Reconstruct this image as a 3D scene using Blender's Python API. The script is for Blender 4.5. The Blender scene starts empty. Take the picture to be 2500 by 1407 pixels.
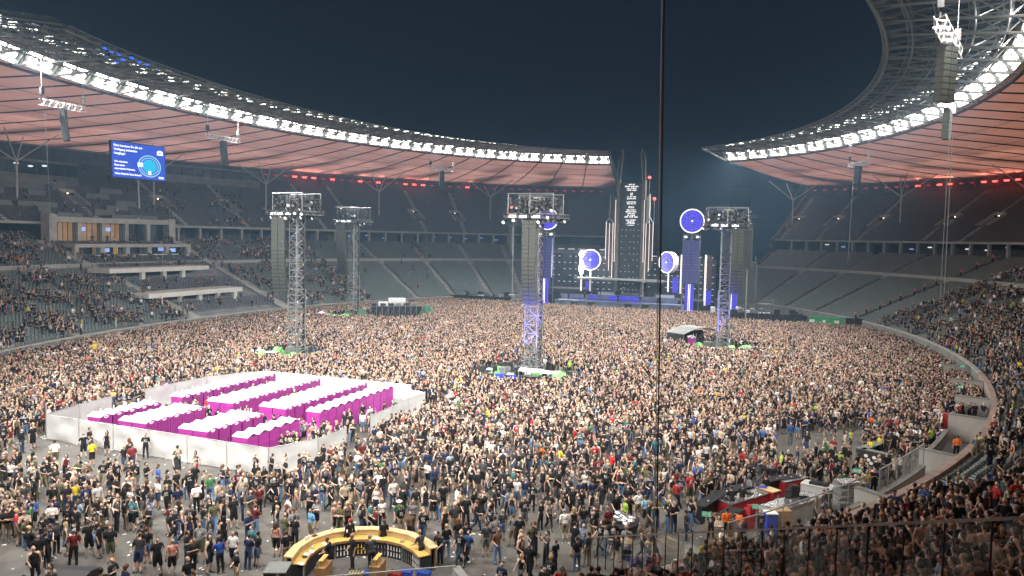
import bpy, bmesh, math, random
import numpy as np
from mathutils import Vector, Matrix

random.seed(7)
rng = np.random.default_rng(7)
scene = bpy.context.scene
col = scene.collection
R_ = math.radians

# ---------------------------------------------------------------- camera
# world frame: origin at the centre of the field, X along the stadium axis
# towards the gate and stage, Y to the left, Z up, metres
CAM_POS = np.array([-106.73, -36.74, 16.0])
FPX, IW, IH = 1900.0, 2500.0, 1407.0
_pitch = math.atan((IH / 2 - 581.35) / FPX)
_roll, _yaw = 0.021, R_(20.354)
_f = np.array([0, math.cos(_pitch), -math.sin(_pitch)])
_r = np.array([1.0, 0, 0])
_u = np.cross(_r, _f)
_c, _s = math.cos(_roll), math.sin(_roll)
_R0, _U0 = _r * _c + _u * _s, -_r * _s + _u * _c
def _tow(v):
    return np.array([v[0] * math.sin(_yaw) + v[1] * math.cos(_yaw),
                     -(v[0] * math.cos(_yaw) - v[1] * math.sin(_yaw)), v[2]])
CF, CR, CU = _tow(_f), _tow(_R0), _tow(_U0)
cam_data = bpy.data.cameras.new("camera")
cam_data.sensor_width = 36.0
cam_data.lens = 36.0 * FPX / IW
cam_data.clip_start = 0.1
cam_data.clip_end = 6000.0
cam = bpy.data.objects.new("camera", cam_data)
col.objects.link(cam)
cam.matrix_world = Matrix(((CR[0], CU[0], -CF[0], CAM_POS[0]), (CR[1], CU[1], -CF[1], CAM_POS[1]),
                           (CR[2], CU[2], -CF[2], CAM_POS[2]), (0, 0, 0, 1)))
scene.camera = cam

# ---------------------------------------------------------------- night sky, exposure
world = bpy.data.worlds.new("World")
scene.world = world
world.use_nodes = True
wn = world.node_tree
for n in list(wn.nodes):
    wn.nodes.remove(n)
w_out = wn.nodes.new("ShaderNodeOutputWorld")
w_bg = wn.nodes.new("ShaderNodeBackground")
w_sky = wn.nodes.new("ShaderNodeTexSky")
w_sky.sky_type = 'NISHITA'
w_sky.sun_disc = False
w_sky.sun_elevation = R_(-4.0)
w_sky.sun_rotation = R_(150.0)
w_sky.altitude = 40.0
w_sky.ozone_density = 3.0
w_mix = wn.nodes.new("ShaderNodeMix")
w_mix.data_type = 'RGBA'
w_mix.inputs[0].default_value = 0.85
w_mix.inputs[7].default_value = (0.110, 0.215, 0.40, 1)     # deep night blue of a lit city sky
wn.links.new(w_sky.outputs[0], w_mix.inputs[6])
wn.links.new(w_mix.outputs[2], w_bg.inputs[0])
w_bg.inputs[1].default_value = 0.048
wn.links.new(w_bg.outputs[0], w_out.inputs[0])

scene.view_settings.view_transform = 'Standard'
scene.view_settings.look = 'None'
scene.view_settings.exposure = 0.0
scene.view_settings.gamma = 1.0
scene.view_settings.use_curve_mapping = False
scene.cycles.use_denoising = True
scene.cycles.max_bounces = 5
scene.cycles.diffuse_bounces = 2
scene.cycles.glossy_bounces = 2
scene.cycles.transmission_bounces = 3
scene.cycles.transparent_max_bounces = 10
scene.cycles.volume_bounces = 0
scene.cycles.sample_clamp_indirect = 4.0
scene.cycles.use_light_tree = True
scene.cycles.caustics_reflective = False
scene.cycles.caustics_refractive = False
HAZE_D = 0.00046
FLOOD_W = 5300.0      # watts per pair of floodlight banks
RED_W = 120.0
VOID_W = 1650.0

# ---------------------------------------------------------------- layout helpers
A_, B_ = 90.87, 55.75            # half axes of the field wall; every ring of the stadium is an offset d of it
def ring(phi, d, z=0.0):
    q = R_(phi)
    return Vector(((A_ + d) * math.cos(q), (B_ + d) * math.sin(q), z))
def ring_out(phi, d=0.0):
    q = R_(phi)
    v = Vector((math.cos(q) * (B_ + d), math.sin(q) * (A_ + d), 0))
    return v.normalized()
def ring_d(x, y):
    lo, hi = -54.0, 160.0
    for _ in range(40):
        m = (lo + hi) / 2
        if (x / (A_ + m)) ** 2 + (y / (B_ + m)) ** 2 > 1:
            lo = m
        else:
            hi = m
    return lo
def ring_phi(x, y, d):
    return math.degrees(math.atan2(y / (B_ + d), x / (A_ + d))) % 360
def sight(u, v):
    return CF + ((u - IW / 2) / FPX) * CR - ((v - IH / 2) / FPX) * CU
def at_z(u, v, z):
    D = sight(u, v)
    return Vector(CAM_POS + (z - CAM_POS[2]) / D[2] * D)
def at_depth(u, v, t):
    return Vector(CAM_POS + t * sight(u, v))
def on_x(u, v, X):
    D = sight(u, v)
    return Vector(CAM_POS + (X - CAM_POS[0]) / D[0] * D)
def on_ring(u, v, d, t0=40.0, t1=420.0):
    D = sight(u, v)
    lo = None
    for t in np.arange(t0, t1, 1.0):
        P = CAM_POS + t * D
        e = (P[0] / (A_ + d)) ** 2 + (P[1] / (B_ + d)) ** 2
        if e < 1:
            lo = t
        elif lo is not None:
            break
    a, b = lo, lo + 1.0
    for _ in range(20):
        m = (a + b) / 2
        P = CAM_POS + m * D
        if (P[0] / (A_ + d)) ** 2 + (P[1] / (B_ + d)) ** 2 < 1:
            a = m
        else:
            b = m
    P = CAM_POS + a * D
    return Vector(P), ring_phi(P[0], P[1], d)
def to_px(P):
    d = np.array(P, float) - CAM_POS
    z = d @ CF
    return IW / 2 + FPX * (d @ CR) / z, IH / 2 - FPX * (d @ CU) / z, z
LOW_K = 0.337
def z_low(d):
    return 2.34 + d * LOW_K
def z_up(d):
    return 17.2 + (d - 35.7) * 0.54

# ---------------------------------------------------------------- materials
MATS = {}
def mat(name, color=(0.5, 0.5, 0.5), rough=0.6, metal=0.0, emit=None, strength=0.0, var=0.0, scale=4.0,
        bump=0.0, alpha=None, spec=0.5, detail=3.0, sampling=None):
    m = bpy.data.materials.new(name)
    m.use_nodes = True
    nt = m.node_tree
    b = nt.nodes["Principled BSDF"]
    b.inputs["Base Color"].default_value = (*color, 1)
    b.inputs["Roughness"].default_value = rough
    b.inputs["Metallic"].default_value = metal
    b.inputs["Specular IOR Level"].default_value = spec
    if var or bump:
        tc = nt.nodes.new("ShaderNodeTexCoord")
        no = nt.nodes.new("ShaderNodeTexNoise")
        no.inputs["Scale"].default_value = scale
        no.inputs["Detail"].default_value = detail
        nt.links.new(tc.outputs["Object"], no.inputs["Vector"])
        if var:
            ra = nt.nodes.new("ShaderNodeMapRange")
            ra.inputs[1].default_value = 0.25
            ra.inputs[2].default_value = 0.75
            ra.inputs[3].default_value = 1 - var
            ra.inputs[4].default_value = 1 + var
            nt.links.new(no.outputs[0], ra.inputs[0])
            mu = nt.nodes.new("ShaderNodeVectorMath")
            mu.operation = 'SCALE'
            mu.inputs[0].default_value = color
            nt.links.new(ra.outputs[0], mu.inputs["Scale"])
            nt.links.new(mu.outputs[0], b.inputs["Base Color"])
        if bump:
            bu = nt.nodes.new("ShaderNodeBump")
            bu.inputs["Strength"].default_value = bump
            bu.inputs["Distance"].default_value = 0.02
            nt.links.new(no.outputs[0], bu.inputs["Height"])
            nt.links.new(bu.outputs[0], b.inputs["Normal"])
    if emit:
        b.inputs["Emission Color"].default_value = (*emit, 1)
        b.inputs["Emission Strength"].default_value = strength
    if sampling:
        m.cycles.emission_sampling = sampling
    MATS[name] = m
    return m

mat("concrete", (0.20, 0.195, 0.18), 0.85, var=0.25, scale=0.6, bump=0.2, detail=6)
mat("concrete_pale", (0.36, 0.35, 0.32), 0.8, var=0.15, scale=0.8, bump=0.15, detail=6)
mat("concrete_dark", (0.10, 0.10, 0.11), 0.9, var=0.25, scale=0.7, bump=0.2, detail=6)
mat("slab_pale", (0.62, 0.61, 0.56), 0.8, var=0.08, scale=0.8, bump=0.1)
mat("stone", (0.42, 0.41, 0.37), 0.85, var=0.2, scale=0.7, bump=0.3, detail=6)
mat("stone_wall", (0.34, 0.26, 0.22), 0.85, var=0.25, scale=1.2, bump=0.3, detail=6)
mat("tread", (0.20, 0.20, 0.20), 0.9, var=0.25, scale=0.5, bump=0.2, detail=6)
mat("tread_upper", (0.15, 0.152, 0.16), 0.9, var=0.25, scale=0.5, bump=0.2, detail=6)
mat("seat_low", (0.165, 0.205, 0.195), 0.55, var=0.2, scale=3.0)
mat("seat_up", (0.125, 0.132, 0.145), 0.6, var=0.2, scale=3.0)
mat("aisle", (0.36, 0.35, 0.32), 0.9, var=0.2, scale=2.0, bump=0.2)
mat("steel", (0.42, 0.43, 0.42), 0.45, 0.55, var=0.15, scale=2.0)
mat("steel_paint", (0.50, 0.51, 0.48), 0.5, 0.0, var=0.12, scale=1.5)
mat("roof_steel", (0.24, 0.25, 0.24), 0.5, 0.0, var=0.12, scale=1.5)
mat("steel_dark", (0.055, 0.055, 0.06), 0.5, 0.3, var=0.2, scale=3.0)
mat("truss_alu", (0.26, 0.27, 0.27), 0.45, 0.5, var=0.1, scale=5.0)
mat("truss_white", (0.88, 0.88, 0.87), 0.4, 0.2)
mat("black", (0.018, 0.018, 0.02), 0.55, var=0.3, scale=6.0)
mat("black_cloth", (0.025, 0.026, 0.03), 0.95, var=0.35, scale=1.2, bump=0.4)
mat("rubber", (0.02, 0.02, 0.02), 0.8)
mat("grey_box", (0.16, 0.17, 0.16), 0.6, var=0.2, scale=3.0)
mat("speaker", (0.050, 0.056, 0.050), 0.55, var=0.25, scale=4.0)
mat("membrane", (0.53, 0.375, 0.335), 0.75, var=0.10, scale=0.25, detail=5)  # white fabric tinted: part of the salmon lamplight is put into this colour
ORDN = ["first", "second", "third", "fourth", "fifth", "sixth", "seventh", "eighth", "ninth", "tenth", "eleventh", "twelfth", "thirteenth", "fourteenth", "fifteenth", "sixteenth", "seventeenth", "eighteenth", "nineteenth", "twentieth"] + ["%d%s" % (k, {1: "st", 2: "nd", 3: "rd"}.get(k % 10, "th")) for k in range(21, 140)]
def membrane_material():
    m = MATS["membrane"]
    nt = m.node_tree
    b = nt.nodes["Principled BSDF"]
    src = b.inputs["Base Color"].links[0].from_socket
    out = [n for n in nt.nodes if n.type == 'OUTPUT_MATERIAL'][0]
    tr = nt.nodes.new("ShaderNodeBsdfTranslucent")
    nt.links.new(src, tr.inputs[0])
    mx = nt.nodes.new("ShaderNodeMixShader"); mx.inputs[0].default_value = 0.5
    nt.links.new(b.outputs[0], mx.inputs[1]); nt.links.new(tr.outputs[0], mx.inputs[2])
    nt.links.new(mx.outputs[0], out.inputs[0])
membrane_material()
mat("white_plastic", (0.80, 0.80, 0.80), 0.5)
mat("white_tarp", (0.44, 0.44, 0.43), 0.6, var=0.08, scale=1.5, bump=0.6)
mat("magenta", (0.30, 0.030, 0.225), 0.45, var=0.10, scale=3.0)
mat("magenta_dark", (0.22, 0.022, 0.165), 0.5)
mat("green_tarp", (0.17, 0.52, 0.13), 0.55, var=0.2, scale=3.0, bump=0.6)
mat("green_dark", (0.06, 0.14, 0.09), 0.7, var=0.3, scale=2.0, bump=0.5)
mat("green_banner", (0.05, 0.33, 0.13), 0.7, var=0.15, scale=1.0)
mat("teal", (0.04, 0.40, 0.27), 0.5)
mat("blue_plastic", (0.02, 0.06, 0.45), 0.45)
mat("red_plastic", (0.34, 0.018, 0.022), 0.45, var=0.2, scale=5.0)
mat("wood_pale", (0.52, 0.38, 0.19), 0.5, var=0.12, scale=2.5)
mat("wood_yellow", (0.55, 0.34, 0.09), 0.45, var=0.15, scale=2.5)
mat("wood_brown", (0.28, 0.16, 0.07), 0.6, var=0.25, scale=4.0)
mat("paper", (0.75, 0.74, 0.70), 0.8)
mat("chrome", (0.65, 0.66, 0.66), 0.25, 0.9, var=0.1, scale=8.0)
mat("cardboard", (0.38, 0.25, 0.13), 0.8, var=0.2, scale=4.0)
mat("yellow_plastic", (0.75, 0.48, 0.02), 0.5)
mat("orange_cloth", (0.75, 0.16, 0.02), 0.8)
mat("lamp_white", (0.8, 0.8, 0.8), 0.5, emit=(1.0, 0.94, 0.86), strength=12.0, sampling='NONE')
mat("lamp_warm", (0.8, 0.8, 0.8), 0.5, emit=(1.0, 0.80, 0.62), strength=5.0, sampling='NONE')
mat("lamp_backing", (0.22, 0.24, 0.23), 0.5, var=0.1)
mat("lamp_red", (0.5, 0.02, 0.02), 0.5, emit=(1.0, 0.06, 0.05), strength=7.0, sampling='NONE')
mat("lamp_red_dim", (0.5, 0.03, 0.03), 0.5, emit=(1.0, 0.05, 0.08), strength=0.45, sampling='NONE')
mat("red_steel", (0.30, 0.07, 0.08), 0.6, var=0.2)
mat("lamp_dot", (0.5, 0.5, 0.5), 0.4, emit=(0.95, 0.98, 1.0), strength=0.55, sampling='NONE')
mat("lamp_small", (0.8, 0.8, 0.8), 0.4, emit=(0.95, 0.98, 1.0), strength=1.0, sampling='NONE')
mat("lamp_blue", (0.02, 0.05, 0.4), 0.4, emit=(0.05, 0.20, 1.0), strength=0.9, sampling='NONE')
mat("led_bar", (0.9, 0.85, 0.8), 0.4, emit=(1.0, 0.88, 0.80), strength=1.25, sampling='NONE')
mat("led_blue", (0.03, 0.03, 0.25), 0.4, emit=(0.09, 0.06, 0.95), strength=0.55, sampling='NONE')
mat("led_text", (0.9, 0.9, 0.9), 0.4, emit=(1.0, 0.97, 0.98), strength=1.4, sampling='NONE')
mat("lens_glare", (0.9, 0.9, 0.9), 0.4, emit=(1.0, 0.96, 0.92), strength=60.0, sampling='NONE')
mat("window_orange", (0.3, 0.2, 0.1), 0.3, emit=(1.0, 0.52, 0.22), strength=0.16, var=0.3, scale=0.8, sampling='NONE')
mat("window_amber", (0.3, 0.2, 0.1), 0.3, emit=(1.0, 0.62, 0.10), strength=0.5, sampling='NONE')
mat("tv_blue", (0.2, 0.2, 0.4), 0.3, emit=(0.35, 0.5, 1.0), strength=0.8, sampling='NONE')
mat("dark_glass", (0.02, 0.025, 0.03), 0.15, spec=0.6)
mat("screen_blue", (0.01, 0.02, 0.2), 0.4, emit=(0.010, 0.075, 0.62), strength=0.95, sampling='NONE')
mat("screen_cyan", (0.01, 0.2, 0.3), 0.4, emit=(0.0, 0.50, 0.80), strength=1.0, sampling='NONE')
mat("screen_sky", (0.2, 0.3, 0.5), 0.4, emit=(0.45, 0.80, 1.0), strength=0.9, sampling='NONE')
mat("screen_white", (0.8, 0.8, 0.8), 0.4, emit=(1.0, 1.0, 1.0), strength=1.15, sampling='NONE')
mat("screen_mid", (0.01, 0.1, 0.3), 0.4, emit=(0.02, 0.26, 0.75), strength=0.8, sampling='NONE')
mat("deck_blue", (0.20, 0.22, 0.30), 0.5, var=0.25, scale=0.7)
mat("stage_front", (0.14, 0.17, 0.22), 0.5, var=0.35, scale=0.6)
mat("tower_fin", (0.20, 0.17, 0.155), 0.5, 0.2, var=0.2, scale=0.8)
mat("fin_red", (0.11, 0.065, 0.06), 0.6, var=0.2, scale=1.0)
mat("tower_panel", (0.035, 0.045, 0.055), 0.45, var=0.3, scale=1.0)
mat("belltower_stone", (0.34, 0.29, 0.26), 0.9, var=0.2, scale=0.1)
mat("exit_green", (0.1, 0.5, 0.3), 0.5, emit=(0.25, 0.95, 0.65), strength=0.12, sampling='NONE')
mat("grass_far", (0.03, 0.045, 0.03), 0.95, var=0.3, scale=0.02)
mat("leaf_far", (0.025, 0.04, 0.028), 0.9, var=0.4, scale=1.0)

def ground_material():
    m = mat("field_floor", (0.085, 0.085, 0.08), 0.75)
    nt = m.node_tree
    b = nt.nodes["Principled BSDF"]
    tc = nt.nodes.new("ShaderNodeTexCoord")
    n1 = nt.nodes.new("ShaderNodeTexNoise"); n1.inputs["Scale"].default_value = 0.12; n1.inputs["Detail"].default_value = 8
    n2 = nt.nodes.new("ShaderNodeTexNoise"); n2.inputs["Scale"].default_value = 1.4; n2.inputs["Detail"].default_value = 8
    n3 = nt.nodes.new("ShaderNodeTexNoise"); n3.inputs["Scale"].default_value = 9.0; n3.inputs["Detail"].default_value = 4
    for n in (n1, n2, n3):
        nt.links.new(tc.outputs["Object"], n.inputs["Vector"])
    br = nt.nodes.new("ShaderNodeTexBrick")
    br.inputs["Scale"].default_value = 1.0
    br.inputs["Brick Width"].default_value = 2.4
    br.inputs["Row Height"].default_value = 1.2
    br.inputs["Mortar Size"].default_value = 0.012
    br.inputs["Color1"].default_value = (1, 1, 1, 1); br.inputs["Color2"].default_value = (0.9, 0.9, 0.9, 1)
    br.inputs["Mortar"].default_value = (0.55, 0.55, 0.55, 1)
    nt.links.new(tc.outputs["Object"], br.inputs["Vector"])
    ad = nt.nodes.new("ShaderNodeMath"); ad.operation = 'ADD'
    nt.links.new(n1.outputs[0], ad.inputs[0]); nt.links.new(n2.outputs[0], ad.inputs[1])
    cr = nt.nodes.new("ShaderNodeValToRGB")
    cr.color_ramp.elements[0].position = 0.36; cr.color_ramp.elements[0].color = (0.062, 0.057, 0.050, 1)
    cr.color_ramp.elements[1].position = 0.62; cr.color_ramp.elements[1].color = (0.125, 0.116, 0.102, 1)
    ha = nt.nodes.new("ShaderNodeMath"); ha.operation = 'MULTIPLY'; ha.inputs[1].default_value = 0.5
    nt.links.new(ad.outputs[0], ha.inputs[0]); nt.links.new(ha.outputs[0], cr.inputs[0])
    mx = nt.nodes.new("ShaderNodeMix"); mx.data_type = 'RGBA'; mx.blend_type = 'MULTIPLY'; mx.inputs[0].default_value = 1.0
    nt.links.new(cr.outputs[0], mx.inputs[6]); nt.links.new(br.outputs[0], mx.inputs[7])
    nt.links.new(mx.outputs[2], b.inputs["Base Color"])
    rr = nt.nodes.new("ShaderNodeMapRange"); rr.inputs[3].default_value = 0.45; rr.inputs[4].default_value = 0.9
    nt.links.new(n2.outputs[0], rr.inputs[0]); nt.links.new(rr.outputs[0], b.inputs["Roughness"])
    bu = nt.nodes.new("ShaderNodeBump"); bu.inputs["Strength"].default_value = 0.25; bu.inputs["Distance"].default_value = 0.02
    nt.links.new(n3.outputs[0], bu.inputs["Height"]); nt.links.new(bu.outputs[0], b.inputs["Normal"])
    return m
ground_material()

def glass_material(name, tint=(0.82, 0.9, 0.88), ior=1.5, rough=0.0, dark=0.0, body=None):
    """thin pane: transparent with a Fresnel reflection"""
    m = bpy.data.materials.new(name)
    m.use_nodes = True
    nt = m.node_tree
    for n in list(nt.nodes):
        nt.nodes.remove(n)
    o = nt.nodes.new("ShaderNodeOutputMaterial")
    t = nt.nodes.new("ShaderNodeBsdfTransparent"); t.inputs[0].default_value = (*tint, 1)
    g = nt.nodes.new("ShaderNodeBsdfGlossy"); g.inputs[0].default_value = (1, 1, 1, 1); g.inputs[1].default_value = rough
    ge = nt.nodes.new("ShaderNodeNewGeometry")
    dt = nt.nodes.new("ShaderNodeVectorMath"); dt.operation = 'DOT_PRODUCT'
    nt.links.new(ge.outputs["Incoming"], dt.inputs[0]); nt.links.new(ge.outputs["Normal"], dt.inputs[1])
    ab = nt.nodes.new("ShaderNodeMath"); ab.operation = 'ABSOLUTE'; nt.links.new(dt.outputs["Value"], ab.inputs[0])
    iv = nt.nodes.new("ShaderNodeMath"); iv.operation = 'SUBTRACT'; iv.inputs[0].default_value = 1.0; nt.links.new(ab.outputs[0], iv.inputs[1])
    pw_ = nt.nodes.new("ShaderNodeMath"); pw_.operation = 'POWER'; pw_.inputs[1].default_value = 5.0; nt.links.new(iv.outputs[0], pw_.inputs[0])
    fr = nt.nodes.new("ShaderNodeMath"); fr.operation = 'MULTIPLY_ADD'; fr.inputs[1].default_value = 0.90; fr.inputs[2].default_value = 0.06
    nt.links.new(pw_.outputs[0], fr.inputs[0])
    mx = nt.nodes.new("ShaderNodeMixShader")
    nt.links.new(fr.outputs[0], mx.inputs[0])
    if body:
        df = nt.nodes.new("ShaderNodeBsdfDiffuse"); df.inputs[0].default_value = (*body, 1)
        m2 = nt.nodes.new("ShaderNodeMixShader"); m2.inputs[0].default_value = dark
        nt.links.new(t.outputs[0], m2.inputs[1]); nt.links.new(df.outputs[0], m2.inputs[2])
        nt.links.new(m2.outputs[0], mx.inputs[1])
    else:
        nt.links.new(t.outputs[0], mx.inputs[1])
    nt.links.new(g.outputs[0], mx.inputs[2])
    nt.links.new(mx.outputs[0], o.inputs[0])
    MATS[name] = m
    return m
glass_material("glass_rail", (0.94, 0.97, 0.96), dark=0.025, body=(0.35, 0.42, 0.40))
glass_material("glass_roof", (0.55, 0.62, 0.66), rough=0.02, dark=0.15, body=(0.03, 0.035, 0.04))

# ---------------------------------------------------------------- mesh builder
class MB:
    def __init__(self):
        self.v, self.f, self.mi = [], [], []
    def add(self, vs, fs, mi=0):
        o = len(self.v)
        self.v.extend([tuple(p) for p in vs])
        for f in fs:
            self.f.append(tuple(i + o for i in f)); self.mi.append(mi)
        return self
    def box(self, c, s, rz=0.0, mi=0, tilt=0.0):
        x, y, z = s[0] / 2, s[1] / 2, s[2] / 2
        pts = [(-x, -y, -z), (x, -y, -z), (x, y, -z), (-x, y, -z), (-x, -y, z), (x, -y, z), (x, y, z), (-x, y, z)]
        m = Matrix.Translation(Vector(c)) @ Matrix.Rotation(rz, 4, 'Z') @ Matrix.Rotation(tilt, 4, 'Y')
        return self.add([m @ Vector(p) for p in pts],
                        [(0, 3, 2, 1), (4, 5, 6, 7), (0, 1, 5, 4), (1, 2, 6, 5), (2, 3, 7, 6), (3, 0, 4, 7)], mi)
    def beam(self, p, q, w, h=None, mi=0, up=(0, 0, 1)):
        p, q = Vector(p), Vector(q)
        h = w if h is None else h
        d = (q - p)
        if d.length < 1e-6:
            return self
        d.normalize()
        a = d.cross(Vector(up))
        if a.length < 1e-3:
            a = d.cross(Vector((1, 0, 0)))
        a.normalize()
        b = a.cross(d)
        a, b = a * w / 2, b * h / 2
        return self.add([p - a - b, p + a - b, p + a + b, p - a + b, q - a - b, q + a - b, q + a + b, q - a + b],
                        [(0, 1, 2, 3), (7, 6, 5, 4), (4, 5, 1, 0), (5, 6, 2, 1), (6, 7, 3, 2), (7, 4, 0, 3)], mi)
    def tube(self, p, q, r, n=6, mi=0, r2=None, cap=True):
        p, q = Vector(p), Vector(q)
        d = q - p
        if d.length < 1e-6:
            return self
        d.normalize()
        a = d.orthogonal().normalized(); b = d.cross(a)
        r2 = r if r2 is None else r2
        o = len(self.v)
        for k in range(n):
            t = 2 * math.pi * k / n
            w = a * math.cos(t) + b * math.sin(t)
            self.v.append(tuple(p + w * r)); self.v.append(tuple(q + w * r2))
        for k in range(n):
            j = (k + 1) % n
            self.f.append((o + 2 * k, o + 2 * j, o + 2 * j + 1, o + 2 * k + 1)); self.mi.append(mi)
        if cap:
            self.f.append(tuple(o + 2 * k for k in reversed(range(n)))); self.mi.append(mi)
            self.f.append(tuple(o + 2 * k + 1 for k in range(n))); self.mi.append(mi)
        return self
    def path(self, pts, r, n=5, mi=0):
        for a, b in zip(pts[:-1], pts[1:]):
            self.tube(a, b, r, n, mi)
        return self
    def quad(self, a, b, c, d, mi=0):
        return self.add([a, b, c, d], [(0, 1, 2, 3)], mi)
    def prism(self, poly, z0, z1, mi=0):
        """vertical prism over a 2D polygon"""
        n = len(poly)
        vs = [(p[0], p[1], z0) for p in poly] + [(p[0], p[1], z1) for p in poly]
        fs = [tuple(reversed(range(n))), tuple(range(n, 2 * n))]
        fs += [(k, (k + 1) % n, n + (k + 1) % n, n + k) for k in range(n)]
        return self.add(vs, fs, mi)
    def slab(self, loop_a, loop_b, mi=0):
        """join two equal loops (front and back polygons) into a solid"""
        n = len(loop_a)
        vs = list(loop_a) + list(loop_b)
        fs = [tuple(range(n)), tuple(reversed(range(n, 2 * n)))]
        fs += [((k + 1) % n, k, n + k, n + (k + 1) % n) for k in range(n)]
        return self.add(vs, fs, mi)
    def ball(self, c, r, n=8, m=6, mi=0):
        c = Vector(c)
        r = (r, r, r) if isinstance(r, (int, float)) else r
        vs, fs = [(c.x, c.y, c.z + r[2])], []
        for i in range(1, m):
            th = math.pi * i / m
            for k in range(n):
                t = 2 * math.pi * k / n
                vs.append((c.x + r[0] * math.sin(th) * math.cos(t), c.y + r[1] * math.sin(th) * math.sin(t), c.z + r[2] * math.cos(th)))
        vs.append((c.x, c.y, c.z - r[2]))
        for k in range(n):
            fs.append((0, 1 + k, 1 + (k + 1) % n))
            fs.append((len(vs) - 1, 1 + (m - 2) * n + (k + 1) % n, 1 + (m - 2) * n + k))
        for i in range(m - 2):
            for k in range(n):
                a, b = 1 + i * n + k, 1 + i * n + (k + 1) % n
                fs.append((a, a + n, b + n, b))
        return self.add(vs, fs, mi)
    def mesh(self, name, mats, smooth=False):
        me = bpy.data.meshes.new(name)
        me.from_pydata(self.v, [], self.f)
        mats = [mats] if isinstance(mats, str) else mats
        for m in mats:
            me.materials.append(MATS[m])
        if len(mats) > 1:
            me.polygons.foreach_set("material_index", self.mi)
        if smooth:
            me.polygons.foreach_set("use_smooth", [True] * len(me.polygons))
        me.update()
        return me
    def build(self, name, mats, parent=None, loc=None, rz=None, smooth=False):
        o = bpy.data.objects.new(name, self.mesh(name, mats, smooth))
        col.objects.link(o)
        if parent is not None:
            o.parent = parent
        if loc is not None:
            o.location = loc
        if rz is not None:
            o.rotation_euler = (0, 0, rz)
        return o

def inst(name, me, parent=None, loc=(0, 0, 0), rz=0.0, scale=None):
    o = bpy.data.objects.new(name, me)
    col.objects.link(o)
    o.parent = parent
    o.location = loc
    o.rotation_euler = (0, 0, rz)
    if scale is not None:
        o.scale = scale
    return o
def tag(o, label=None, cat=None, group=None, kind=None):
    if label: o["label"] = label
    if cat: o["category"] = cat
    if group: o["group"] = group
    if kind: o["kind"] = kind
    return o
def thing(name, label, cat, loc=(0, 0, 0), rz=0.0, group=None):
    o = bpy.data.objects.new(name, None)
    o.empty_display_size = 0.3
    col.objects.link(o)
    o.location = loc
    o.rotation_euler = (0, 0, rz)
    return tag(o, label, cat, group)
def copy_tree(o, parent=None):
    c = o.copy()
    col.objects.link(c)
    c.parent = parent
    for ch in [x for x in ALLCH.get(o.name, [])]:
        copy_tree(ch, c)
    return c
ALLCH = {}
def remember(root):
    for o in [root] + list(root.children_recursive):
        ALLCH[o.name] = list(o.children)
    return root
def text_mesh(s, size, name, material, parent, loc, rot, align='LEFT', bold=0.0, width=None):
    """flat lettering as real thin geometry"""
    cu = bpy.data.curves.new(name, 'FONT')
    cu.body = s
    cu.size = size
    cu.align_x = align
    cu.offset = bold
    cu.resolution_u = 2
    cu.extrude = 0.015
    tmp = bpy.data.objects.new(name + "_tmp", cu)
    col.objects.link(tmp)
    me = bpy.data.meshes.new_from_object(tmp)
    bpy.data.objects.remove(tmp)
    me.materials.clear()
    me.materials.append(MATS[material])
    if width:
        xs = [v.co.x for v in me.vertices]
        k = width / max(1e-3, max(xs) - min(xs))
        for v in me.vertices:
            v.co.x *= k
    o = bpy.data.objects.new(name, me)
    col.objects.link(o)
    o.parent = parent
    o.location = loc
    o.rotation_euler = rot
    return o
# ================================================================ THE SETTING
def z_low(d):
    return 1.6 + d * 0.359
ground = MB().quad((-1500, -1500, -0.6), (1500, -1500, -0.6), (1500, 1500, -0.6), (-1500, 1500, -0.6)).build("ground", "grass_far")
tag(ground, "dark open ground around the stadium", "ground", kind="structure")
fm = MB()
_n = 180
fm.add([(0, 0, 0)] + [tuple(ring(360 * k / _n, 0.2, 0)) for k in range(_n)], [(0, 1 + k, 1 + (k + 1) % _n) for k in range(_n)])
field = fm.build("field", "field_floor")
tag(field, "grey covered stadium floor scattered with litter", "floor", kind="structure")
# floor of the gate passage behind the stage
gp = MB().prism([(80, 26), (175, 40), (175, -48), (80, -34)], -0.5, -0.02).build("gate_path", "concrete_dark")
tag(gp, "dark paved passage behind the stage at the gate", "path", kind="structure")

# ---- litter on the open floor (small cups and paper, beyond counting)
lm = MB()
for k in range(1700):
    t = random.random()
    if t < 0.75:
        x, y = random.uniform(-84, -45), random.uniform(-44, 20)
    else:
        x, y = random.uniform(-40, 45), random.uniform(-45, 45)
    if ring_d(x, y) > -1.5:
        continue
    s = random.uniform(0.025, 0.10)
    a = random.uniform(0, 3.14)
    lm.box((x, y, 0.012 + s * 0.15), (s * 2, s, s * 0.3), a)
tag(lm.build("litter", "paper"), "white paper and cups littering the grey floor", "litter", kind="stuff")

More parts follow.
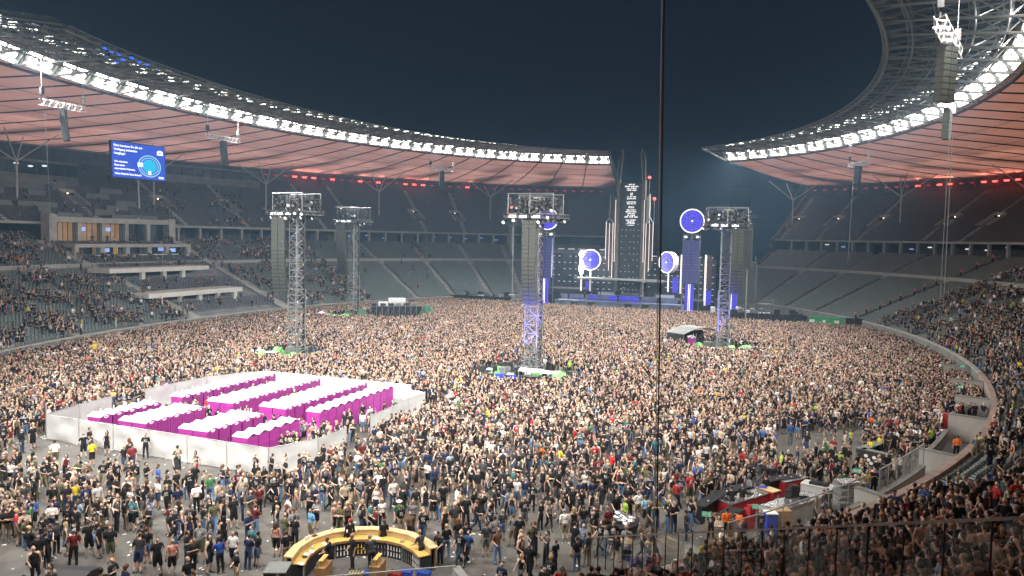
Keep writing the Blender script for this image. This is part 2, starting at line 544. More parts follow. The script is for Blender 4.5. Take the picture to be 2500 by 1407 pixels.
# ---- field wall ------------------------------------------------------------
wall = thing("field_wall", "pale concrete field wall with coping running round the whole arena floor", "wall")
for i in range(55):
    p0, p1 = 12 + 6 * i, 12 + 6 * (i + 1) - 0.02
    m = MB()
    wt = 1.72 if p0 < 150 else 2.2
    for k in range(4):
        a, b = p0 + (p1 - p0) * k / 4, p0 + (p1 - p0) * (k + 1) / 4
        m.slab([ring(a, 0, -0.3), ring(b, 0, -0.3), ring(b, 0, wt), ring(a, 0, wt)],
               [ring(a, 0.4, -0.3), ring(b, 0.4, -0.3), ring(b, 0.4, wt), ring(a, 0.4, wt)])
    blk = m.build("wall_block", "stone_wall" if 200 < p0 < 262 else "concrete", wall)
    m = MB()
    for k in range(4):
        a, b = p0 + (p1 - p0) * k / 4, p0 + (p1 - p0) * (k + 1) / 4
        m.slab([ring(a, -0.06, wt), ring(b, -0.06, wt), ring(b, -0.06, wt + 0.16), ring(a, -0.06, wt + 0.16)],
               [ring(a, 0.42, wt), ring(b, 0.42, wt), ring(b, 0.42, wt + 0.16), ring(a, 0.42, wt + 0.16)])
    m.build("coping", "stone_wall" if 200 < p0 < 262 else "concrete_pale", blk)

# ---- terraces --------------------------------------------------------------
LOW_AISLES = [24, 31, 38.5, 46.5, 54.5, 64.5, 72.5, 79.0, 93.5, 101, 109, 117, 331, 323.3, 315.2, 304.5, 296, 288, 280, 272, 264, 256, 248, 240, 232, 224, 216, 208]
UP_AISLES = [24, 37, 43.5, 54.2, 58.9, 69.5, 77, 86, 95, 104, 113, 344.1 - 4, 334, 327.3, 317.4, 311.8, 302, 294, 286]
LOW_ROWS = [0.45 + 0.85 * i for i in range(24)] + [22.4 + 0.85 * i for i in range(14)]
UP_ROWS = [35.9 + 0.8 * i for i in range(30)]
def row_z(d):
    return z_low(d)
def ring_strip(m, d0, d1, z0, z1, p0, p1, step=2.0, mi=0):
    n = max(2, int((p1 - p0) / step))
    vs = []
    for k in range(n + 1):
        p = p0 + (p1 - p0) * k / n
        vs += [ring(p, d0, z0), ring(p, d1, z1)]
    m.add(vs, [(2 * k, 2 * k + 1, 2 * k + 3, 2 * k + 2) for k in range(n)], mi)
lower = thing("lower_grandstand", "lower seating tier rising from the field wall to the pillared concourse", "grandstand")
prev = -0.3
for d in LOW_ROWS:
    z = row_z(d)
    m = MB()
    ring_strip(m, d, d, prev if prev < z else z - 0.3, z, 12, 341)
    ring_strip(m, d, d + (0.85 if abs(d - 20.0) > 0.01 else 2.4), z, z, 12, 341)
    if d == LOW_ROWS[-1]:
        ring_strip(m, d + 0.85, d + 0.85, z, 13.78, 12, 341)
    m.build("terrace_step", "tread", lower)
    prev = z
# pale parapet of the walkway half way up
m = MB()
ring_strip(m, 22.3, 22.3, row_z(20) - 0.02, row_z(22.4) + 0.5, 12, 341)
ring_strip(m, 22.3, 22.55, row_z(22.4) + 0.5, row_z(22.4) + 0.5, 12, 341)
ring_strip(m, 22.55, 22.55, row_z(22.4) + 0.5, row_z(22.4) - 0.1, 12, 341)
m.build("walkway_parapet", "concrete_pale", lower)
for ph in LOW_AISLES:
    if 79 <= ph < 93.6:
        continue
    o = ring_out(ph)
    for part_rows in (LOW_ROWS[:24], LOW_ROWS[24:]):
        m = MB()
        for d in part_rows:
            P = ring(ph, d + 0.42)
            z = row_z(d)
            m.box((P.x, P.y, z + 0.012), (0.90, 1.25, 0.03), math.atan2(o.y, o.x))
            P = ring(ph, d + 0.62)
            m.box((P.x, P.y, z + 0.09), (0.38, 1.25, 0.14), math.atan2(o.y, o.x))
        m.build("aisle_stairs", "aisle", lower)

upper = thing("upper_grandstand", "dark upper seating tier above the pillared concourse, under the roof", "grandstand")
prev = 16.9
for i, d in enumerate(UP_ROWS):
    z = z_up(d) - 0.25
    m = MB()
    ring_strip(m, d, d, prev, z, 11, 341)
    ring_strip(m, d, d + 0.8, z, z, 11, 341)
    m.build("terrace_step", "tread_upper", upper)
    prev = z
m = MB()
ring_strip(m, 60.0, 60.0, prev, 33.6, 11, 341)
m.build("rim_wall", "concrete_dark", upper)
m = MB()      # pale fascia of the balcony
ring_strip(m, 35.5, 35.5, 16.75, 17.2, 11, 341)
ring_strip(m, 35.5, 35.8, 17.2, 17.2, 11, 341)
ring_strip(m, 35.8, 35.8, 17.2, 16.9, 11, 341)
ring_strip(m, 35.5, 44.0, 16.75, 16.75, 11, 341)
m.build("balcony_fascia", "concrete_pale", upper)
m = MB()      # balcony guard rail
for k in range(0, 331):
    m.tube(ring(11 + k, 35.65, 17.2), ring(11 + k, 35.65, 18.0), 0.02, 4)
    if k < 330:
        m.tube(ring(11 + k, 35.65, 18.0), ring(12 + k, 35.65, 18.0), 0.025, 4)
m.build("guard_rail", "steel_dark", upper)
# thin shell so light cannot leak under the tier, and concourse floor and back wall
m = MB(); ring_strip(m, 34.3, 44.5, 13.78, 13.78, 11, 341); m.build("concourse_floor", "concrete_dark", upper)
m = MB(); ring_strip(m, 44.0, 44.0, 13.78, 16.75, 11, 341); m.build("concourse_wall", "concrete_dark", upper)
pm = MB(); pm.box((0, 0, 1.45), (0.55, 0.5, 2.95)).box((0, 0, 0.12), (0.75, 0.7, 0.24))
pillar_mesh = pm.mesh("concourse_pillar", "concrete_pale")
ph = 22.0
n_p = 0
while ph < 339:
    if (ph < 122 or ph > 236) and not (78.5 < ph < 94.0):
        o = ring_out(ph)
        inst("concourse_pillar", pillar_mesh, upper, ring(ph, 36.1, 13.79), math.atan2(o.y, o.x))
    ph += 2.55
# doors, kiosk fronts and lamps at the back of the concourse
for k, ph in enumerate(np.arange(23.3, 338, 2.55)):
    if 122 < ph < 236 or 78 < ph < 94:
        continue
    o = ring_out(ph)
    rz = math.atan2(o.y, o.x)
    rr = random.random()
    if rr < 0.55:
        m = MB().box((0, 0, 1.15), (0.1, 2.2, 2.3))
        inst("concourse_door", m.mesh("door", "dark_glass" if rr < 0.35 else "grey_box"), upper, ring(ph, 43.9, 13.79), rz)
    if rr > 0.62:
        m = MB().box((0, 0, 0), (0.12, 1.2, 0.22))
        inst("concourse_lamp", m.mesh("lamp", "lamp_small" if rr > 0.86 else ("window_orange" if ph < 72 and ph > 62 else "tv_blue")), upper, ring(ph, 43.85, 13.79 + random.uniform(1.4, 2.6)), rz)
for ph in UP_AISLES:
    o = ring_out(ph)
    for part_rows in ([d for d in UP_ROWS if d <= 42.2], [d for d in UP_ROWS if d >= 46.6]):
        m = MB()
        for d in part_rows:
            P = ring(ph, d + 0.4)
            m.box((P.x, P.y, z_up(d) - 0.25 + 0.02), (0.86, 1.1, 0.04), math.atan2(o.y, o.x))
            P = ring(ph, d + 0.58)
            m.box((P.x, P.y, z_up(d) - 0.25 + 0.15), (0.38, 1.1, 0.24), math.atan2(o.y, o.x))
        m.build("aisle_stairs", "aisle", upper)
    # vomitory: two sloping side walls, back wall, black sheet standing for the portal's shaded inside
    t = Vector((-o.y, o.x, 0))
    P = ring(ph, 42.3)
    v = MB()
    zb, zf = z_up(46.6) + 0.75, z_up(42.3) + 0.3
    for s in (-1, 1):
        a0, a1 = P + t * s * 1.5, P + t * s * 1.75
        b0, b1 = a0 + o * 4.6, a1 + o * 4.6
        v.slab([Vector((a0.x, a0.y, zf - 1.6)), Vector((b0.x, b0.y, zf - 1.6)), Vector((b0.x, b0.y, zb)), Vector((a0.x, a0.y, zf))],
               [Vector((a1.x, a1.y, zf - 1.6)), Vector((b1.x, b1.y, zf - 1.6)), Vector((b1.x, b1.y, zb)), Vector((a1.x, a1.y, zf))])
    c = P + o * 4.7
    v.box((c.x, c.y, zb - 0.25), (0.5, 3.6, 0.7), math.atan2(o.y, o.x))
    vo = v.build("vomitory_wall", "aisle", upper)
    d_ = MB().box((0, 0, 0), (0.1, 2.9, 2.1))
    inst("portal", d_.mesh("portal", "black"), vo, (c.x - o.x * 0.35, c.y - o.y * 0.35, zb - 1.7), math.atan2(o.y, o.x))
    l_ = MB().box((0, 0, 0), (0.1, 0.3, 0.16))
    inst("portal_lamp", l_.mesh("portal_lamp", "lamp_warm"), vo, (c.x - o.x * 0.45, c.y - o.y * 0.45, zb - 0.75), math.atan2(o.y, o.x))

# ---- seats (tens of thousands: joined rows) --------------------------------
def seats(name, rows, zf, aisles, aw, spans, material, skip=None, dz=0.0, step=0.55):
    P, T, O = [], [], []
    for d in rows:
        for (p0, p1) in spans:
            rad = (A_ + B_) / 2 + d
            n = int(R_(p1 - p0) * rad / step)
            ph = np.linspace(p0, p1, n)
            q = np.radians(ph)
            # even spacing along the arc is close enough on these flat curves
            keep = np.ones(n, bool)
            spd = np.hypot((A_ + d) * np.sin(q), (B_ + d) * np.cos(q))
            for a in aisles:
                keep &= np.abs(ph - a) * np.pi / 180 * spd > aw
            if skip is not None:
                keep &= ~np.array([skip(x, d) for x in ph])
            q = q[keep]
            dd = d + 0.55
            X = np.stack([(A_ + dd) * np.cos(q), (B_ + dd) * np.sin(q), np.full(len(q), zf(d) + dz)], 1)
            o = np.stack([np.cos(q) * (B_ + dd), np.sin(q) * (A_ + dd), np.zeros(len(q))], 1)
            o /= np.linalg.norm(o, axis=1)[:, None]
            t = np.stack([-o[:, 1], o[:, 0], np.zeros(len(q))], 1)
            P.append(X); O.append(o); T.append(t)
    P, O, T = np.concatenate(P), np.concatenate(O), np.concatenate(T)
    Z = np.array([0, 0, 1.0])
    w = 0.22
    # back shell (6 verts: front bottom, front top, back top) and pan
    loc = [(-w, -0.02, 0.42), (w, -0.02, 0.42), (w, 0.10, 0.80), (-w, 0.10, 0.80), (w, 0.17, 0.76), (-w, 0.17, 0.76), (w, 0.06, 0.36), (-w, 0.06, 0.36),
           (-w, -0.40, 0.44), (w, -0.40, 0.44), (-w, -0.38, 0.34), (w, -0.38, 0.34)]
    fs = [(0, 1, 2, 3), (3, 2, 4, 5), (5, 4, 6, 7), (8, 9, 1, 0), (10, 11, 9, 8)]
    n, k = len(P), len(loc)
    V = np.empty((n, k, 3), np.float32)
    for i, (a, b, c) in enumerate(loc):
        V[:, i] = P + T * a + O * b + Z * c
    Fq = (np.array(fs)[None] + (np.arange(n) * k)[:, None, None]).reshape(-1, 4)
    me = bpy.data.meshes.new(name)
    me.vertices.add(n * k)
    me.vertices.foreach_set("co", V.ravel())
    me.loops.add(Fq.size)
    me.polygons.add(len(Fq))
    me.loops.foreach_set("vertex_index", Fq.ravel().astype(np.int32))
    me.polygons.foreach_set("loop_start", np.arange(0, Fq.size, 4, dtype=np.int32))
    me.materials.append(MATS[material])
    me.update(calc_edges=True)
    o = bpy.data.objects.new(name, me)
    col.objects.link(o)
    return o
def vip_zone(ph, d):
    return 79.3 < ph < 93.3 and (d < 36)
s1 = seats("lower_seats", LOW_ROWS, row_z, LOW_AISLES, 0.85, [(13, 119), (214, 340)], "seat_low", vip_zone)
tag(s1, "rows of grey green folding seats on the lower tier", "seats", kind="stuff")
def vom_zone(ph, d):
    if 41.5 < d < 46.8:
        o = min(abs(ph - a) for a in UP_AISLES)
        return o < 1.15
    return False
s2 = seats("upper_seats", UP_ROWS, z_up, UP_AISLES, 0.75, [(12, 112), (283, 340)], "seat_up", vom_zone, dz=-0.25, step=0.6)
tag(s2, "rows of dark seats on the upper tier", "seats", kind="stuff")

# ---- hospitality boxes cut into the left stand -----------------------------
vip = thing("hospitality_boxes", "stepped stone hospitality boxes with lit windows built into the left stand", "pavilion")
def box_level(c_top, c_bot, d, back, u0, u1, name, pillars, z_floor, fas_u=None, wins=None, mat_="stone", pil_w=0.8):
    """front beam between two image columns, solid back to ring d+back, pillars under it"""
    (a, _), (b, _) = on_ring(u0, c_top[0], d), on_ring(u1, c_top[1], d)
    (a2, _), (b2, _) = on_ring(u0, c_bot[0], d), on_ring(u1, c_bot[1], d)
    zt, zb = (a.z + b.z) / 2, (a2.z + b2.z) / 2
    pa, pb = ring_phi(a.x, a.y, d), ring_phi(b.x, b.y, d)
    m = MB()
    m.slab([ring(pa, d, zb), ring(pb, d, zb), ring(pb, d, zt), ring(pa, d, zt)],
           [ring(pa, d + back, zb), ring(pb, d + back, zb), ring(pb, d + back, zt), ring(pa, d + back, zt)])
    m.build(name, mat_, vip)
    for u in pillars:
        P, p = on_ring(u, c_bot[0], d)
        q = ring(p, d + 0.35)
        o = ring_out(p)
        MB().box((q.x, q.y, (zb + z_floor) / 2), (0.6, pil_w, zb - z_floor - 0.004), math.atan2(o.y, o.x)).build("pillar", mat_, vip)
    return pa, pb, zt, zb
# rear wall and floors
L1 = box_level((528.5, 538.5), (542, 549.5), 33.4, 3.0, 139, 413, "beam", (195, 254, 310, 363), 13.2)
for u0, u1, vt, vb in ((120, 139, 522, 572), (413, 428, 535, 578)):
    (a, p0), (b, p1) = on_ring(u0, vt, 33.2), on_ring(u1, vt, 33.2)
    MB().slab([ring(p0, 33.2, 12.2), ring(p1, 33.2, 12.2), ring(p1, 33.2, a.z), ring(p0, 33.2, a.z)],
              [ring(p0, 35.2, 12.2), ring(p1, 35.2, 12.2), ring(p1, 35.2, a.z), ring(p0, 35.2, a.z)]).build("corner_pier", "stone", vip)
L2 = box_level((594.5, 597.5), (603.5, 604.5), 26.2, 2.6, 183, 466, "beam", (188, 252, 313, 366, 409.5, 461), 10.4, pil_w=0.9)
L3 = box_level((656, 649.5), (667, 659.5), 14.6, 4.5, 268, 510, "slab", (351, 403, 449), 6.6, mat_="slab_pale")
L4 = box_level((717, 701.5), (728.5, 712), 5.2, 4.5, 363, 592, "slab", (394, 445, 491, 536, 576), 3.2, mat_="slab_pale")
# window walls
def window_row(d, zb, zt, us, mats_, name="window"):
    for (u0, u1), mm in zip(us, mats_):
        (a, p0), (b, p1) = on_ring(u0, 600, d), on_ring(u1, 600, d)
        m = MB().quad(ring(p0, d, zb), ring(p1, d, zb), ring(p1, d, zt), ring(p0, d, zt))
        w = m.build(name, mm, vip)
        fr = MB()
        for f in (0.0, 0.33, 0.66, 1.0):
            p = p0 + (p1 - p0) * f
            q = ring(p, d - 0.05)
            fr.box((q.x, q.y, (zb + zt) / 2), (0.08, 0.10, zt - zb), math.atan2(q.y, q.x))
        fr.build("mullion", "steel_dark", w)
zt, zb = L1[3], 13.3
window_row(35.3, zb, zt, [(141, 178), (178, 195), (199, 238), (238, 254), (258, 292), (292, 310), (314, 350), (350, 363), (367, 412)],
           ["window_orange", "concrete", "window_orange", "concrete", "window_orange", "concrete", "dark_glass", "concrete", "dark_glass"])
zt, zb = L2[3], 10.5
window_row(28.0, zb, zt, [(196, 225), (225, 233), (234, 250), (255, 275), (276, 288), (289, 311), (315, 340), (341, 363), (369, 392), (393, 408), (412, 440), (441, 458)],
           ["dark_glass", "window_amber", "concrete", "dark_glass", "window_amber", "concrete", "dark_glass", "concrete", "dark_glass", "concrete", "dark_glass", "concrete"])
for (u, d, z, mm) in ((201, 35.0, 16.0, "tv_blue"), (262, 35.0, 16.0, "tv_blue"), (259, 27.8, 12.2, "tv_blue"), (421, 27.8, 12.1, "tv_blue"), (392, 27.8, 12.3, "tv_blue")):
    P, p = on_ring(u, 600, d)
    q = ring(p, d - 0.1)
    MB().box((q.x, q.y, z), (0.08, 1.2, 0.7), math.atan2(q.y, q.x)).build("television", mm, vip)
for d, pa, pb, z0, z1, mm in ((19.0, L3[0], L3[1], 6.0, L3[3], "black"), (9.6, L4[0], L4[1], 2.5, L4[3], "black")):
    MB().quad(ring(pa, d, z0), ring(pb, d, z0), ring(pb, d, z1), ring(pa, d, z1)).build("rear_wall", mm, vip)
# blocks of boxes' own seating, stairs at both flanks
vs_rows = [2.0 + 0.85 * i for i in range(4)] + [9.6 + 0.85 * i for i in range(6)] + [19.2 + .85 * i for i in range(8)] + [29 + .85 * i for i in range(4)]
s3 = seats("box_seats", vs_rows, lambda d: z_low(d) + 0.12, [84.5], 0.5, [(80.2, 92.6)], "seat_low", None)
s3.data.materials[0] = MATS["seat_up"]
s3.parent = vip
tag(s3, kind="stuff")
# small white tables on the terrace of the second level
for u in (240, 267, 296, 347, 380, 395, 424):
    P, p = on_ring(u, 621, 25.6)
    q = ring(p, 25.4)
    MB().box((q.x, q.y, 11.35), (0.7, 1.6, 0.12), math.atan2(q.y, q.x)).box((q.x, q.y, 10.95), (0.1, 0.3, 0.7), math.atan2(q.y, q.x)).build("terrace_table", "white_plastic", vip)
for ph in (79.0, 93.5):
    m = MB()
    for d in np.arange(0.5, 34, 0.42):
        P = ring(ph, d)
        o = ring_out(ph)
        m.box((P.x, P.y, z_low(d) + 0.05), (0.44, 2.6, 0.24), math.atan2(o.y, o.x))
    m.build("stairs", "concrete_pale", vip)
    r = MB()
    for s in (-1.35, 1.35):
        pts = []
        for d in np.arange(1, 34, 1.6):
            P = ring(ph, d); o = ring_out(ph); t = Vector((-o.y, o.x, 0))
            q = P + t * s
            r.tube((q.x, q.y, z_low(d)), (q.x, q.y, z_low(d) + 1.0), 0.025, 4)
            pts.append((q.x, q.y, z_low(d) + 1.0))
        r.path(pts, 0.025, 4)
    r.build("handrail", "steel", vip)

# covered press seats: dark canvas blocks on the upper tier above the boxes
for k in range(26):
    d = random.choice([37.5, 39.2, 41, 43, 45.5, 48])
    ph = random.uniform(79.5, 95.5)
    o = ring_out(ph); P = ring(ph, d)
    w = random.uniform(2.5, 5.5)
    m = MB().box((0, 0, 0.45), (0.9, w, 0.9)).box((0, 0, 1.0), (0.7, w * 0.96, 0.2))
    ob = inst("seat_cover", m.mesh("seat_cover", "grey_box"), upper, (P.x, P.y, z_up(d) - 0.25), math.atan2(o.y, o.x))

# glazed press rooms under the roof at the top of the left stand
for (p0, p1, z0, z1, nm) in ((63.5, 74.5, 29.6, 31.6, "press_room"), (84, 96, 26.6, 29.0, "press_room")):
    pr = thing(nm, "long glazed press room under the roof edge " + ("beyond the blue video screen" if p0 < 70 else "behind the blue video screen"), "pavilion")
    d0 = 55.0 if p0 < 70 else 50.0
    m = MB(); ring_strip(m, d0, d0, z0 - 2.0, z0, p0, p1); ring_strip(m, d0, d0 + 4, z0, z0, p0, p1); m.build("wall", "concrete", pr)
    m = MB(); ring_strip(m, d0, d0, z1, z1 + 0.5, p0, p1); ring_strip(m, d0, d0 + 4, z1, z1, p0, p1); m.build("roof", "concrete", pr)
    n = 10
    for k in range(n):
        a, b = p0 + (p1 - p0) * k / n + 0.06, p0 + (p1 - p0) * (k + 1) / n - 0.06
        w = MB().quad(ring(a, d0 + 0.3, z0), ring(b, d0 + 0.3, z0), ring(b, d0 + 0.3, z1), ring(a, d0 + 0.3, z1)).build("window", "dark_glass", pr)
        q = ring(a - 0.06, d0 + 0.25)
        MB().box((q.x, q.y, (z0 + z1) / 2), (0.1, 0.12, z1 - z0), math.atan2(q.y, q.x)).build("mullion", "steel_dark", w)
        if p0 > 80 and k in (2, 3, 4, 6):
            q = ring((a + b) / 2, d0 + 0.1)
            MB().ball((q.x, q.y, z1 - 0.6 - 0.3 * (k % 2)), (0.5, 0.5, 0.18)).build("ceiling_lamp", "lamp_small", pr)

# ---- flanks of the gate -----------------------------------------------------
for ph, s in ((10.8, 1), (341.3, -1)):
    g = thing("gate_flank", "tall stone end wall of the stand at the %s side of the gate" % ("left" if s > 0 else "right"), "wall")
    o = ring_out(ph)
    a, b = ring(ph, 34), ring(ph, 60.5)
    t = Vector((-o.y, o.x, 0)) * 0.5
    poly = [(34.3, 0), (60.5, 0), (60.5, 33.0), (59.8, 30.6), (36, 17.6), (34.3, 17.2)]
    la = [ring(ph, d, z) - t for d, z in poly]; lb = [ring(ph, d, z) + t for d, z in poly]
    MB().slab(la, lb).build("wall", "concrete_dark", g)
    poly = [(0, 0), (34.3, 0), (34.3, 14.0), (0.4, 2.3), (0, 2.3)]
    la = [ring(ph, d, z) - t for d, z in poly]; lb = [ring(ph, d, z) + t for d, z in poly]
    MB().slab(la, lb).build("lower_wall", "concrete_dark", g)
# ================================================================ ROOF
def zr(d):
    f = (d - 3.0) / 56.6
    return 35.75 - f * 2.3 - 0.5 * math.sin(math.pi * min(max(f, 0), 1))
# bays of equal arc length along the light ring
def arc_stations(p0, p1, d, L):
    ph = np.linspace(p0, p1, 4000)
    q = np.radians(ph)
    s = np.concatenate([[0], np.cumsum(np.hypot(np.diff((A_ + d) * np.cos(q)), np.diff((B_ + d) * np.sin(q))))])
    n = int(round(s[-1] / L))
    return [float(np.interp(s[-1] * k / n, s, ph)) for k in range(n + 1)], s[-1] / n
BAYS, BAY_L = arc_stations(10.4, 341.2, 2.1, 6.15)
def in_view(ph):
    return ph < 124 or ph > 226
roof = thing("stadium_roof", "sweeping roof ring with salmon lit membrane underside, glass rim and steel trusses", "roof")
RD = [3.0, 12.5, 23.0, 34.5, 46.5, 59.6]
hid = MB()
for i in range(len(BAYS) - 1):
    p0, p1 = BAYS[i], BAYS[i + 1]
    for j in range(5):
        d0, d1 = RD[j], RD[j + 1]
        if not in_view((p0 + p1) / 2):
            hid.quad(ring(p0, d0, zr(d0)), ring(p1, d0, zr(d0)), ring(p1, d1, zr(d1)), ring(p0, d1, zr(d1)))
            continue
        m = MB()
        n1, n2 = 4, 4
        vs = []
        for a in range(n1 + 1):
            for b in range(n2 + 1):
                fa, fb = a / n1, b / n2
                p = p0 + (p1 - p0) * (0.004 + 0.992 * fa)
                d = d0 + (d1 - d0) * (0.003 + 0.994 * fb)
                bulge = 0.10 * math.sin(math.pi * fa) * math.sin(math.pi * fb)
                vs.append(ring(p, d, zr(d) + bulge))
        fs = [(a * (n2 + 1) + b, a * (n2 + 1) + b + 1, (a + 1) * (n2 + 1) + b + 1, (a + 1) * (n2 + 1) + b) for a in range(n1) for b in range(n2)]
        m.add(vs, fs)
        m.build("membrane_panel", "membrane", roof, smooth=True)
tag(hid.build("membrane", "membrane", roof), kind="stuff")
deck = MB()
ring_strip(deck, 1.0, 30, 38.6, 37.9, 10.4, 341.2)
ring_strip(deck, 30, 61.5, 37.9, 35.8, 10.4, 341.2)
ring_strip(deck, 61.5, 61.5, 35.8, 33.2, 10.4, 341.2)
ring_strip(deck, 59.6, 61.5, 33.2, 33.2, 10.4, 341.2)
for pe in (10.4, 341.2):        # closed ends at the gate
    deck.add([ring(pe, d, zr(d)) for d in RD] + [ring(pe, 61.5, 35.8), ring(pe, 30, 37.9), ring(pe, 1.0, 38.6)], [tuple(range(9))])
deck.build("roof_deck", "steel_paint", roof)
for i, p in enumerate(BAYS):
    if not in_view(p):
        continue
    m = MB()
    for j in range(5):
        m.beam(ring(p, RD[j], zr(RD[j]) - 0.06), ring(p, RD[j + 1], zr(RD[j + 1]) - 0.06), 0.24, 0.20)
    m.build("rafter", "steel_dark", roof)
spans_v = [(10.4, 124.0), (226.0, 341.2)]
for (a, b) in spans_v:
    for j, d in enumerate(RD[1:5]):
        m = MB()
        n = int((b - a) / 2)
        for k in range(n):
            m.tube(ring(a + (b - a) * k / n, d, zr(d) - 0.15), ring(a + (b - a) * (k + 1) / n, d, zr(d) - 0.10), 0.035, 4, cap=False)
        m.build("purlin", "steel_dark", roof)
    # edge beam under the light ring
    m = MB()
    n = int((b - a) / 1.5)
    for k in range(n):
        m.beam(ring(a + (b - a) * k / n, 3.05, 35.38), ring(a + (b - a) * (k + 1) / n, 3.05, 35.38), 0.35, 0.3)
    m.build("edge_beam", "steel_dark", roof)
    # ring trusses of the glass rim
    for j, (d, r) in enumerate(((-10.7, 0.13), (-8.3, 0.10), (-5.7, 0.10), (-3.0, 0.10), (-0.4, 0.10))):
        zb = 37.0 - (d + 10.7) * 0.06
        m = MB()
        n = int((b - a) / 0.5)
        for k in range(n):
            f0, f1 = a + (b - a) * k / n, a + (b - a) * (k + 1) / n
            if k % 4 == 0:
                m.tube(ring(f0, d, zb), ring(a + (b - a) * min(n, k + 4) / n, d, zb), r, 5, cap=False)
                m.tube(ring(f0, d - 0.5, zb + 0.45), ring(a + (b - a) * min(n, k + 4) / n, d - 0.5, zb + 0.45), r * 0.55, 4, cap=False)
            m.tube(ring(f0, d, zb), ring(f1, d - 0.5, zb + 0.45), 0.03, 3, cap=False)
            m.tube(ring(f0, d, zb), ring(f1, d + 0.3, zb + 0.6), 0.03, 3, cap=False)
        m.build("ring_truss", "roof_steel", roof)
for i, p in enumerate(BAYS):
    if not in_view(p):
        continue
    for h in (0.0, 0.5):
        if i + 1 >= len(BAYS) and h:
            continue
        pp = p if not h else (p + BAYS[i + 1]) / 2
        m = MB()
        def zc(d): return 35.55 + (2.6 - d) / 13.2 * 1.55
        def zt_(d): return 38.05 - (1.2 - d) / 12.0 * 0.7
        if h == 0.0:
            m.tube(ring(pp, 2.7, zc(2.7)), ring(pp, -10.6, zc(-10.6)), 0.15, 6)
        m.tube(ring(pp, 1.2, zt_(1.2)), ring(pp, -10.8, zt_(-10.8)), 0.10, 5)
        ds = [2.0, -0.4, -3.0, -5.7, -8.3, -10.6]
        if h == 0.0:
            for k in range(5):
                m.tube(ring(pp, ds[k], zc(ds[k])), ring(pp, ds[k + 1], zt_(ds[k + 1])), 0.075, 5)
            m.tube(ring(pp, 2.0, zc(2.0)), ring(pp, 1.2, zt_(1.2)), 0.10, 5)
        else:
            m.tube(ring(p, -0.4, zc(-0.4)), ring(pp, 1.2, zt_(1.2)), 0.07, 5)
            m.tube(ring(p, -3.0, zc(-3.0)), ring(pp, -0.4, zt_(-.4)), 0.06, 5)
        m.build("radial_truss", "roof_steel", roof)
    if i + 1 < len(BAYS):
        p1 = BAYS[i + 1]
        for h0, h1 in ((0, 0.5), (0.5, 1)):
            a, b = p + (p1 - p) * h0 + 0.02, p + (p1 - p) * h1 - 0.02
            MB().quad(ring(a, 1.2, 38.2), ring(b, 1.2, 38.2), ring(b, -11.0, 37.55), ring(a, -11.0, 37.55)).build("roof_pane", "glass_roof", roof)
# forked columns standing in the upper tier
for ph in (107, 91.3, 78.3, 65.2, 49.6, 32.0, 340.2, 323.6, 307, 291):
    m = MB()
    P = ring(ph, 44, 0)
    o = ring_out(ph); t = Vector((-o.y, o.x, 0))
    top = Vector((P.x, P.y, 28.2))
    m.tube((P.x, P.y, z_up(44) - 0.3), top, 0.19, 8)
    for a, b in ((-5.4, -4), (5.4, -4), (-5.4, 5), (5.4, 5)):
        q = P + t * a + o * b
        m.tube(top, (q.x, q.y, zr(44 + b) - 0.15), 0.13, 6, r2=0.10)
    m.ball(top, 0.26, 8, 6)
    m.build("forked_column", "steel_paint", roof)
# rim of fine steel at the gate ends
for pe in (10.4, 341.2):
    m = MB()
    m.tube(ring(pe, 2.7, 35.5), ring(pe, 60, 33.3), 0.22, 6)
    m.tube(ring(pe, 3.0, 35.5), ring(pe, -11, 37.3), 0.2, 6)
    m.build("end_beam", "roof_steel", roof)

# ---------------------------------------------------------------- floodlight banks on the light ring
bw, bh = BAY_L * 0.93, 2.0
hb = MB().box((0, 0, -0.12), (bw, bh, 0.12))
hb.box((0, bh / 2 + 0.06, 0.05), (bw, 0.12, 0.4)).box((0, -bh / 2 - 0.06, 0.05), (bw, 0.12, 0.4))
for s in (-1, 1):
    hb.box((s * (bw / 2 + 0.05), 0, 0.05), (0.1, bh, 0.4))
house_mesh = hb.mesh("lamp_housing", "lamp_backing")
small_mesh = MB().box((0, 0, 0.03), (0.86, 0.34, 0.16)).mesh("lamp_small_face", "lamp_white")
bm_ = MB()
oct_ = [(0.78 * math.cos(t), 0.46 * math.sin(t)) for t in [math.pi / 8 + k * math.pi / 4 for k in range(8)]]
bm_.slab([(x, y, 0.14) for x, y in oct_], [(x, y, -0.05) for x, y in oct_])
big_mesh = bm_.mesh("lamp_big_face", "lamp_white")
def face_frame(pm, L0, U0):
    """matrix of a plate between ring offset L0 (d,z) at the bottom and U0 at the top"""
    c = (ring(pm, L0[0], L0[1]) + ring(pm, U0[0], U0[1])) / 2
    y = (ring(pm, U0[0], U0[1]) - ring(pm, L0[0], L0[1])).normalized()
    o = ring_out(pm)
    x = Vector((-o.y, o.x, 0))
    z = x.cross(y).normalized()
    if z.dot(o) > 0:
        x, z = -x, -z
    return Matrix(((x.x, y.x, z.x, c.x), (x.y, y.y, z.y, c.y), (x.z, y.z, z.z, c.z), (0, 0, 0, 1)))
TILT = 6.0
flood_col = (1.0, 0.975, 0.93)
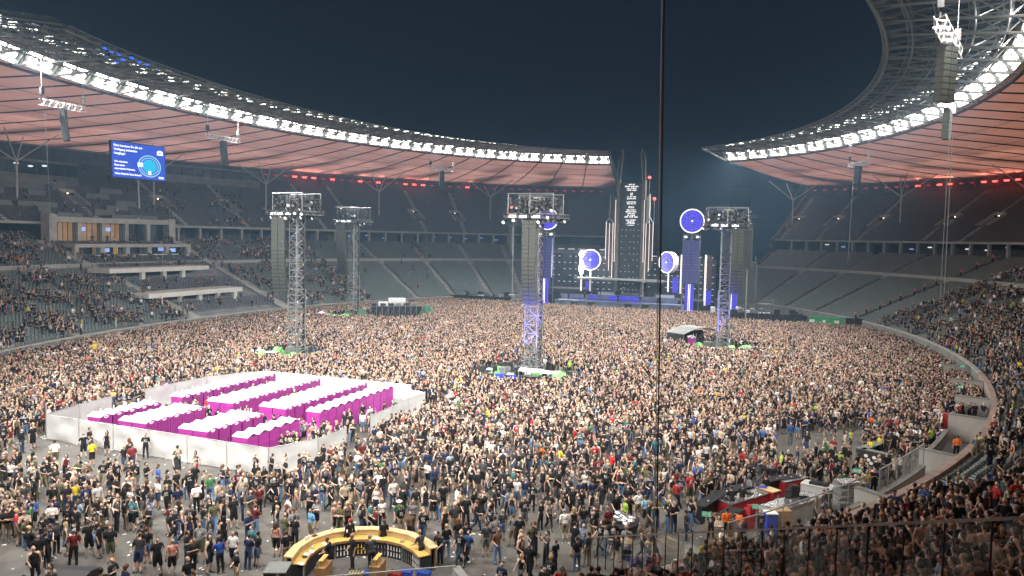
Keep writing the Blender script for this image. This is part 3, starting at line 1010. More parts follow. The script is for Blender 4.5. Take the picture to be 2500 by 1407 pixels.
for i in range(len(BAYS) - 1):
    pm_ = (BAYS[i] + BAYS[i + 1]) / 2
    M = face_frame(pm_, (2.5, 35.6), (1.1, 37.6))
    side = "left" if pm_ < 180 else "right"
    if in_view(pm_):
        nb = (i + 1) if side == "left" else (len(BAYS) - 1 - i)
        fb = thing("floodlight_bank", "glaring white floodlight bank in the %s roof's light ring, %s from the gate" % (side, ORDN[nb - 1]), "floodlight", group="floodlight banks of the %s roof" % side)
        fb.matrix_world = M
        ho = inst("housing", house_mesh, fb)
        for s in (-1, 1):
            inst("lamp", big_mesh, fb, (s * 1.38, 0.02, 0))
            for k in (-0.55, 0.55):
                inst("lamp", small_mesh, fb, (s * 1.38 + k * 1.05 * (1.05), 0.74, 0))
                inst("lamp", small_mesh, fb, (s * 1.38 + k * 1.05 * 1.15 + 0.12, -0.74, 0))
    # one strong lamp per two banks lights the arena
    if i % 2 == 0:
        ld = bpy.data.lights.new("flood_lamp", 'AREA')
        ld.shape = 'RECTANGLE'
        ld.size, ld.size_y = 1.5, 1.0
        ld.energy = FLOOD_W
        ld.color = flood_col
        ld.spread = R_(100)
        lo = bpy.data.objects.new("flood_lamp", ld)
        col.objects.link(lo)
        lo.matrix_world = M @ Matrix.Translation((1.38, 0.02, 0.17)) @ Matrix.Rotation(math.pi + R_(TILT), 4, 'X')
        lo["kind"] = "helper"

# ---------------------------------------------------------------- lamps between the two skins of the roof
for i in range(0, len(BAYS) - 1, 2):
    pm_ = BAYS[i + 1] if i + 1 < len(BAYS) else BAYS[i]
    for dd, wgt in ((15.0, 1.0), (44.0, 1.25)):
        ld = bpy.data.lights.new("roof_void_lamp", 'AREA')
        ld.shape = 'RECTANGLE'; ld.size, ld.size_y = 13.5, 30.0
        ld.energy = VOID_W * wgt * (1.5 if 180 < pm_ < 250 else 0.92 if pm_ > 180 else 1.0)
        ld.color = (1.0, 0.60, 0.47) if pm_ > 180 else (1.0, 0.67, 0.59)
        lo = bpy.data.objects.new("roof_void_lamp", ld)
        col.objects.link(lo)
        lo.location = ring(pm_, dd, zr(dd) + 1.7)
        o = ring_out(pm_)
        lo.rotation_euler = (0, 0, math.atan2(o.y, o.x) + math.pi / 2)
        lo["kind"] = "helper"

# ---------------------------------------------------------------- red lamps along the rim wall
LIT = [725, 745, 770, 820, 880, 922, 988, 1014, 1031, 1142, 2206, 2244, 2290, 2322, 2370, 2400, 2426, 2466, 2490]
post_mesh = MB().box((0, 0, 1.15), (0.12, 0.14, 2.3)).box((0, 0, 2.2), (0.5, 0.1, 0.1)).mesh("lamp_post", "red_steel")
lit_mesh = MB().box((0, 0, 0), (0.45, 1.15, 0.34)).mesh("red_lamp_lit", "lamp_red")
dim_mesh = MB().box((0, 0, 0), (0.4, 0.9, 0.26)).mesh("red_lamp_dim", "lamp_red_dim")
for (a, b) in ((13.0, 69.0), (284.0, 339.5)):
    st, _ = arc_stations(a, b, 58.6, 3.0)
    for k, ph in enumerate(st):
        P = ring(ph, 58.6, 30.55)
        u, v, _z = to_px((P.x, P.y, 31.8))
        lit = any(abs(u - q) < 9 for q in LIT)
        o = ring_out(ph); rz = math.atan2(o.y, o.x)
        nb = (k if ph < 180 else len(st) - 1 - k)
        t = thing("red_rim_lamp", ("bright glowing red lamp on the %s upper tier's rim wall, %s from the gate" if lit else "dim red lamp on the %s upper tier's rim wall, %s from the gate") % ("left" if ph < 180 else "right", ORDN[nb]),
                  "lamp", P, rz, "%s red lamps along the %s rim wall" % ("glowing" if lit else "dim", "left" if ph < 180 else "right"))
        if k % 2 == 0:
            inst("post", post_mesh, t)
        inst("lamp_head", lit_mesh if lit else dim_mesh, t, (0.0, 0.6, 1.35))
        if lit:
            ld = bpy.data.lights.new("red_uplight", 'AREA')
            ld.shape = 'RECTANGLE'; ld.size, ld.size_y = 1.1, 0.4
            ld.energy = RED_W * (1.6 if ph > 180 else 1.0)
            ld.color = (1.0, 0.30, 0.20)
            ld.spread = R_(90)
            lo = bpy.data.objects.new("red_uplight", ld)
            col.objects.link(lo)
            tgt = ring(ph, 50, 36.5)
            src = ring(ph, 58.0, 32.1)
            lo.location = src
            lo.rotation_euler = (tgt - src).to_track_quat('-Z', 'Y').to_euler()
            lo["kind"] = "helper"

# blue show lamps under the left glass rim
for k, (u, v) in enumerate(((255, 118), (272, 126), (290, 133), (262, 140), (300, 146), (322, 142), (340, 152), (358, 158), (285, 152))):
    P = at_z(u, v, 36.9)
    t = thing("blue_roof_lamp", "small blue lamp under the left glass roof rim, %s from the left" % ORDN[k], "lamp", P, group="blue lamps under the left glass rim")
    MB().box((0, 0, 0), (0.7, 0.3, 0.2), 0.4).build("lens", "lamp_blue", t)
    MB().tube((0, 0, 0.15), (0, 0, 0.75), 0.04, 5).box((0, 0, 0.25), (0.5, 0.4, 0.12), 0.4).build("bracket", "steel_dark", t)
# ================================================================ STAGE
SX = 62.0
stage = thing("concert_stage", "wide black concert stage with blue lit deck fronts below the gate", "stage", (SX, 1.3, 0))
def YZ(u, v, X):
    P = on_x(u, v, X); return P.y, P.z
# lower deck, riser, side wings (local: x back from the front edge, y left)
MB().box((7, 0, 1.10), (14, 28.4, 2.2)).build("lower_deck", "deck_blue", stage)
for k in range(14):       # front panels
    MB().box((-0.06, -13.2 + k * 2.03, 1.05), (0.1, 1.98, 1.9)).build("front_panel", "stage_front", stage)
MB().box((-0.02, 0, 2.25), (0.3, 28.6, 0.14)).build("deck_lip", "deck_blue", stage)
MB().box((10, 0.6, 2.85), (10, 27.5, 1.2)).build("riser", "deck_blue", stage)
for k in range(12):
    MB().box((4.94, -12.1 + k * 2.3, 2.86), (0.1, 2.2, 0.95)).build("riser_panel", "led_blue" if k in (4, 5, 6, 8) else "deck_blue", stage)
for y in (-9.0, -8.0, 5.5):   # steps up the riser
    m = MB()
    for j in range(3):
        m.box((4.6 - 0.3 * j, y, 3.2 - 0.35 * j), (0.32, 1.6, 0.1))
    m.build("steps", "truss_alu", stage)
MB().box((9, 17.6, 1.5), (9, 7, 3.0)).box((9, -15.6, 1.5), (9, 5.4, 3.0)).build("side_platform", "black", stage)
MB().box((8.8, 12.0, 3.9), (8.0, 8.5, 0.9)).box((8.8, 13.0, 4.45), (7.6, 9.5, 0.16)).build("rear_platform", "black", stage)
# railings and crates of gear on the side platforms
for y0, y1 in ((9.5, 15.5), (-17.5, -13.2)):
    m = MB()
    for y in np.arange(y0, y1, 1.0):
        m.tube((5.2, y, 3.0), (5.2, y, 4.1), 0.03, 4)
    m.tube((5.2, y0, 4.1), (5.2, y1, 4.1), 0.03, 4)
    m.build("railing", "truss_alu", stage)
# the hovering bridge
m = MB()
zb_ = 7.2
pl = [(2.5, 10.2), (3.6, 9.0), (6.5, 8.2), (8, 8.2), (8, -8.8), (6.5, -8.8), (3.6, -9.6), (2.5, -10.4)]
for (x0, y0), (x1, y1) in zip(pl[:-1], pl[1:]):
    pass
for y in np.arange(-9.4, 10.2, 1.1):
    x0 = 3.0 + 0.02 * y * y * -1
    m.beam((x0, y, zb_ - 0.1), (8, y, zb_ - 0.25), 0.08, 0.25)
m.beam((2.6, 10.4, zb_), (1.2, 0, zb_ + 0.1), 0.25, 0.35); m.beam((1.2, 0, zb_ + 0.1), (2.6, -9.8, zb_ - 0.15), 0.25, 0.35)
m.beam((8, 9, zb_ - 0.1), (8, -9, zb_ - 0.25), 0.3, 0.3)
m.slab([(1.4, 0, zb_ + 0.16), (2.7, 10.2, zb_ + 0.1), (7.9, 9.2, zb_), (7.9, -9.2, zb_ - 0.1), (2.7, -9.6, zb_ - 0.05)],
       [(1.4, 0, zb_ + 0.26), (2.7, 10.2, zb_ + 0.2), (7.9, 9.2, zb_ + 0.1), (7.9, -9.2, zb_), (2.7, -9.6, zb_ + 0.05)])
m.build("bridge", "steel", stage)
for y in (5.2, -3.9, 7.6, -7.6):
    MB().tube((6.5, y, 3.4), (6.5, y, zb_), 0.12, 6).build("bridge_post", "steel_dark", stage)
# drum riser and gear in the middle
m = MB()
for k in range(40):
    y, x = random.uniform(-2.2, 3.0), random.uniform(9, 11.5)
    m.ball((x, y, 3.45 + random.uniform(0.2, 1.6)), (0.28, 0.28, random.choice((0.04, 0.25))), 8, 4)
    m.tube((x, y, 3.45), (x, y, 4.8), 0.02, 3)
m.build("drum_kit", "chrome", stage)
for y in (-5.5, -6.8, 1.0, 6.4, -12.6, 12.6):
    MB().box((6.4, y, 3.95), (1.0, 1.1, 1.0)).box((6.4, y, 4.5), (0.9, 0.9, 0.1)).build("amplifier", "black", stage)

# front loudspeakers standing before the stage
for k, (u, v) in enumerate(((1402, 757), (1443, 760), (1533, 766), (1575, 769))):
    P = on_x(u, v, 60.2)
    b = thing("stage_loudspeaker", "black loudspeaker box before the stage front, %s from the left" % ("first", "second", "third", "fourth")[k], "loudspeaker", (60.2, P.y, 0), group="loudspeakers before the stage front")
    MB().box((0, 0, 1.15), (0.9, 1.5, 2.3)).build("cabinet", "speaker", b)
    MB().box((-0.47, 0, 1.7), (0.05, 1.4, 0.9)).box((-0.47, 0, 0.65), (0.05, 1.4, 0.9)).build("grille", "black", b)

# ---- back wall with lamp dots
bw_ = thing("stage_back_wall", "black panelled stage back wall dotted with small lamps", "stage wall", (78, 1.3, 0))
lampdot = MB().box((0, 0, 0), (0.12, 0.42, 0.13)).mesh("wall_lamp", "lamp_dot")
for a, b, zt in ((3.2, 20.2, 12.6), (-19.7, -3.6, 11.4)):
    n = 6
    for i in range(n):
        for j in range(4):
            y0, y1 = a + (b - a) * i / n, a + (b - a) * (i + 1) / n
            z0, z1 = 0.2 + (zt - 0.2) * j / 4, 0.2 + (zt - 0.2) * (j + 1) / 4
            pn = MB().box((0, (y0 + y1) / 2, (z0 + z1) / 2), (0.3, y1 - y0 - 0.06, z1 - z0 - 0.06)).build("panel", "tower_panel", bw_)
            for fy in (0.25, 0.75):
                for fz in (0.25, 0.75):
                    if random.random() < 0.86:
                        inst("wall_lamp", lampdot, pn, (-0.22, y0 + (y1 - y0) * fy, z0 + (z1 - z0) * fz))
    m = MB()
    m.tube((0, a, zt + 0.5), (0, b, zt + 0.5), 0.06, 4).tube((0, a, zt + 0.05), (0, b, zt + 0.05), 0.06, 4)
    for y in np.arange(a, b, 0.8):
        m.tube((0, y, zt), (0, y + 0.8, zt + 0.5), 0.04, 3)
    m.build("top_truss", "truss_alu", bw_)
    for y in np.arange(a + 1.5, b - 0.5, 2.6):
        MB().box((-0.1, y, zt + 1.0), (0.3, 1.5, 0.16)).build("strip_lamp", "lamp_dot", bw_)

# ---- central tower
tw = thing("stage_tower", "tall dark stage tower with credits screen and two horned side blades", "tower", (72, 0.72, 0))
MB().box((1.5, 0, 12.0), (2.6, 5.0, 16.2)).build("core", "tower_panel", tw)
sc = MB().box((0.9, 0, 24.6), (1.8, 5.25, 9.25)).build("screen", "tower_panel", tw)
for y in np.arange(-1.9, 2.0, 0.95):
    for z in np.arange(4.6, 20, 1.38):
        if random.random() < 0.8:
            inst("tower_lamp", lampdot, tw, (0.08, y + random.uniform(-0.1, 0.1), z), 0, (0.7, 0.55, 0.7))
for s in (-1, 1):
    m = MB()
    m.box((0.4, s * 2.95, 16.4), (1.6, 0.72, 27.0))
    m.build("side_column", "tower_fin", tw)
    m = MB()
    pl = [(3.3, 29.9), (3.12, 35.0), (2.85, 36.3), (2.1, 36.9), (2.0, 36.0), (2.6, 30.2), (2.62, 29.9)]
    m.slab([(-0.25, s * y, z) for y, z in pl], [(0.6, s * y, z) for y, z in pl])
    m.build("horn", "steel_dark", tw)
    m = MB()
    m.path([(-0.35, s * 2.62, 29.9), (-0.35, s * 2.05, 35.9), (-0.35, s * 2.35, 36.9)], 0.07, 5)
    m.path([(-0.35, s * 3.3, 29.9), (-0.35, s * 3.14, 34.6)], 0.05, 5)
    m.build("horn_edge", "steel_paint", tw)
    # hanging blades with lit edges
    for y, z1, z0, w in ((3.35, 25.3, 11.0, 0.5), (3.85, 20.0, 7.0 if s > 0 else 6.4, 0.8), (4.65, 19.9, 8.9, 0.8), (5.45, 20.2, 11.4, 0.0)):
        b = MB().box((-0.9, s * y, (z1 + z0) / 2), (0.12, 0.085, z1 - z0)).build("led_strip", "led_bar", tw)
        if w:
            MB().box((-0.6, s * (y + w / 2), (z1 + z0) / 2 + 0.5), (0.5, w - 0.16, z1 - z0 - 1.0)).build("blade", "fin_red", tw)
    m = MB()
    m.slab([(-0.75, s * 3.45, 19.0), (-0.75, s * 4.45, 20.2), (-0.75, s * 4.45, 26.7), (-0.75, s * 3.45, 25.4)],
           [(0.2, s * 3.45, 19.0), (0.2, s * 4.45, 20.2), (0.2, s * 4.45, 26.7), (0.2, s * 3.45, 25.4)])
    m.build("grey_blade", "steel_paint" if s < 0 else "steel_dark", tw)
    m = MB()
    m.path([(-0.9, s * 5.45, 20.2), (-0.9, s * 4.75, 21.1), (-0.9, s * 3.9, 20.2)], 0.08, 5)
    m.tube((-0.7, s * 4.75, 21.0), (-0.7, s * 4.6, 26.5), 0.06, 5)
    m.build("blade_frame", "steel_paint", tw)
    m = MB()
    for z in np.arange(4, 29, 1.1):
        m.box((1.6, s * 3.5, z), (0.5, 0.5, 0.06))
    m.build("ladder", "steel_dark", tw)
# credits on the screen: lines too small to read, laid out in the photo's words and groups
credits = [(28.86, 1.45, "4 3"), (28.42, 3.2, "7 10"), (27.98, 2.15, "3 7"), (27.56, 2.3, "6 6"), (26.84, .62, "3"), (26.5, .62, "4"), (26.04, 2.1, "3 3 4"), (25.62, 2.1, "7 5"),
           (24.86, 2.2, "3 2 2 4"), (24.46, 2.1, "4 3 3"), (23.72, 1.4, "7"), (23.02, 2.1, "4 7"), (22.62, 2.55, "6 2 6"), (22.22, 1.8, "5 4"), (21.80, 1.85, "3 6"), (21.42, 3.1, "5 6 4"),
           (20.70, 2.3, "4 7"), (20.28, 1.6, "6 3"), (19.94, 1.9, "3 7")]
for z, w, words in credits:
    words = [int(a) for a in words.split()]
    tot = sum(words) + 0.9 * (len(words) - 1)
    m, x = MB(), -w / 2
    for n in words:
        for g in range(n):
            cw = w / tot
            h = random.choice((0.26, 0.30, 0.30, 0.22))
            y = -(x + cw / 2) - 0.1
            m.box((-0.03, y + cw * 0.28, z), (0.03, cw * 0.26, h))
            m.box((-0.03, y - cw * 0.1, z + random.choice((-0.11, 0.0, 0.11))), (0.031, cw * 0.5, 0.07))
            if random.random() < 0.6:
                m.box((-0.03, y - cw * 0.24, z), (0.03, cw * 0.22, h))
            x += cw
        x += 0.9 * w / tot
    tag(m.build("credit_line", "led_text", sc), kind="stuff")
m = MB().box((-0.03, -0.1, 23.5), (0.03, 1.4, 0.06)).box((-0.03, -0.1, 19.5), (0.03, 1.5, 0.1)); m.build("credit_rule", "led_text", sc)
for y, z, top in ((-3.76, 30.6, 25.2), (-5.05, 25.7, 20.0)):
    m = MB().tube((2, y, top), (2, y, z - 0.2), 0.06, 5); m.build("beacon_mast", "steel", tw)
    MB().ball((2, y, z), 0.34, 10, 8).build("beacon", "lamp_red", tw)
    MB().box((2, y, z - 0.36), (0.3, 0.3, 0.14)).build("beacon_base", "steel_dark", tw)

# ---- round radar-like lamps
def disc_lamp(X, Y, Z, r, yaw, thick, label, post_to=None, side="steel_paint"):
    t = thing("disc_lamp", label, "stage lamp", (X, Y, Z), yaw, "round blue stage lamps")
    def circ(x, rad, n=40):
        return [(x, rad * math.cos(2 * math.pi * k / n), rad * math.sin(2 * math.pi * k / n)) for k in range(n)]
    m = MB(); m.slab(circ(0.0, r), circ(thick, r)); m.build("body", side, t)
    m = MB()
    n = 40
    a, b, c, d = circ(-0.10, r * 1.02), circ(-0.10, r * 0.93), circ(0.02, r * 0.93), circ(0.02, r * 1.02)
    vs = a + b + c + d
    fs = []
    for k in range(n):
        j = (k + 1) % n
        fs += [(k, j, n + j, n + k), (3 * n + j, 3 * n + k, k, j)[::-1], (n + k, n + j, 2 * n + j, 2 * n + k)]
    m.add(vs, fs); m.build("rim", "led_bar", t)
    f = MB(); f.add([(-0.02, 0, 0)] + circ(-0.02, r * 0.93), [(0, 1 + (k + 1) % n, 1 + k) for k in range(n)]); fo = f.build("face", "disc_face", t)
    m = MB()
    for rad in (0.22, 0.45, 0.72):
        pts = circ(-0.05, r * rad, 28)
        m.path(pts + [pts[0]], 0.022, 4)
    m.path([(-0.05, -r * 0.92, 0), (-0.05, r * 0.92, 0)], 0.02, 4)
    m.path([(-0.05, 0, -r * 0.92), (-0.05, 0, r * 0.92)], 0.02, 4)
    m.build("grille_rings", "steel", fo)
    MB().ball((-0.12, 0, 0), 0.2, 8, 6).build("hub", "lamp_small", fo)
    if post_to is not None:
        m = MB()
        for s in (-0.13, 0.13):
            m.box((thick / 2, s, (-r + post_to - Z) / 2 - 0.02), (0.10, 0.06, -(post_to - Z) - r))
        m.build("post", "led_bar", t)
    return t
dm = mat("disc_face", (0.02, 0.02, 0.2), 0.3, emit=(0.07, 0.04, 1.0), strength=0.75, sampling='NONE')
nt = dm.node_tree
no = nt.nodes.new("ShaderNodeTexNoise"); no.inputs["Scale"].default_value = 3.2; no.inputs["Detail"].default_value = 6
tc = nt.nodes.new("ShaderNodeTexCoord"); nt.links.new(tc.outputs["Object"], no.inputs["Vector"])
rp = nt.nodes.new("ShaderNodeMapRange"); rp.inputs[1].default_value = 0.38; rp.inputs[2].default_value = 0.62; rp.inputs[3].default_value = 0.12; rp.inputs[4].default_value = 1.25
nt.links.new(no.outputs[0], rp.inputs[0]); nt.links.new(rp.outputs[0], nt.nodes["Principled BSDF"].inputs["Emission Strength"])
disc_lamp(60, -14.9, 20.33, 2.5, 0.12, 0.5, "round blue radar-like lamp high on top of the right loudspeaker tower")
disc_lamp(60, 16.95, 20.4, 2.4, 0.1, 0.5, "round blue radar-like lamp high behind the middle light tower's head")
disc_lamp(66, 8.4, 11.4, 2.35, 0.05, 0.8, "round blue lamp on a thin lit post beside the glaring white light", 4.2, "white_plastic")
disc_lamp(66, -8.9, 11.35, 2.35, -0.62, 1.3, "round blue lamp turned aside with pale drum body on lit post", 4.8, "white_plastic")

# ---- glaring white light on a lit post
bl = thing("blinder_light", "glaring white stage light stacked on a thin lit post", "stage light", (66, 10.45, 0))
MB().box((0, -0.1, 6.2), (0.12, 0.1, 4.0)).box((0, 0.12, 6.2), (0.12, 0.1, 4.0)).build("post", "led_bar", bl)
MB().ball((0, 0, 9.6), (0.45, 0.52, 1.7), 12, 10).build("lower_lamp_glare", "lens_glare", bl)  # glowing balls swollen beyond the lamps to stand for their glare
MB().ball((0, 0.05, 12.7), (0.45, 0.55, 0.7), 12, 10).build("upper_lamp_glare", "lens_glare", bl)
MB().tube((0, 0, 8.0), (0, 0, 13.0), 0.1, 6).build("spine", "steel", bl)
for zz, ee in ((9.6, 4500.0), (12.9, 1800.0)):
    ld = bpy.data.lights.new("blinder_bulb", 'POINT')
    ld.energy = ee
    ld.color = (1.0, 0.96, 0.92)
    ld.shadow_soft_size = 0.5
    lo = bpy.data.objects.new("blinder_bulb", ld)
    col.objects.link(lo)
    lo.location = (65.3, 10.45, zz)
    lo["kind"] = "helper"

# ---- main loudspeaker towers left and right of the stage
def main_pa(Y0, Y1, label):
    yc = (Y0 + Y1) / 2
    t = thing("loudspeaker_tower", label, "loudspeakers", (60.3, yc, 0))
    bx_ = MB().box((0, 0, 0), (0.9, 1.58, 0.60)).mesh("pa_box", "pa_blue_lit")
    for c in (-1, 1):
        for k in range(14):
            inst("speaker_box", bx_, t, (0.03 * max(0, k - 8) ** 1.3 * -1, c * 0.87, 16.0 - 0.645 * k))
    m = MB()
    for y in (-1.8, 1.8, 0):
        m.tube((0.5, y, 0), (0.5, y, 17.4), 0.07, 5)
    for z in np.arange(1, 17, 1.2):
        m.tube((0.5, -0.15, z), (0.5, 0.15, z + 1.2), 0.03, 4).tube((0.5, 1.8, z), (1.6, 1.8, z + 1.2), 0.04, 4)
        m.tube((1.6, 1.8, z), (0.5, 1.8, z + 1.2), 0.04, 4)
    m.tube((1.6, 1.8, 0), (1.6, 1.8, 17.4), 0.07, 5)
    m.tube((0.5, -1.9, 16.8), (0.5, 1.9, 16.8), 0.07, 5).tube((0.5, -1.9, 17.4), (0.5, 1.9, 17.4), 0.07, 5)
    m.build("frame", "truss_alu", t)
    MB().box((0.2, 0.1, 4.1), (0.5, 1.75, 5.8)).build("lit_column", "led_blue", t)
    MB().box((-0.1, -0.05, 4.2), (0.08, 0.12, 5.7)).box((-0.1, 0.25, 4.2), (0.08, 0.12, 5.7)).build("led_strip", "led_bar", t)
    for y in (-1.2, 1.2):
        MB().box((0, y, 17.0), (0.5, 0.5, 0.45)).build("lamp_head", "lamp_small", t)
    m = MB().tube((0.6, 0, 17.4), (0.6, 0, 20), 0.1, 6).build("disc_mast", "steel_dark", t)
mat("pa_blue_lit", (0.05, 0.05, 0.09), 0.5, emit=(0.10, 0.11, 0.62), strength=0.20, sampling='NONE', var=0.2, scale=1.0)  # blue stage light on the boxes, put in as a weak glow
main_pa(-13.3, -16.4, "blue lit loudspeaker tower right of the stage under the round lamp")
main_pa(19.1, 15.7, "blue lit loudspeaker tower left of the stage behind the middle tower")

# ---- lit bars standing right of the stage
for (Y, z0, z1, sw, lab) in ((-11.85, 4.4, 13.1, 0, "thin white lit bar beside the right loudspeaker tower"), (-17.1, 2.0, 13.2, 1.2, "tall white lit bar with blue side panel right of the stage"),
                         (-22.65, 1.5, 4.9, 1.2, "short white lit bar with blue panel behind the right light tower")):
    t = thing("lit_bar", lab, "stage lamp", (68, Y, 0))
    MB().box((0, 0.12, (z0 + z1) / 2), (0.15, 0.14, z1 - z0)).box((0, -0.12, (z0 + z1) / 2), (0.15, 0.14, z1 - z0)).build("tube", "led_bar", t)
    MB().box((0.2, 0, z0 / 2 + 0.02), (0.8, 0.9, z0)).build("base", "black", t)
    if sw:
        MB().box((0.3, -0.8, z0 + 1.8 if z1 > 6 else (z0 + z1) / 2), (0.3, 1.0, 3.2)).build("blue_panel", "led_blue", t)
        if z1 > 6:
            MB().box((0.3, -0.8, (z0 + 3.6 + z1) / 2), (0.3, 1.0, z1 - z0 - 3.8)).build("dark_panel", "fin_red", t)
# blue glowing panels behind the posts
for Y, z0, z1, w in ((9.6, 4.2, 6.4, 0.7), (-10.6, 4.6, 8.0, 1.2)):
    t = thing("glow_panel", "small blue glowing panel behind the %s round lamp's post" % ("left" if Y > 0 else "right"), "stage lamp", (68, Y, 0))
    MB().box((0, 0, (z0 + z1) / 2), (0.2, w, z1 - z0)).build("panel", "led_blue", t)
    MB().box((0.3, 0, z0 / 2 + 1), (0.2, 0.2, z0 - 0.2)).build("stand", "black", t)

# ---- grey side screen, scaffold, barriers and banner right of the stage
P = on_x(1824, 690, 52)
s_ = thing("side_screen", "blank grey video screen standing right of the stage", "screen", (52, P.y, 0))
MB().box((0, 0, 8.2), (0.5, 3.4, 8.2)).build("panel", "grey_box", s_)
MB().box((-0.3, 0, 8.2), (0.06, 3.2, 8.0)).build("display", "speaker", s_)
m = MB()
for y in (-1.4, 1.4):
    m.tube((0.6, y, 0), (0.6, y, 13.4), 0.07, 5)
for z in np.arange(0.5, 13, 1.4):
    m.tube((0.6, -1.4, z), (0.6, 1.4, z + 1.4), 0.04, 4)
m.build("scaffold", "truss_alu", s_)
for k, (u0, u1, v, X, h, mm, lab) in enumerate(((1975, 2062, 779, 48, 1.9, "green_banner", "green banner hung on the barrier right of the stage"), (2064, 2108, 782, 47.5, 2.0, "black_cloth", "black cloth barrier beside the green banner"),
                                  (1765, 1972, 772, 52.0, 1.6, "black_cloth", "long black barrier in front of the right stage wing"), (1100, 1250, 727, 62.0, 1.5, "black_cloth", "long black barrier in front of the left stage wing"))):
    a, b = on_x(u0, v, X), on_x(u1, v, X)
    t = thing("barrier", lab, "barrier", (X, (a.y + b.y) / 2, 0))
    L = abs(a.y - b.y)
    n = max(2, int(L / 2.2))
    for i in range(n):
        MB().box((0, -L / 2 + L * (i + .5) / n, h / 2 + 0.7), (0.08, L / n - 0.03, h)).build("panel", mm, t)
        MB().tube((0.2, -L / 2 + L * (i + .5) / n, 0), (0.1, -L / 2 + L * (i + .5) / n, h), 0.04, 4).build("prop", "steel_dark", t)
    if k == 0:
        for y, w in ((3.6, 0.9), (-2.5, 0.8), (0.6, 0.5)):
            MB().box((-0.06, y * 0.7, 1.8), (0.03, w, 0.5)).build("white_emblem", "paper", t)
# low scaffolds with gear at both wings
def gear_wing(yA, yB, X, n, lab):
    t = thing("gear_platform", lab, "scaffold", (X, 0, 0))
    m = MB()
    for y in np.arange(min(yA, yB), max(yA, yB), 1.5):
        m.tube((0, y, 0), (0, y, 2.4), 0.05, 4).tube((2.5, y, 0), (2.5, y, 2.4), 0.05, 4)
    m.box((1.2, (yA + yB) / 2, 1.5), (3, abs(yA - yB), 0.12))
    m.build("frame", "truss_alu", t)
    for k in range(n):
        y = random.uniform(min(yA, yB), max(yA, yB))
        h = random.uniform(0.5, 1.4)
        MB().box((random.uniform(0.2, 2.2), y, 1.58 + h / 2), (random.uniform(0.6, 1.2), random.uniform(0.6, 1.3), h)).build("case", random.choice(("black", "black", "grey_box", "truss_alu", "white_plastic")), t)
gear_wing(-20, -38, 56, 26, "scaffold platform loaded with cases right of the stage")
gear_wing(19, 40, 66, 26, "scaffold platform loaded with cases left of the stage")
# scaffold stair behind the side screen
t = thing("scaffold_stair", "aluminium scaffold stair beside the blank side screen", "scaffold", (54, P.y - 3.5, 0))
m = MB()
for y in (-1.5, 0, 1.5):
    for x in (0, 2):
        m.tube((x, y, 0), (x, y, 5.2), 0.05, 4)
for z in (1.2, 2.6, 4.0, 5.0):
    m.tube((0, -1.5, z), (0, 1.5, z), 0.04, 4).tube((0, -1.5, z - 1.1), (0, 0, z), 0.04, 4).tube((0, 0, z - 1.1), (0, 1.5, z), 0.04, 4)
m.build("frame", "truss_alu", t)
MB().box((1, 0, 2.6), (2, 3, 0.1)).box((1, 0, 4.0), (2, 3, 0.1)).build("landing", "black", t)

# ---- bell tower and dark trees beyond the gate
bt = thing("bell_tower", "distant stone clock tower behind the right roof tip", "tower", (330, -4.6, 0))
MB().box((0, 0, 22.2), (10, 9.6, 44.6)).build("shaft", "belltower_stone", bt)
MB().box((0, 0, 44.8), (10.4, 10.0, 0.9)).build("cornice", "belltower_stone", bt)
m = MB()
for k in range(12):
    a = 2 * math.pi * k / 12
    m.box((-5.06, 2.9 * math.sin(a), 39.2 + 2.9 * math.cos(a)), (0.1, 0.4, 0.4))
m.box((-5.08, 0, 40.3), (0.08, 0.25, 2.6)).box((-5.08, -0.5, 39.2), (0.08, 1.1, 0.2))
m.build("clock", "concrete_pale", bt)
MB().tube((0, 0, 45), (0, 0, 49), 0.15, 5).build("mast", "steel", bt)
for k in range(11):
    y = -75 + k * 15 + random.uniform(-4, 4)
    x = 230 + random.uniform(-20, 40)
    h = random.uniform(9, 13)
    t = thing("tree", "dark tree in the row beyond the gate, %s from the left" % ORDN[10 - k], "tree", (x, y, -0.6), group="dark trees beyond the gate")
    MB().tube((0, 0, 0), (0, 0, h * 0.6), 0.35, 6, r2=0.12).build("trunk", "black", t)
    m = MB()
    for q in range(260):
        a, b, rr = random.uniform(0, 6.28), random.uniform(-1, 1), random.random() ** 0.4
        c = Vector((math.cos(a) * 4.6 * rr * math.sqrt(1 - b * b), math.sin(a) * 4.6 * rr * math.sqrt(1 - b * b), h * 0.62 + b * rr * h * 0.36))
        s2 = random.uniform(0.4, 0.9)
        d1 = Vector((random.uniform(-1, 1), random.uniform(-1, 1), random.uniform(-1, 1))).normalized() * s2
        d2 = d1.orthogonal().normalized() * s2
        m.add([c - d1, c + d2, c + d1, c - d2], [(0, 1, 2, 3)])
    m.build("crown", "leaf_far", t)
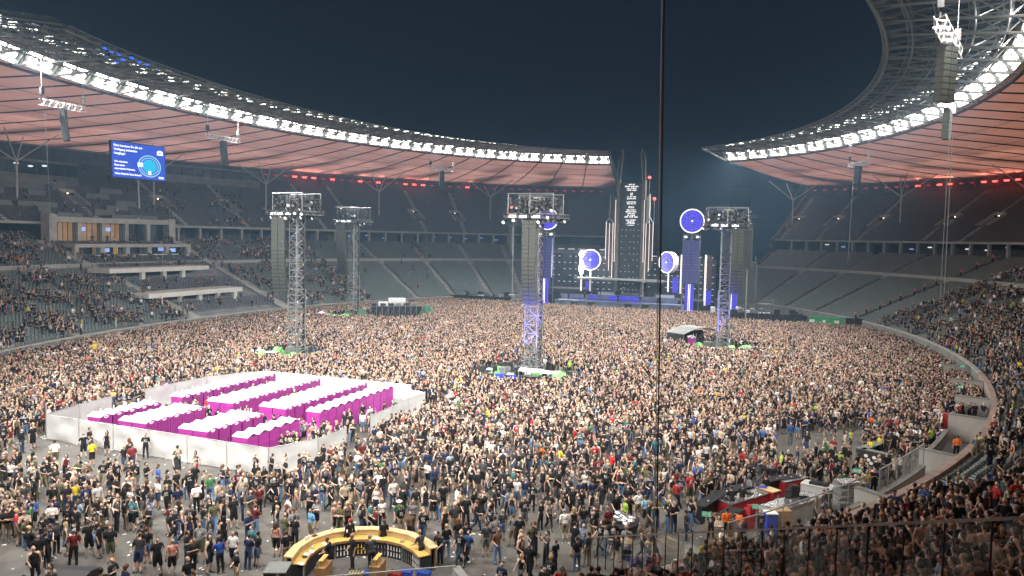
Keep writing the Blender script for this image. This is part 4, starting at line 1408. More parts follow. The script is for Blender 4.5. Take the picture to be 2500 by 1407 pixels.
# ================================================================ LIGHT AND DELAY TOWERS
def truss_column(m, x, y, z0, z1, w, r=0.05, step=1.25, br=0.03):
    h = w / 2
    cs = [(-h, -h), (h, -h), (h, h), (-h, h)]
    for a, b in cs:
        m.tube((x + a, y + b, z0), (x + a, y + b, z1), r, 5)
    k = 0
    z = z0
    while z < z1 - 0.2:
        zz = min(z + step, z1)
        for i in range(4):
            a, b = cs[i], cs[(i + 1) % 4]
            if (k + i) % 2:
                a, b = b, a
            m.tube((x + a[0], y + a[1], z), (x + b[0], y + b[1], zz), br, 4, cap=False)
            m.tube((x + cs[i][0], y + cs[i][1], zz), (x + cs[(i + 1) % 4][0], y + cs[(i + 1) % 4][1], zz), br, 4, cap=False)
        z = zz
        k += 1
def truss_beam(m, p, q, w, r=0.03, step=0.6, br=0.018):
    p, q = Vector(p), Vector(q)
    d = (q - p); L = d.length; d.normalize()
    a = d.cross(Vector((0, 0, 1))).normalized() * w / 2
    b = Vector((0, 0, w / 2))
    cs = [a + b, a - b, -a - b, -a + b]
    for c in cs:
        m.tube(p + c, q + c, r, 4)
    n = max(1, int(L / step))
    for k in range(n):
        f0, f1 = p + d * (L * k / n), p + d * (L * (k + 1) / n)
        for i in range(4):
            c0, c1 = (cs[i], cs[(i + 1) % 4]) if k % 2 else (cs[(i + 1) % 4], cs[i])
            m.tube(f0 + c0, f1 + c1, br, 3, cap=False)
lamp_can = MB().tube((0, 0, 0), (0, -0.30, -0.16), 0.17, 8, r2=0.22).box((0, 0.12, 0.12), (0.4, 0.3, 0.16)).mesh("lamp_can", "black")
lamp_lens = MB().tube((0, -0.31, -0.165), (0, -0.34, -0.18), 0.19, 8).mesh("lamp_lens", "lamp_small")
lamp_grey = MB().tube((0, -0.31, -0.165), (0, -0.34, -0.18), 0.19, 8).mesh("lamp_grey", "chrome")
strip_lamp = MB().box((0, -0.12, -0.05), (0.9, 0.25, 0.3)).mesh("strip_lamp", "lamp_small")
sb_mesh = MB().box((0, 0, 0), (0.80, 0.62, 0.445)).box((0, -0.32, 0.0), (0.74, 0.03, 0.40)).mesh("speaker_box", "speaker")
def light_tower(name_lab, pos, yaw, arr, mat_head="truss_alu", red=False, cols=2, nbox=20, fac=0.0, arr_lab="", tail=0.0):
    t = thing("light_tower", name_lab, "light tower", pos, yaw)
    m = MB(); truss_column(m, 0, 0, 0.3, 9.0, 1.5, 0.07, 1.0, 0.05); m.build("lower_mast", "truss_alu", t)
    m = MB(); truss_column(m, 0, 0, 9.0, 20.6, 1.3, 0.06, 0.8, 0.042); m.build("upper_mast", "truss_alu", t)
    m = MB()
    for a in (0, math.pi / 2, math.pi, 3 * math.pi / 2):
        m.beam((0, 0, 0.25), (2.6 * math.cos(a + 0.78), 2.6 * math.sin(a + 0.78), 0.12), 0.3, 0.22)
        m.tube((0.7 * math.cos(a + .78), 0.7 * math.sin(a + .78), 4.0), (2.4 * math.cos(a + 0.78), 2.4 * math.sin(a + 0.78), 0.2), 0.05, 5)
    m.build("outrigger", "steel_dark", t)
    m = MB()
    for y in (-1.5, 1.5):
        truss_beam(m, (-3.2, y, 18.5), (3.2, y, 18.5), 0.42)
    for x in (-3.2, 0, 3.2):
        truss_beam(m, (x, -1.5, 18.5), (x, 1.5, 18.5), 0.42)
    hd = m.build("head_frame", mat_head, t)
    m = MB()
    for x in (-2.8, -0.1, 2.7):
        m.tube((x, -1.5, 18.7), (x, -1.5, 20.95), 0.045, 5).tube((x, 1.4, 18.7), (x, 1.4, 20.95), 0.045, 5)
    m.tube((-2.9, -1.5, 20.95), (2.8, -1.5, 20.95), 0.06, 5).tube((-2.9, 1.4, 20.95), (2.8, 1.4, 20.95), 0.06, 5)
    m.tube((-1.6, -1.5, 20.6), (1.5, 1.4, 20.7), 0.05, 5)
    m.build("top_rails", mat_head, hd)
    k = 0
    for x in np.arange(-3.1, 3.2, 0.62):
        for y, z in ((-1.85, 18.55), (-1.7, 18.0), (1.7, 18.1), (-1.2, 19.6), (0.3, 19.3), (1.0, 20.0)):
            k += 1
            if random.random() > (0.85 if z < 18.7 else 0.55):
                continue
            if z > 19.1 and abs(x) > 2.7:
                continue
            lp = inst("lamp_can", lamp_can, t, (x + random.uniform(-.12, .12), y, z + random.uniform(-0.12, 0.12)), random.uniform(-0.6, 0.6))
            inst("lens", lamp_lens if random.random() < 0.22 else lamp_grey, lp)
    for x in (-1.9, -0.6, 0.9):
        inst("strip_lamp", strip_lamp, t, (x, -1.95, 18.45))
    m = MB()
    for q in range(220):
        x, y, z = random.uniform(-3.0, 3.0), random.uniform(-1.3, 1.3), random.uniform(18.3, 20.5)
        m.box((x, y, z), (random.uniform(.1, .5), random.uniform(.1, .4), random.uniform(.08, .35)), random.uniform(0, 3))
        if q % 3 == 0:
            m.tube((x, y, z), (x + random.uniform(-.5, .5), y, z + random.uniform(0.3, 1.0)), 0.03, 3)
    tag(m.build("rigging", "steel_dark", t), kind="stuff")
    if red:
        MB().box((-2.2, -2.05, 18.45), (0.3, 0.2, 0.24)).build("red_lamp", "lamp_red", t)
    # base frame with packed gear
    m = MB(); truss_column(m, 0, 0, 0.0, 1.6, 1.9, 0.07, 0.8, 0.05); m.build("base_frame", "truss_alu", t)
    # cables
    m = MB()
    for q in range(4):
        x = 0.45 + 0.1 * q
        m.path([(x, 0.5, 0.4), (x + 0.05, 0.55, 9), (x, 0.5, 18.3)], 0.035, 4)
    m.build("cable_loom", "rubber", t)
    # the hung line array is a thing of its own
    a = thing("line_array", arr_lab, "loudspeakers", (arr[0], arr[1], 0), arr[2])
    for c in range(cols):
        for i in range(nbox):
            z = 17.75 - 0.463 * i
            bend = 0.010 * max(0, i - 9) ** 1.75 * (1.0 + tail)
            x = (c - (cols - 1) / 2) * 0.83
            o = inst("speaker_box", sb_mesh, a, (x, bend, z))
            o.rotation_euler = (0.0 + 0.022 * max(0, i - 8), 0, 0)
    m = MB()
    truss_beam(m, (-0.9, 0, 18.25), (0.9, 0, 18.25), 0.3)
    m.tube((-0.5, 0, 18.0), (-0.5, 0, 18.4), 0.03, 4).tube((0.5, 0, 18.0), (0.5, 0, 18.4), 0.03, 4)
    m.build("bumper", "steel_dark", a)
    m = MB()
    for c in range(cols):
        x = (c - (cols - 1) / 2) * 0.83
        for i in range(nbox):
            m.box((x, -0.335, 17.75 - 0.463 * i - 0.22), (0.76, 0.03, 0.03))
    # bright seams catch the light between boxes
    return t
def face_yaw(d=(-1, 0)):
    return 0
# towers face the camera end of the stadium (local -y looks that way)
YAW = -math.pi / 2
T1, T2, T3, T4 = (-24.7, 22.5), (17.3, 40.4), (-23.3, -8.5), (9.0, -26.5)
light_tower("light tower with lattice mast standing in the crowd, tallest on the left", (*T1, 0), YAW - 0.25, (T1[0] - 1.7, T1[1] + 1.5, YAW + 0.35), arr_lab="tall double loudspeaker column hung on the leftmost light tower", tail=0.5)
light_tower("smaller looking light tower second from the left, beside the mixing stand", (*T2, 0), YAW - 0.3, (T2[0] - 1.7, T2[1] + 1.6, YAW + 0.1), arr_lab="loudspeaker column hung on the second light tower from the left", tail=0.9)
light_tower("light tower with blue lit mast in the middle of the crowd, nearest one", (*T3, 0), YAW - 0.1, (T3[0] - 1.7, T3[1] + 0.1, YAW - 0.05), red=True, nbox=20, arr_lab="tall double loudspeaker column hung on the middle light tower")
light_tower("light tower with blue lit mast right of the stage", (*T4, 0), YAW + 0.2, (T4[0] - 1.6, T4[1] - 1.7, YAW + 0.1), arr_lab="double loudspeaker column hung on the right light tower", tail=0.5)
# further hung arrays beside the stage
for (u, v, X, n, lab) in ((1252, 545, 50, 14, "slim loudspeaker column hanging far behind the middle tower"), (1828, 560, 47, 16, "slim double loudspeaker column hanging behind the right tower")):
    P = on_x(u, v, X)
    a = thing("line_array", lab, "loudspeakers", (X, P.y, 0), YAW)
    for c in range(2 if n == 16 else 1):
        for i in range(n):
            o = inst("speaker_box", sb_mesh, a, ((c - 0.5) * 0.83, 0.008 * max(0, i - 6) ** 1.8, 18.4 - 0.47 * i))
    m = MB().tube((0, 0.5, 0), (0, 0.5, 21.2 if n == 16 else 19.2), 0.12, 6)
    truss_beam(m, (-1.6, 0.2, 21.0 if n == 16 else 18.9), (1.6, 0.2, 21.0 if n == 16 else 18.9), 0.4)
    m.build("mast", "truss_alu", a)
# blue wash lamps at the foot of the two right-hand towers
for (x, y), e in ((T3, 1.0), (T4, 1.3)):
    for s in (-1, 1):
        t = thing("wash_lamp", "small blue wash lamp on the floor at the %s of the %s tower" % ("left foot" if s > 0 else "right foot", "middle" if (x, y) == T3 else "right"), "lamp", (x - 2.3, y + s * 1.3, 1.02 if (x, y) == T3 else 0.0))
        MB().box((0, 0, 0.25), (0.4, 0.5, 0.3)).build("housing", "black", t)
        MB().box((0.05, 0, 0.44), (0.3, 0.4, 0.06)).build("lens", "lamp_blue", t)
        ld = bpy.data.lights.new("blue_wash", 'SPOT')
        ld.energy = 16000 * e
        ld.color = (0.16, 0.13, 1.0)
        ld.spot_size = R_(34)
        ld.spot_blend = 0.6
        ld.shadow_soft_size = 0.15
        lo = bpy.data.objects.new("blue_wash", ld)
        col.objects.link(lo)
        lo.location = (x - 2.35, y + s * 1.3, 1.6 if (x, y) == T3 else 0.7)
        lo.rotation_euler = (Vector((x - 0.3, y, 8.0)) - Vector(lo.location)).to_track_quat('-Z', 'Y').to_euler()
        lo["kind"] = "helper"
# blue wash on the stage deck front
for y in (-9, -3, 4, 11):
    ld = bpy.data.lights.new("deck_wash", 'SPOT')
    ld.energy = 2200
    ld.color = (0.2, 0.22, 1.0)
    ld.spot_size = R_(80); ld.spot_blend = 0.8; ld.shadow_soft_size = 0.2
    lo = bpy.data.objects.new("deck_wash", ld)
    col.objects.link(lo)
    lo.location = (63.2, y, 6.9)
    lo.rotation_euler = (Vector((63.5, y, 0)) - Vector(lo.location)).to_track_quat('-Z', 'Y').to_euler()
    lo["kind"] = "helper"

# ---------------------------------------------------------------- gear round the tower feet
def tarp(x, y, r, h, lab, mm="green_tarp"):
    m = MB()
    n = 12
    vs = [(0, 0, h)]
    for j, (f, zf) in enumerate(((0.45, 0.85), (0.85, 0.45), (1.1, 0.02))):
        for k in range(n):
            a = 2 * math.pi * k / n
            q = 1 + random.uniform(-0.18, 0.18)
            vs.append((r * f * q * math.cos(a), r * f * q * math.sin(a), h * zf * (1 + random.uniform(-0.15, 0.1)) + 0.01))
    fs = [(0, 1 + k, 1 + (k + 1) % n) for k in range(n)]
    for j in range(2):
        for k in range(n):
            a, b = 1 + j * n + k, 1 + j * n + (k + 1) % n
            fs.append((a, a + n, b + n, b))
    m.add(vs, fs)
    o = m.build("tarpaulin", mm, None, (x, y, 0))
    tag(o, lab, "tarpaulin", "green tarpaulins over gear at the tower feet" if mm == "green_tarp" else None)
    return o
def flight_case(x, y, s, lab, mm="black", rz=0.0, top=None, grp="cases at the tower feet"):
    t = thing("flight_case", lab, "case", (x, y, 0), rz, grp)
    MB().box((0, 0, s[2] / 2 + 0.08), s).build("body", mm, t)
    m = MB()
    for a in (-1, 1):
        for b in (-1, 1):
            m.box((a * s[0] / 2, b * s[1] / 2, s[2] / 2 + 0.08), (0.07, 0.07, s[2] + 0.02))
            m.box((a * s[0] * 0.4, b * s[1] * 0.4, 0.045), (0.1, 0.1, 0.09))
    m.build("edges", "truss_alu", t)
    if top:
        MB().box((0, 0, s[2] + 0.12), (s[0] * 0.96, s[1] * 0.96, 0.08)).build("lid", top, t)
    return t
def table(x, y, L, W, rz, lab, cloth="white_plastic", legs="steel"):
    t = thing("table", lab, "table", (x, y, 0), rz)
    MB().box((0, 0, 0.86), (L, W, 0.06)).build("top", cloth, t)
    for a in (-1, 1):
        for b in (-1, 1):
            MB().tube((a * L * 0.46, b * W * 0.42, 0), (a * L * 0.46, b * W * 0.42, 0.84), 0.03, 5).build("leg", legs, t)
    return t
for nm, (x, y), side in (("middle", T3, 1), ("leftmost", T1, 1), ("second left", T2, 1), ("right", T4, 1)):
    spots = [(-3.0, 3.0), (-2.6, -1.4), (-0.6, -3.4), (0.6, 3.4)] if nm != "second left" else [(-2.4, 4.2), (-2.2, 2.6), (-2.2, 0.2)]
    for k, (a, b) in enumerate(spots):
        tarp(x + a, y + b, random.uniform(0.9, 1.4), random.uniform(1.3, 1.8), "green tarpaulin over gear %s the %s light tower" % (("front left of", "in front of", "right of", "left of")[k], nm))
    for k, (a, b) in enumerate([(-3.4, 1.2), (-3.2, -3.0), (-1.6, 4.4), (0.4, -4.6), (2.2, 2.2)]):
        flight_case(x + a, y + b, (random.uniform(0.7, 1.1), random.uniform(1.0, 1.6), random.uniform(0.8, 1.3)),
                    "%s flight case %s the %s light tower" % (("black", "black", "pale topped", "black", "grey")[k], ("in front of", "front right of", "left of", "right of", "behind")[k], nm),
                    "grey_box" if k == 4 else "black", random.uniform(-0.3, 0.3), "white_plastic" if k in (2, 0) else None)
# white serving tables and tent of the middle tower's foot
table(T3[0] - 6.4, T3[1] + 2.6, 1.0, 3.4, 0.1, "white table left of the drinks stand at the middle tower", "white_tarp")
table(T3[0] - 6.9, T3[1] - 3.2, 1.0, 4.0, -0.15, "white table right of the drinks stand at the middle tower", "white_tarp")
w = thing("white_awning", "crumpled white awning over a stand before the middle tower", "awning", (T3[0] - 5.0, T3[1] - 2.6, 0), -0.12)
m = MB()
nn = 10
vs = []
for a in range(nn + 1):
    for b in range(4):
        vs.append((-0.9 + b * 0.7, -2.3 + 4.6 * a / nn, 2.15 - 0.1 * b + random.uniform(-0.08, 0.08) - (0.35 if b == 0 else 0)))
m.add(vs, [(a * 4 + b, a * 4 + b + 1, (a + 1) * 4 + b + 1, (a + 1) * 4 + b) for a in range(nn) for b in range(3)])
m.build("canvas", "white_tarp", w)
for a in (-2.2, 2.2):
    for b in (-0.8, 1.1):
        MB().tube((b, a, 0), (b, a, 2.05), 0.035, 5).build("pole", "steel", w)
for k, (a, b) in enumerate(((-4.9, 2.0), (-5.1, 0.6))):
    t = thing("blue_crate_stack", "blue plastic crates %s before the middle tower" % ("left" if k == 0 else "beside the white awning"), "crates", (T3[0] + a, T3[1] + b, 0))
    for j in range(3):
        MB().box((0, 0, 0.2 + 0.4 * j), (0.6, 0.9, 0.38), 0.06 * j).build("crate", "blue_plastic", t)
t = thing("gear_riser", "white topped gear riser at the foot of the middle tower", "riser", (T3[0] - 2.6, T3[1] + 0.6, 0))
MB().box((0, 0, 0.5), (3.0, 6.5, 0.9)).build("body", "black", t)
MB().box((0, 0, 0.98), (3.05, 6.6, 0.05)).build("top", "grey_box", t)
for k in range(16):
    a, b = random.uniform(-1.3, 1.3), random.uniform(-3.1, 3.1)
    if abs(a - 0.3) < 0.5 and 0.4 < abs(b + 0.6) < 2.0:
        continue
    hh = random.uniform(0.3, 1.0)
    o = MB().box((0, 0, hh / 2), (random.uniform(0.3, 0.7), random.uniform(0.3, 0.8), hh)).box((0, 0, hh + 0.03), (0.3, 0.3, 0.06)).build("equipment_rack", ("black", "black", "grey_box", "truss_alu", "white_plastic")[k % 5], None, (T3[0] - 2.6 + a, T3[1] + 0.6 + b, 1.01), random.uniform(0, 1))
    tag(o, "%s equipment rack on the middle tower's gear riser, %s" % (("black", "squat black", "dark grey", "metal", "white")[k % 5], "near the crowd" if a < 0 else "near the mast"), "rack", "racks on the middle tower's riser")
# dark crowd barriers round the middle tower foot
t = thing("crowd_barrier", "dark steel crowd barrier left of the middle tower foot", "barrier", (T3[0], T3[1], 0))
pts = [(-6.6, 6.2), (-4.8, 6.9), (-2.6, 6.6), (-0.4, 5.6), (1.6, 4.2)]
for (a, b), (c, d) in zip(pts[:-1], pts[1:]):
    m = MB()
    m.tube((a, b, 1.15), (c, d, 1.15), 0.03, 4).tube((a, b, 0.15), (c, d, 0.15), 0.03, 4)
    for k in range(9):
        f = k / 8
        m.tube((a + (c - a) * f, b + (d - b) * f, 0.0), (a + (c - a) * f, b + (d - b) * f, 1.15), 0.02, 3)
    m.quad((a, b, 0.2), (c, d, 0.2), (c, d, 1.05), (a, b, 1.05))
    m.build("barrier_panel", "steel_dark", t)
t = thing("barricade_stack", "heap of aluminium crowd barriers right of the middle tower foot", "barriers", (T3[0] - 3.8, T3[1] - 5.6, 0))
for k in range(7):
    m = MB()
    x = -0.9 + 0.3 * k
    m.tube((x, -1.1, 1.2), (x + .1, 1.1, 1.2), 0.03, 4).tube((x, -1.1, 0.1), (x + .1, 1.1, 0.1), 0.03, 4)
    for y in np.arange(-1.1, 1.15, 0.36):
        m.tube((x, y, 0.1), (x, y, 1.2), 0.02, 3)
    m.build("barrier", "truss_alu", t)
# blue, white and teal tarps before the leftmost tower
for (u, v, r, h, mm, lab) in ((622, 886, 1.3, 0.8, "blue_plastic", "blue tarpaulin before the leftmost tower"), (650, 884, 1.6, 0.9, "white_tarp", "white tarpaulin before the leftmost tower"), (668, 888, 1.6, 0.9, "teal", "teal tarpaulin before the leftmost tower")):
    P = at_z(u, v, 0.3)
    tarp(P.x, P.y, r, h, lab, mm)
P = at_z(1830, 866, 0.3)
t = thing("teal_counter", "long teal cloth counter before the right light tower", "counter", (P.x, P.y, 0), 0.1)
MB().box((0, 0, 0.55), (0.8, 2.6, 1.1)).build("body", "teal", t)
MB().box((0, 0, 1.13), (0.95, 2.75, 0.05)).build("top", "truss_alu", t)
# mixing stand (front of house)
P0, P1 = at_z(905, 787, 0), at_z(1030, 785, 0)
fo = thing("mixing_stand", "dark scaffold mixing stand with cloth sides rising from the crowd", "scaffold", tuple((P0 + P1) / 2), math.atan2((P1 - P0).y, (P1 - P0).x))
L = (P1 - P0).length
for k in range(5):
    MB().box((-L / 2 + L * (k + .5) / 5, 0, 1.5), (L / 5 - 0.05, 0.1, 2.7)).build("cloth_panel", "black_cloth", fo)
MB().box((0, 2.6, 2.75), (L, 5.0, 0.15)).build("deck", "black", fo)
m = MB()
for k in range(10):
    x = -L / 2 + L * k / 9
    m.tube((x, -0.1, 0), (x, -0.1, 3.6), 0.05, 4)
    if k < 9:
        m.tube((x, -0.12, 0.3), (x + L / 9, -0.12, 2.6), 0.03, 4)
m.tube((-L / 2, -0.1, 3.6), (L / 2, -0.1, 3.6), 0.04, 4).tube((-L / 2, -0.1, 2.9), (L / 2, -0.1, 2.9), 0.04, 4)
m.build("scaffold", "truss_alu", fo)
MB().box((0.5, 2.4, 3.55), (3.0, 1.6, 1.3)).box((-2.2, 2.0, 3.2), (1.8, 1.2, 0.7)).build("white_case", "white_plastic", fo)
for k in range(6):
    MB().box((-L / 2 + 1 + k * L / 6.5, 1.8, 3.1), (1.0, 0.8, 0.5)).build("console", random.choice(("black", "grey_box", "truss_alu")), fo)
tarp(P1.x + 0.8, P1.y - 0.6, 1.8, 3.3, "dark green tarpaulin at the right end of the mixing stand", "green_dark")
tarp(P0.x - 1.0, P0.y + 1.2, 1.2, 2.6, "dark green tarpaulin at the left end of the mixing stand", "green_dark")
# curved-roof tent by the right tower
Pa, Pb = at_z(1668, 858, 0), at_z(1752, 850, 0)
tn = thing("arched_tent", "tent with pale arched roof beside the right light tower", "tent", tuple((Pa + Pb) / 2), math.atan2((Pb - Pa).y, (Pb - Pa).x))
L = (Pb - Pa).length + 0.6
m = MB()
n = 14
def arch(f, y): return (-L / 2 + L * f, y, 2.5 + 0.8 * math.sin(math.pi * f))
for j, (y0, y1) in enumerate(((-0.3, 0.5), (0.6, 1.4), (1.5, 2.3), (2.4, 3.2))):
    for k in range(n):
        a, b = k / n, (k + 1) / n
        p = [arch(a, y0), arch(b, y0), arch(b, y1), arch(a, y1)]
        m.slab(p, [(x, y, z + 0.07) for x, y, z in p])
m.build("roof", "steel", tn)
for x in (-L / 2 + 0.1, -L / 6, L / 6, L / 2 - 0.1):
    MB().tube((x, -0.2, 0), (x, -0.2, 2.55), 0.05, 5).build("post", "truss_alu", tn)
MB().box((0, 3.1, 1.25), (L - 0.4, 0.08, 2.4)).build("rear_cloth", "black_cloth", tn)
MB().slab([(-L / 2, 0, 0), (-L / 2, 3, 0), (-L / 2, 3, 2.5), (-L / 2, 0, 2.5)], [(-L / 2 + .08, 0, 0), (-L / 2 + .08, 3, 0), (-L / 2 + .08, 3, 2.5), (-L / 2 + .08, 0, 2.5)]).build("side_cloth", "black_cloth", tn)

# ---------------------------------------------------------------- arrays hung from the roof
def hung_array(P, Q, n, w, cols, lab, lab2, ztop=36.2, tail=1.0):
    P, Q = Vector(P), Vector(Q)
    t = thing("hung_truss", lab, "truss", tuple(P))
    d = Q - P
    m = MB(); truss_beam(m, (0, 0, 0), d, 0.7, 0.055, 0.42, 0.04); m.build("beam", "truss_white", t)
    for f in (0.02, 0.98):
        q = d * f
        MB().tube(q + Vector((0, 0, 0.3)), q + Vector((0, 0, ztop - P.z)), 0.035, 4).build("cable", "steel", t)
        MB().box(q + Vector((0, 0, 1.3)), (0.4, 0.4, 0.8)).tube(q + Vector((0, 0, 0.4)), q + Vector((0, 0, 1.0)), 0.05, 4).build("hoist", "black" if f < 0.5 else "chrome", t)
    c = P + d * 0.5
    yaw = math.atan2(c.y, c.x) - math.pi / 2 + math.pi      # front looks out to the stand
    a = thing("roof_loudspeaker", lab2, "loudspeakers", (c.x, c.y, c.z), yaw)
    me = MB().box((0, 0, 0), (w, 0.6, 0.40)).box((0, -0.31, 0), (w * 0.94, 0.03, 0.36)).mesh("roof_box", "speaker")
    for k in range(n):
        for cc in range(cols):
            o = inst("speaker_box", me, a, ((cc - (cols - 1) / 2) * (w + 0.03), 0.02 * tail * k ** 1.35, -0.75 - 0.42 * k))
            o.rotation_euler = (0.035 * k * tail, 0, 0)
    MB().box((0, 0.1, -0.45), (w * cols, 0.5, 0.1)).build("bumper", "steel_dark", a)
hung_array(at_z(100, 248, 31.2), at_z(205, 268, 31.2), 9, 1.0, 1, "white truss beam hung from the left roof nearest the camera", "curved loudspeaker column under the left white truss nearest the camera")
hung_array(at_z(505, 332, 31.2), at_z(583, 345, 31.2), 9, 1.05, 1, "white truss beam hung from the left roof beyond the blue screen", "loudspeaker column under the white truss beyond the blue screen")
hung_array(at_z(1050, 412, 31.2), at_z(1107, 416, 31.2), 8, 1.1, 1, "small white truss beam hung far along the left roof", "small loudspeaker column under the farthest white truss of the left roof")
hung_array(at_z(2073, 405, 31.2), at_z(2120, 396, 31.2), 8, 1.2, 1, "small white truss beam hung from the right roof far off", "small loudspeaker column hung far off under the right roof")
hung_array((-47.8, -44.6, 30.9), (-43.4, -46.4, 29.6), 9, 0.66, 2, "white truss beam hung from the right roof at the picture's top", "large loudspeaker column hung in front of the right glass roof rim", tail=0.25)
hung_array((-20.0, -49.2, 30.4), (-14.5, -50.6, 30.2), 7, 0.62, 2, "white truss beam hung before the right light ring", "loudspeaker column hung below the right light ring", tail=0.25)

# thin steel cables hanging from the roof
def hang(name, a, b, r, lab, mm="steel"):
    o = MB().tube(a, b, r, 6).build(name, mm)
    tag(o, lab, "cable")
hang("hanging_cable", at_depth(1622.5, -40, 27), at_depth(1603, 1312, 27), 0.026, "thick dark cable hanging down through the middle of the view", "rubber")
hang("hanging_rope", at_depth(1616.5, -40, 27.4), at_depth(1598, 1312, 27.4), 0.018, "thin pale rope hanging beside the thick dark cable", "steel")
for (u0, v0, u1, v1, dep, r, lab) in ((2325, 330, 2303, 760, 62, 0.03, "steel cable hanging below the large right loudspeaker column"), (2318, 330, 2288, 860, 70, 0.022, "thin cable hanging just left of its neighbour at the right stand"),
                                 (2083, 440, 2070, 640, 140, 0.05, "thin cable hanging from the small right loudspeaker"), (110, 275, 125, 560, 96, 0.03, "thin cable hanging at the far left before the stand"),
                                 (1050, 420, 1038, 650, 184, 0.04, "thin cable hanging from the farthest left truss")):
    hang("hanging_cable", at_depth(u0, v0, dep), at_depth(u1, v1, dep), r, lab, "grey_box")

# ---------------------------------------------------------------- big blue video screen
TLp, TRp = Vector((10.9, 91.6, 33.55)), Vector((23.2, 90.3, 33.55))
xax = (TRp - TLp).normalized()
Wd, Hd = (TRp - TLp).length, 7.05
nrm = Vector((xax.y, -xax.x, 0))          # towards the arena
zax = (Vector((0, 0, 1)) - nrm * 0.10).normalized()
yb = zax
vs_ = thing("video_screen", "large blue video screen with stadium map and white text under the left roof", "screen")
vs_.matrix_world = Matrix(((xax.x, yb.x, nrm.x, TLp.x), (xax.y, yb.y, nrm.y, TLp.y), (xax.z, yb.z, nrm.z, TLp.z - Hd), (0, 0, 0, 1)))
MB().box((Wd / 2, Hd / 2, -0.3), (Wd + 0.3, Hd + 0.3, 0.5)).build("housing", "black", vs_)
dsp = MB().quad((0, 0, 0), (Wd, 0, 0), (Wd, Hd, 0), (0, Hd, 0)).build("display", "screen_blue", vs_)
def stext(s, x, y, size, b=0.015):
    return text_mesh(s, size, "text_line", "screen_white", dsp, (x, y, 0.03), (0, 0, 0), 'LEFT', b)
for s, x, y, sz in (("Bitte benutzen Sie alle zur", 0.45, 6.1, 0.62), ("Verfügung stehenden", 0.45, 5.32, 0.62), ("Ausgänge!", 0.45, 4.55, 0.62),
                    ("Wir wünschen", 0.45, 2.95, 0.5), ("Ihnen einen", 0.45, 2.25, 0.5), ("angenehmen Heimweg.", 0.45, 1.55, 0.5), ("Vielen Dank für Ihren Besuch!", 0.45, 0.55, 0.5)):
    stext(s, x, y, sz)
def disc2(cx, cy, rx, ry, z, mm, nm, n=36, hole=None):
    m = MB()
    if hole is None:
        m.add([(cx, cy, z)] + [(cx + rx * math.cos(2 * math.pi * k / n), cy + ry * math.sin(2 * math.pi * k / n), z) for k in range(n)], [(0, 1 + k, 1 + (k + 1) % n) for k in range(n)])
    else:
        vs = []
        for k in range(n):
            c, s = math.cos(2 * math.pi * k / n), math.sin(2 * math.pi * k / n)
            vs += [(cx + rx * c, cy + ry * s, z), (cx + rx * hole * c, cy + ry * hole * s, z)]
        m.add(vs, [(2 * k, 2 * ((k + 1) % n), 2 * ((k + 1) % n) + 1, 2 * k + 1) for k in range(n)])
    return m.build(nm, mm, dsp)
cx_, cy_ = 8.55, 2.75
disc2(cx_, cy_, 2.75, 2.25, 0.02, "screen_sky", "map_ring", hole=0.92)
disc2(cx_, cy_, 2.45, 2.0, 0.024, "screen_mid", "map_ring", hole=0.86)
disc2(cx_, cy_, 2.15, 1.72, 0.028, "screen_sky", "map_ring", hole=0.93)
disc2(cx_, cy_, 1.75, 1.38, 0.032, "screen_cyan", "map_field")
MB().quad((5.75, 2.5, 0.04), (6.95, 2.5, 0.04), (6.95, 3.3, 0.04), (5.75, 3.3, 0.04)).build("map_mark", "screen_white", dsp)
MB().quad((8.2, 0.95, 0.04), (8.85, 0.95, 0.04), (8.85, 1.75, 0.04), (8.2, 1.75, 0.04)).build("map_mark", "screen_white", dsp)
disc2(11.2, 5.75, 0.75, 0.5, 0.02, "screen_white", "stadium_emblem", 20, 0.35)
MB().quad((10.4, 5.25, 0.02), (12.0, 5.25, 0.02), (12.0, 5.45, 0.02), (10.4, 5.45, 0.02)).build("emblem_line", "screen_white", dsp)
m = MB()
for k in range(6):
    m.box((10.7 + 0.22 * k, 0.6, 0.03), (0.16, 0.34 if k % 2 else 0.28, 0.02))
m.box((11.3, 0.32, 0.03), (1.3, 0.06, 0.02))
m.build("small_logo", "screen_white", dsp)
MB().tube((Wd / 2, -0.2, -0.6), (Wd / 2, -6, -0.6), 0.16, 6).build("pole", "steel_paint", vs_)
m = MB()
for x in (2.5, Wd - 2.5):
    m.tube((x, Hd, -0.4), (x, Hd + 1.2, -0.6), 0.07, 5)
m.build("hanger", "steel_dark", vs_)
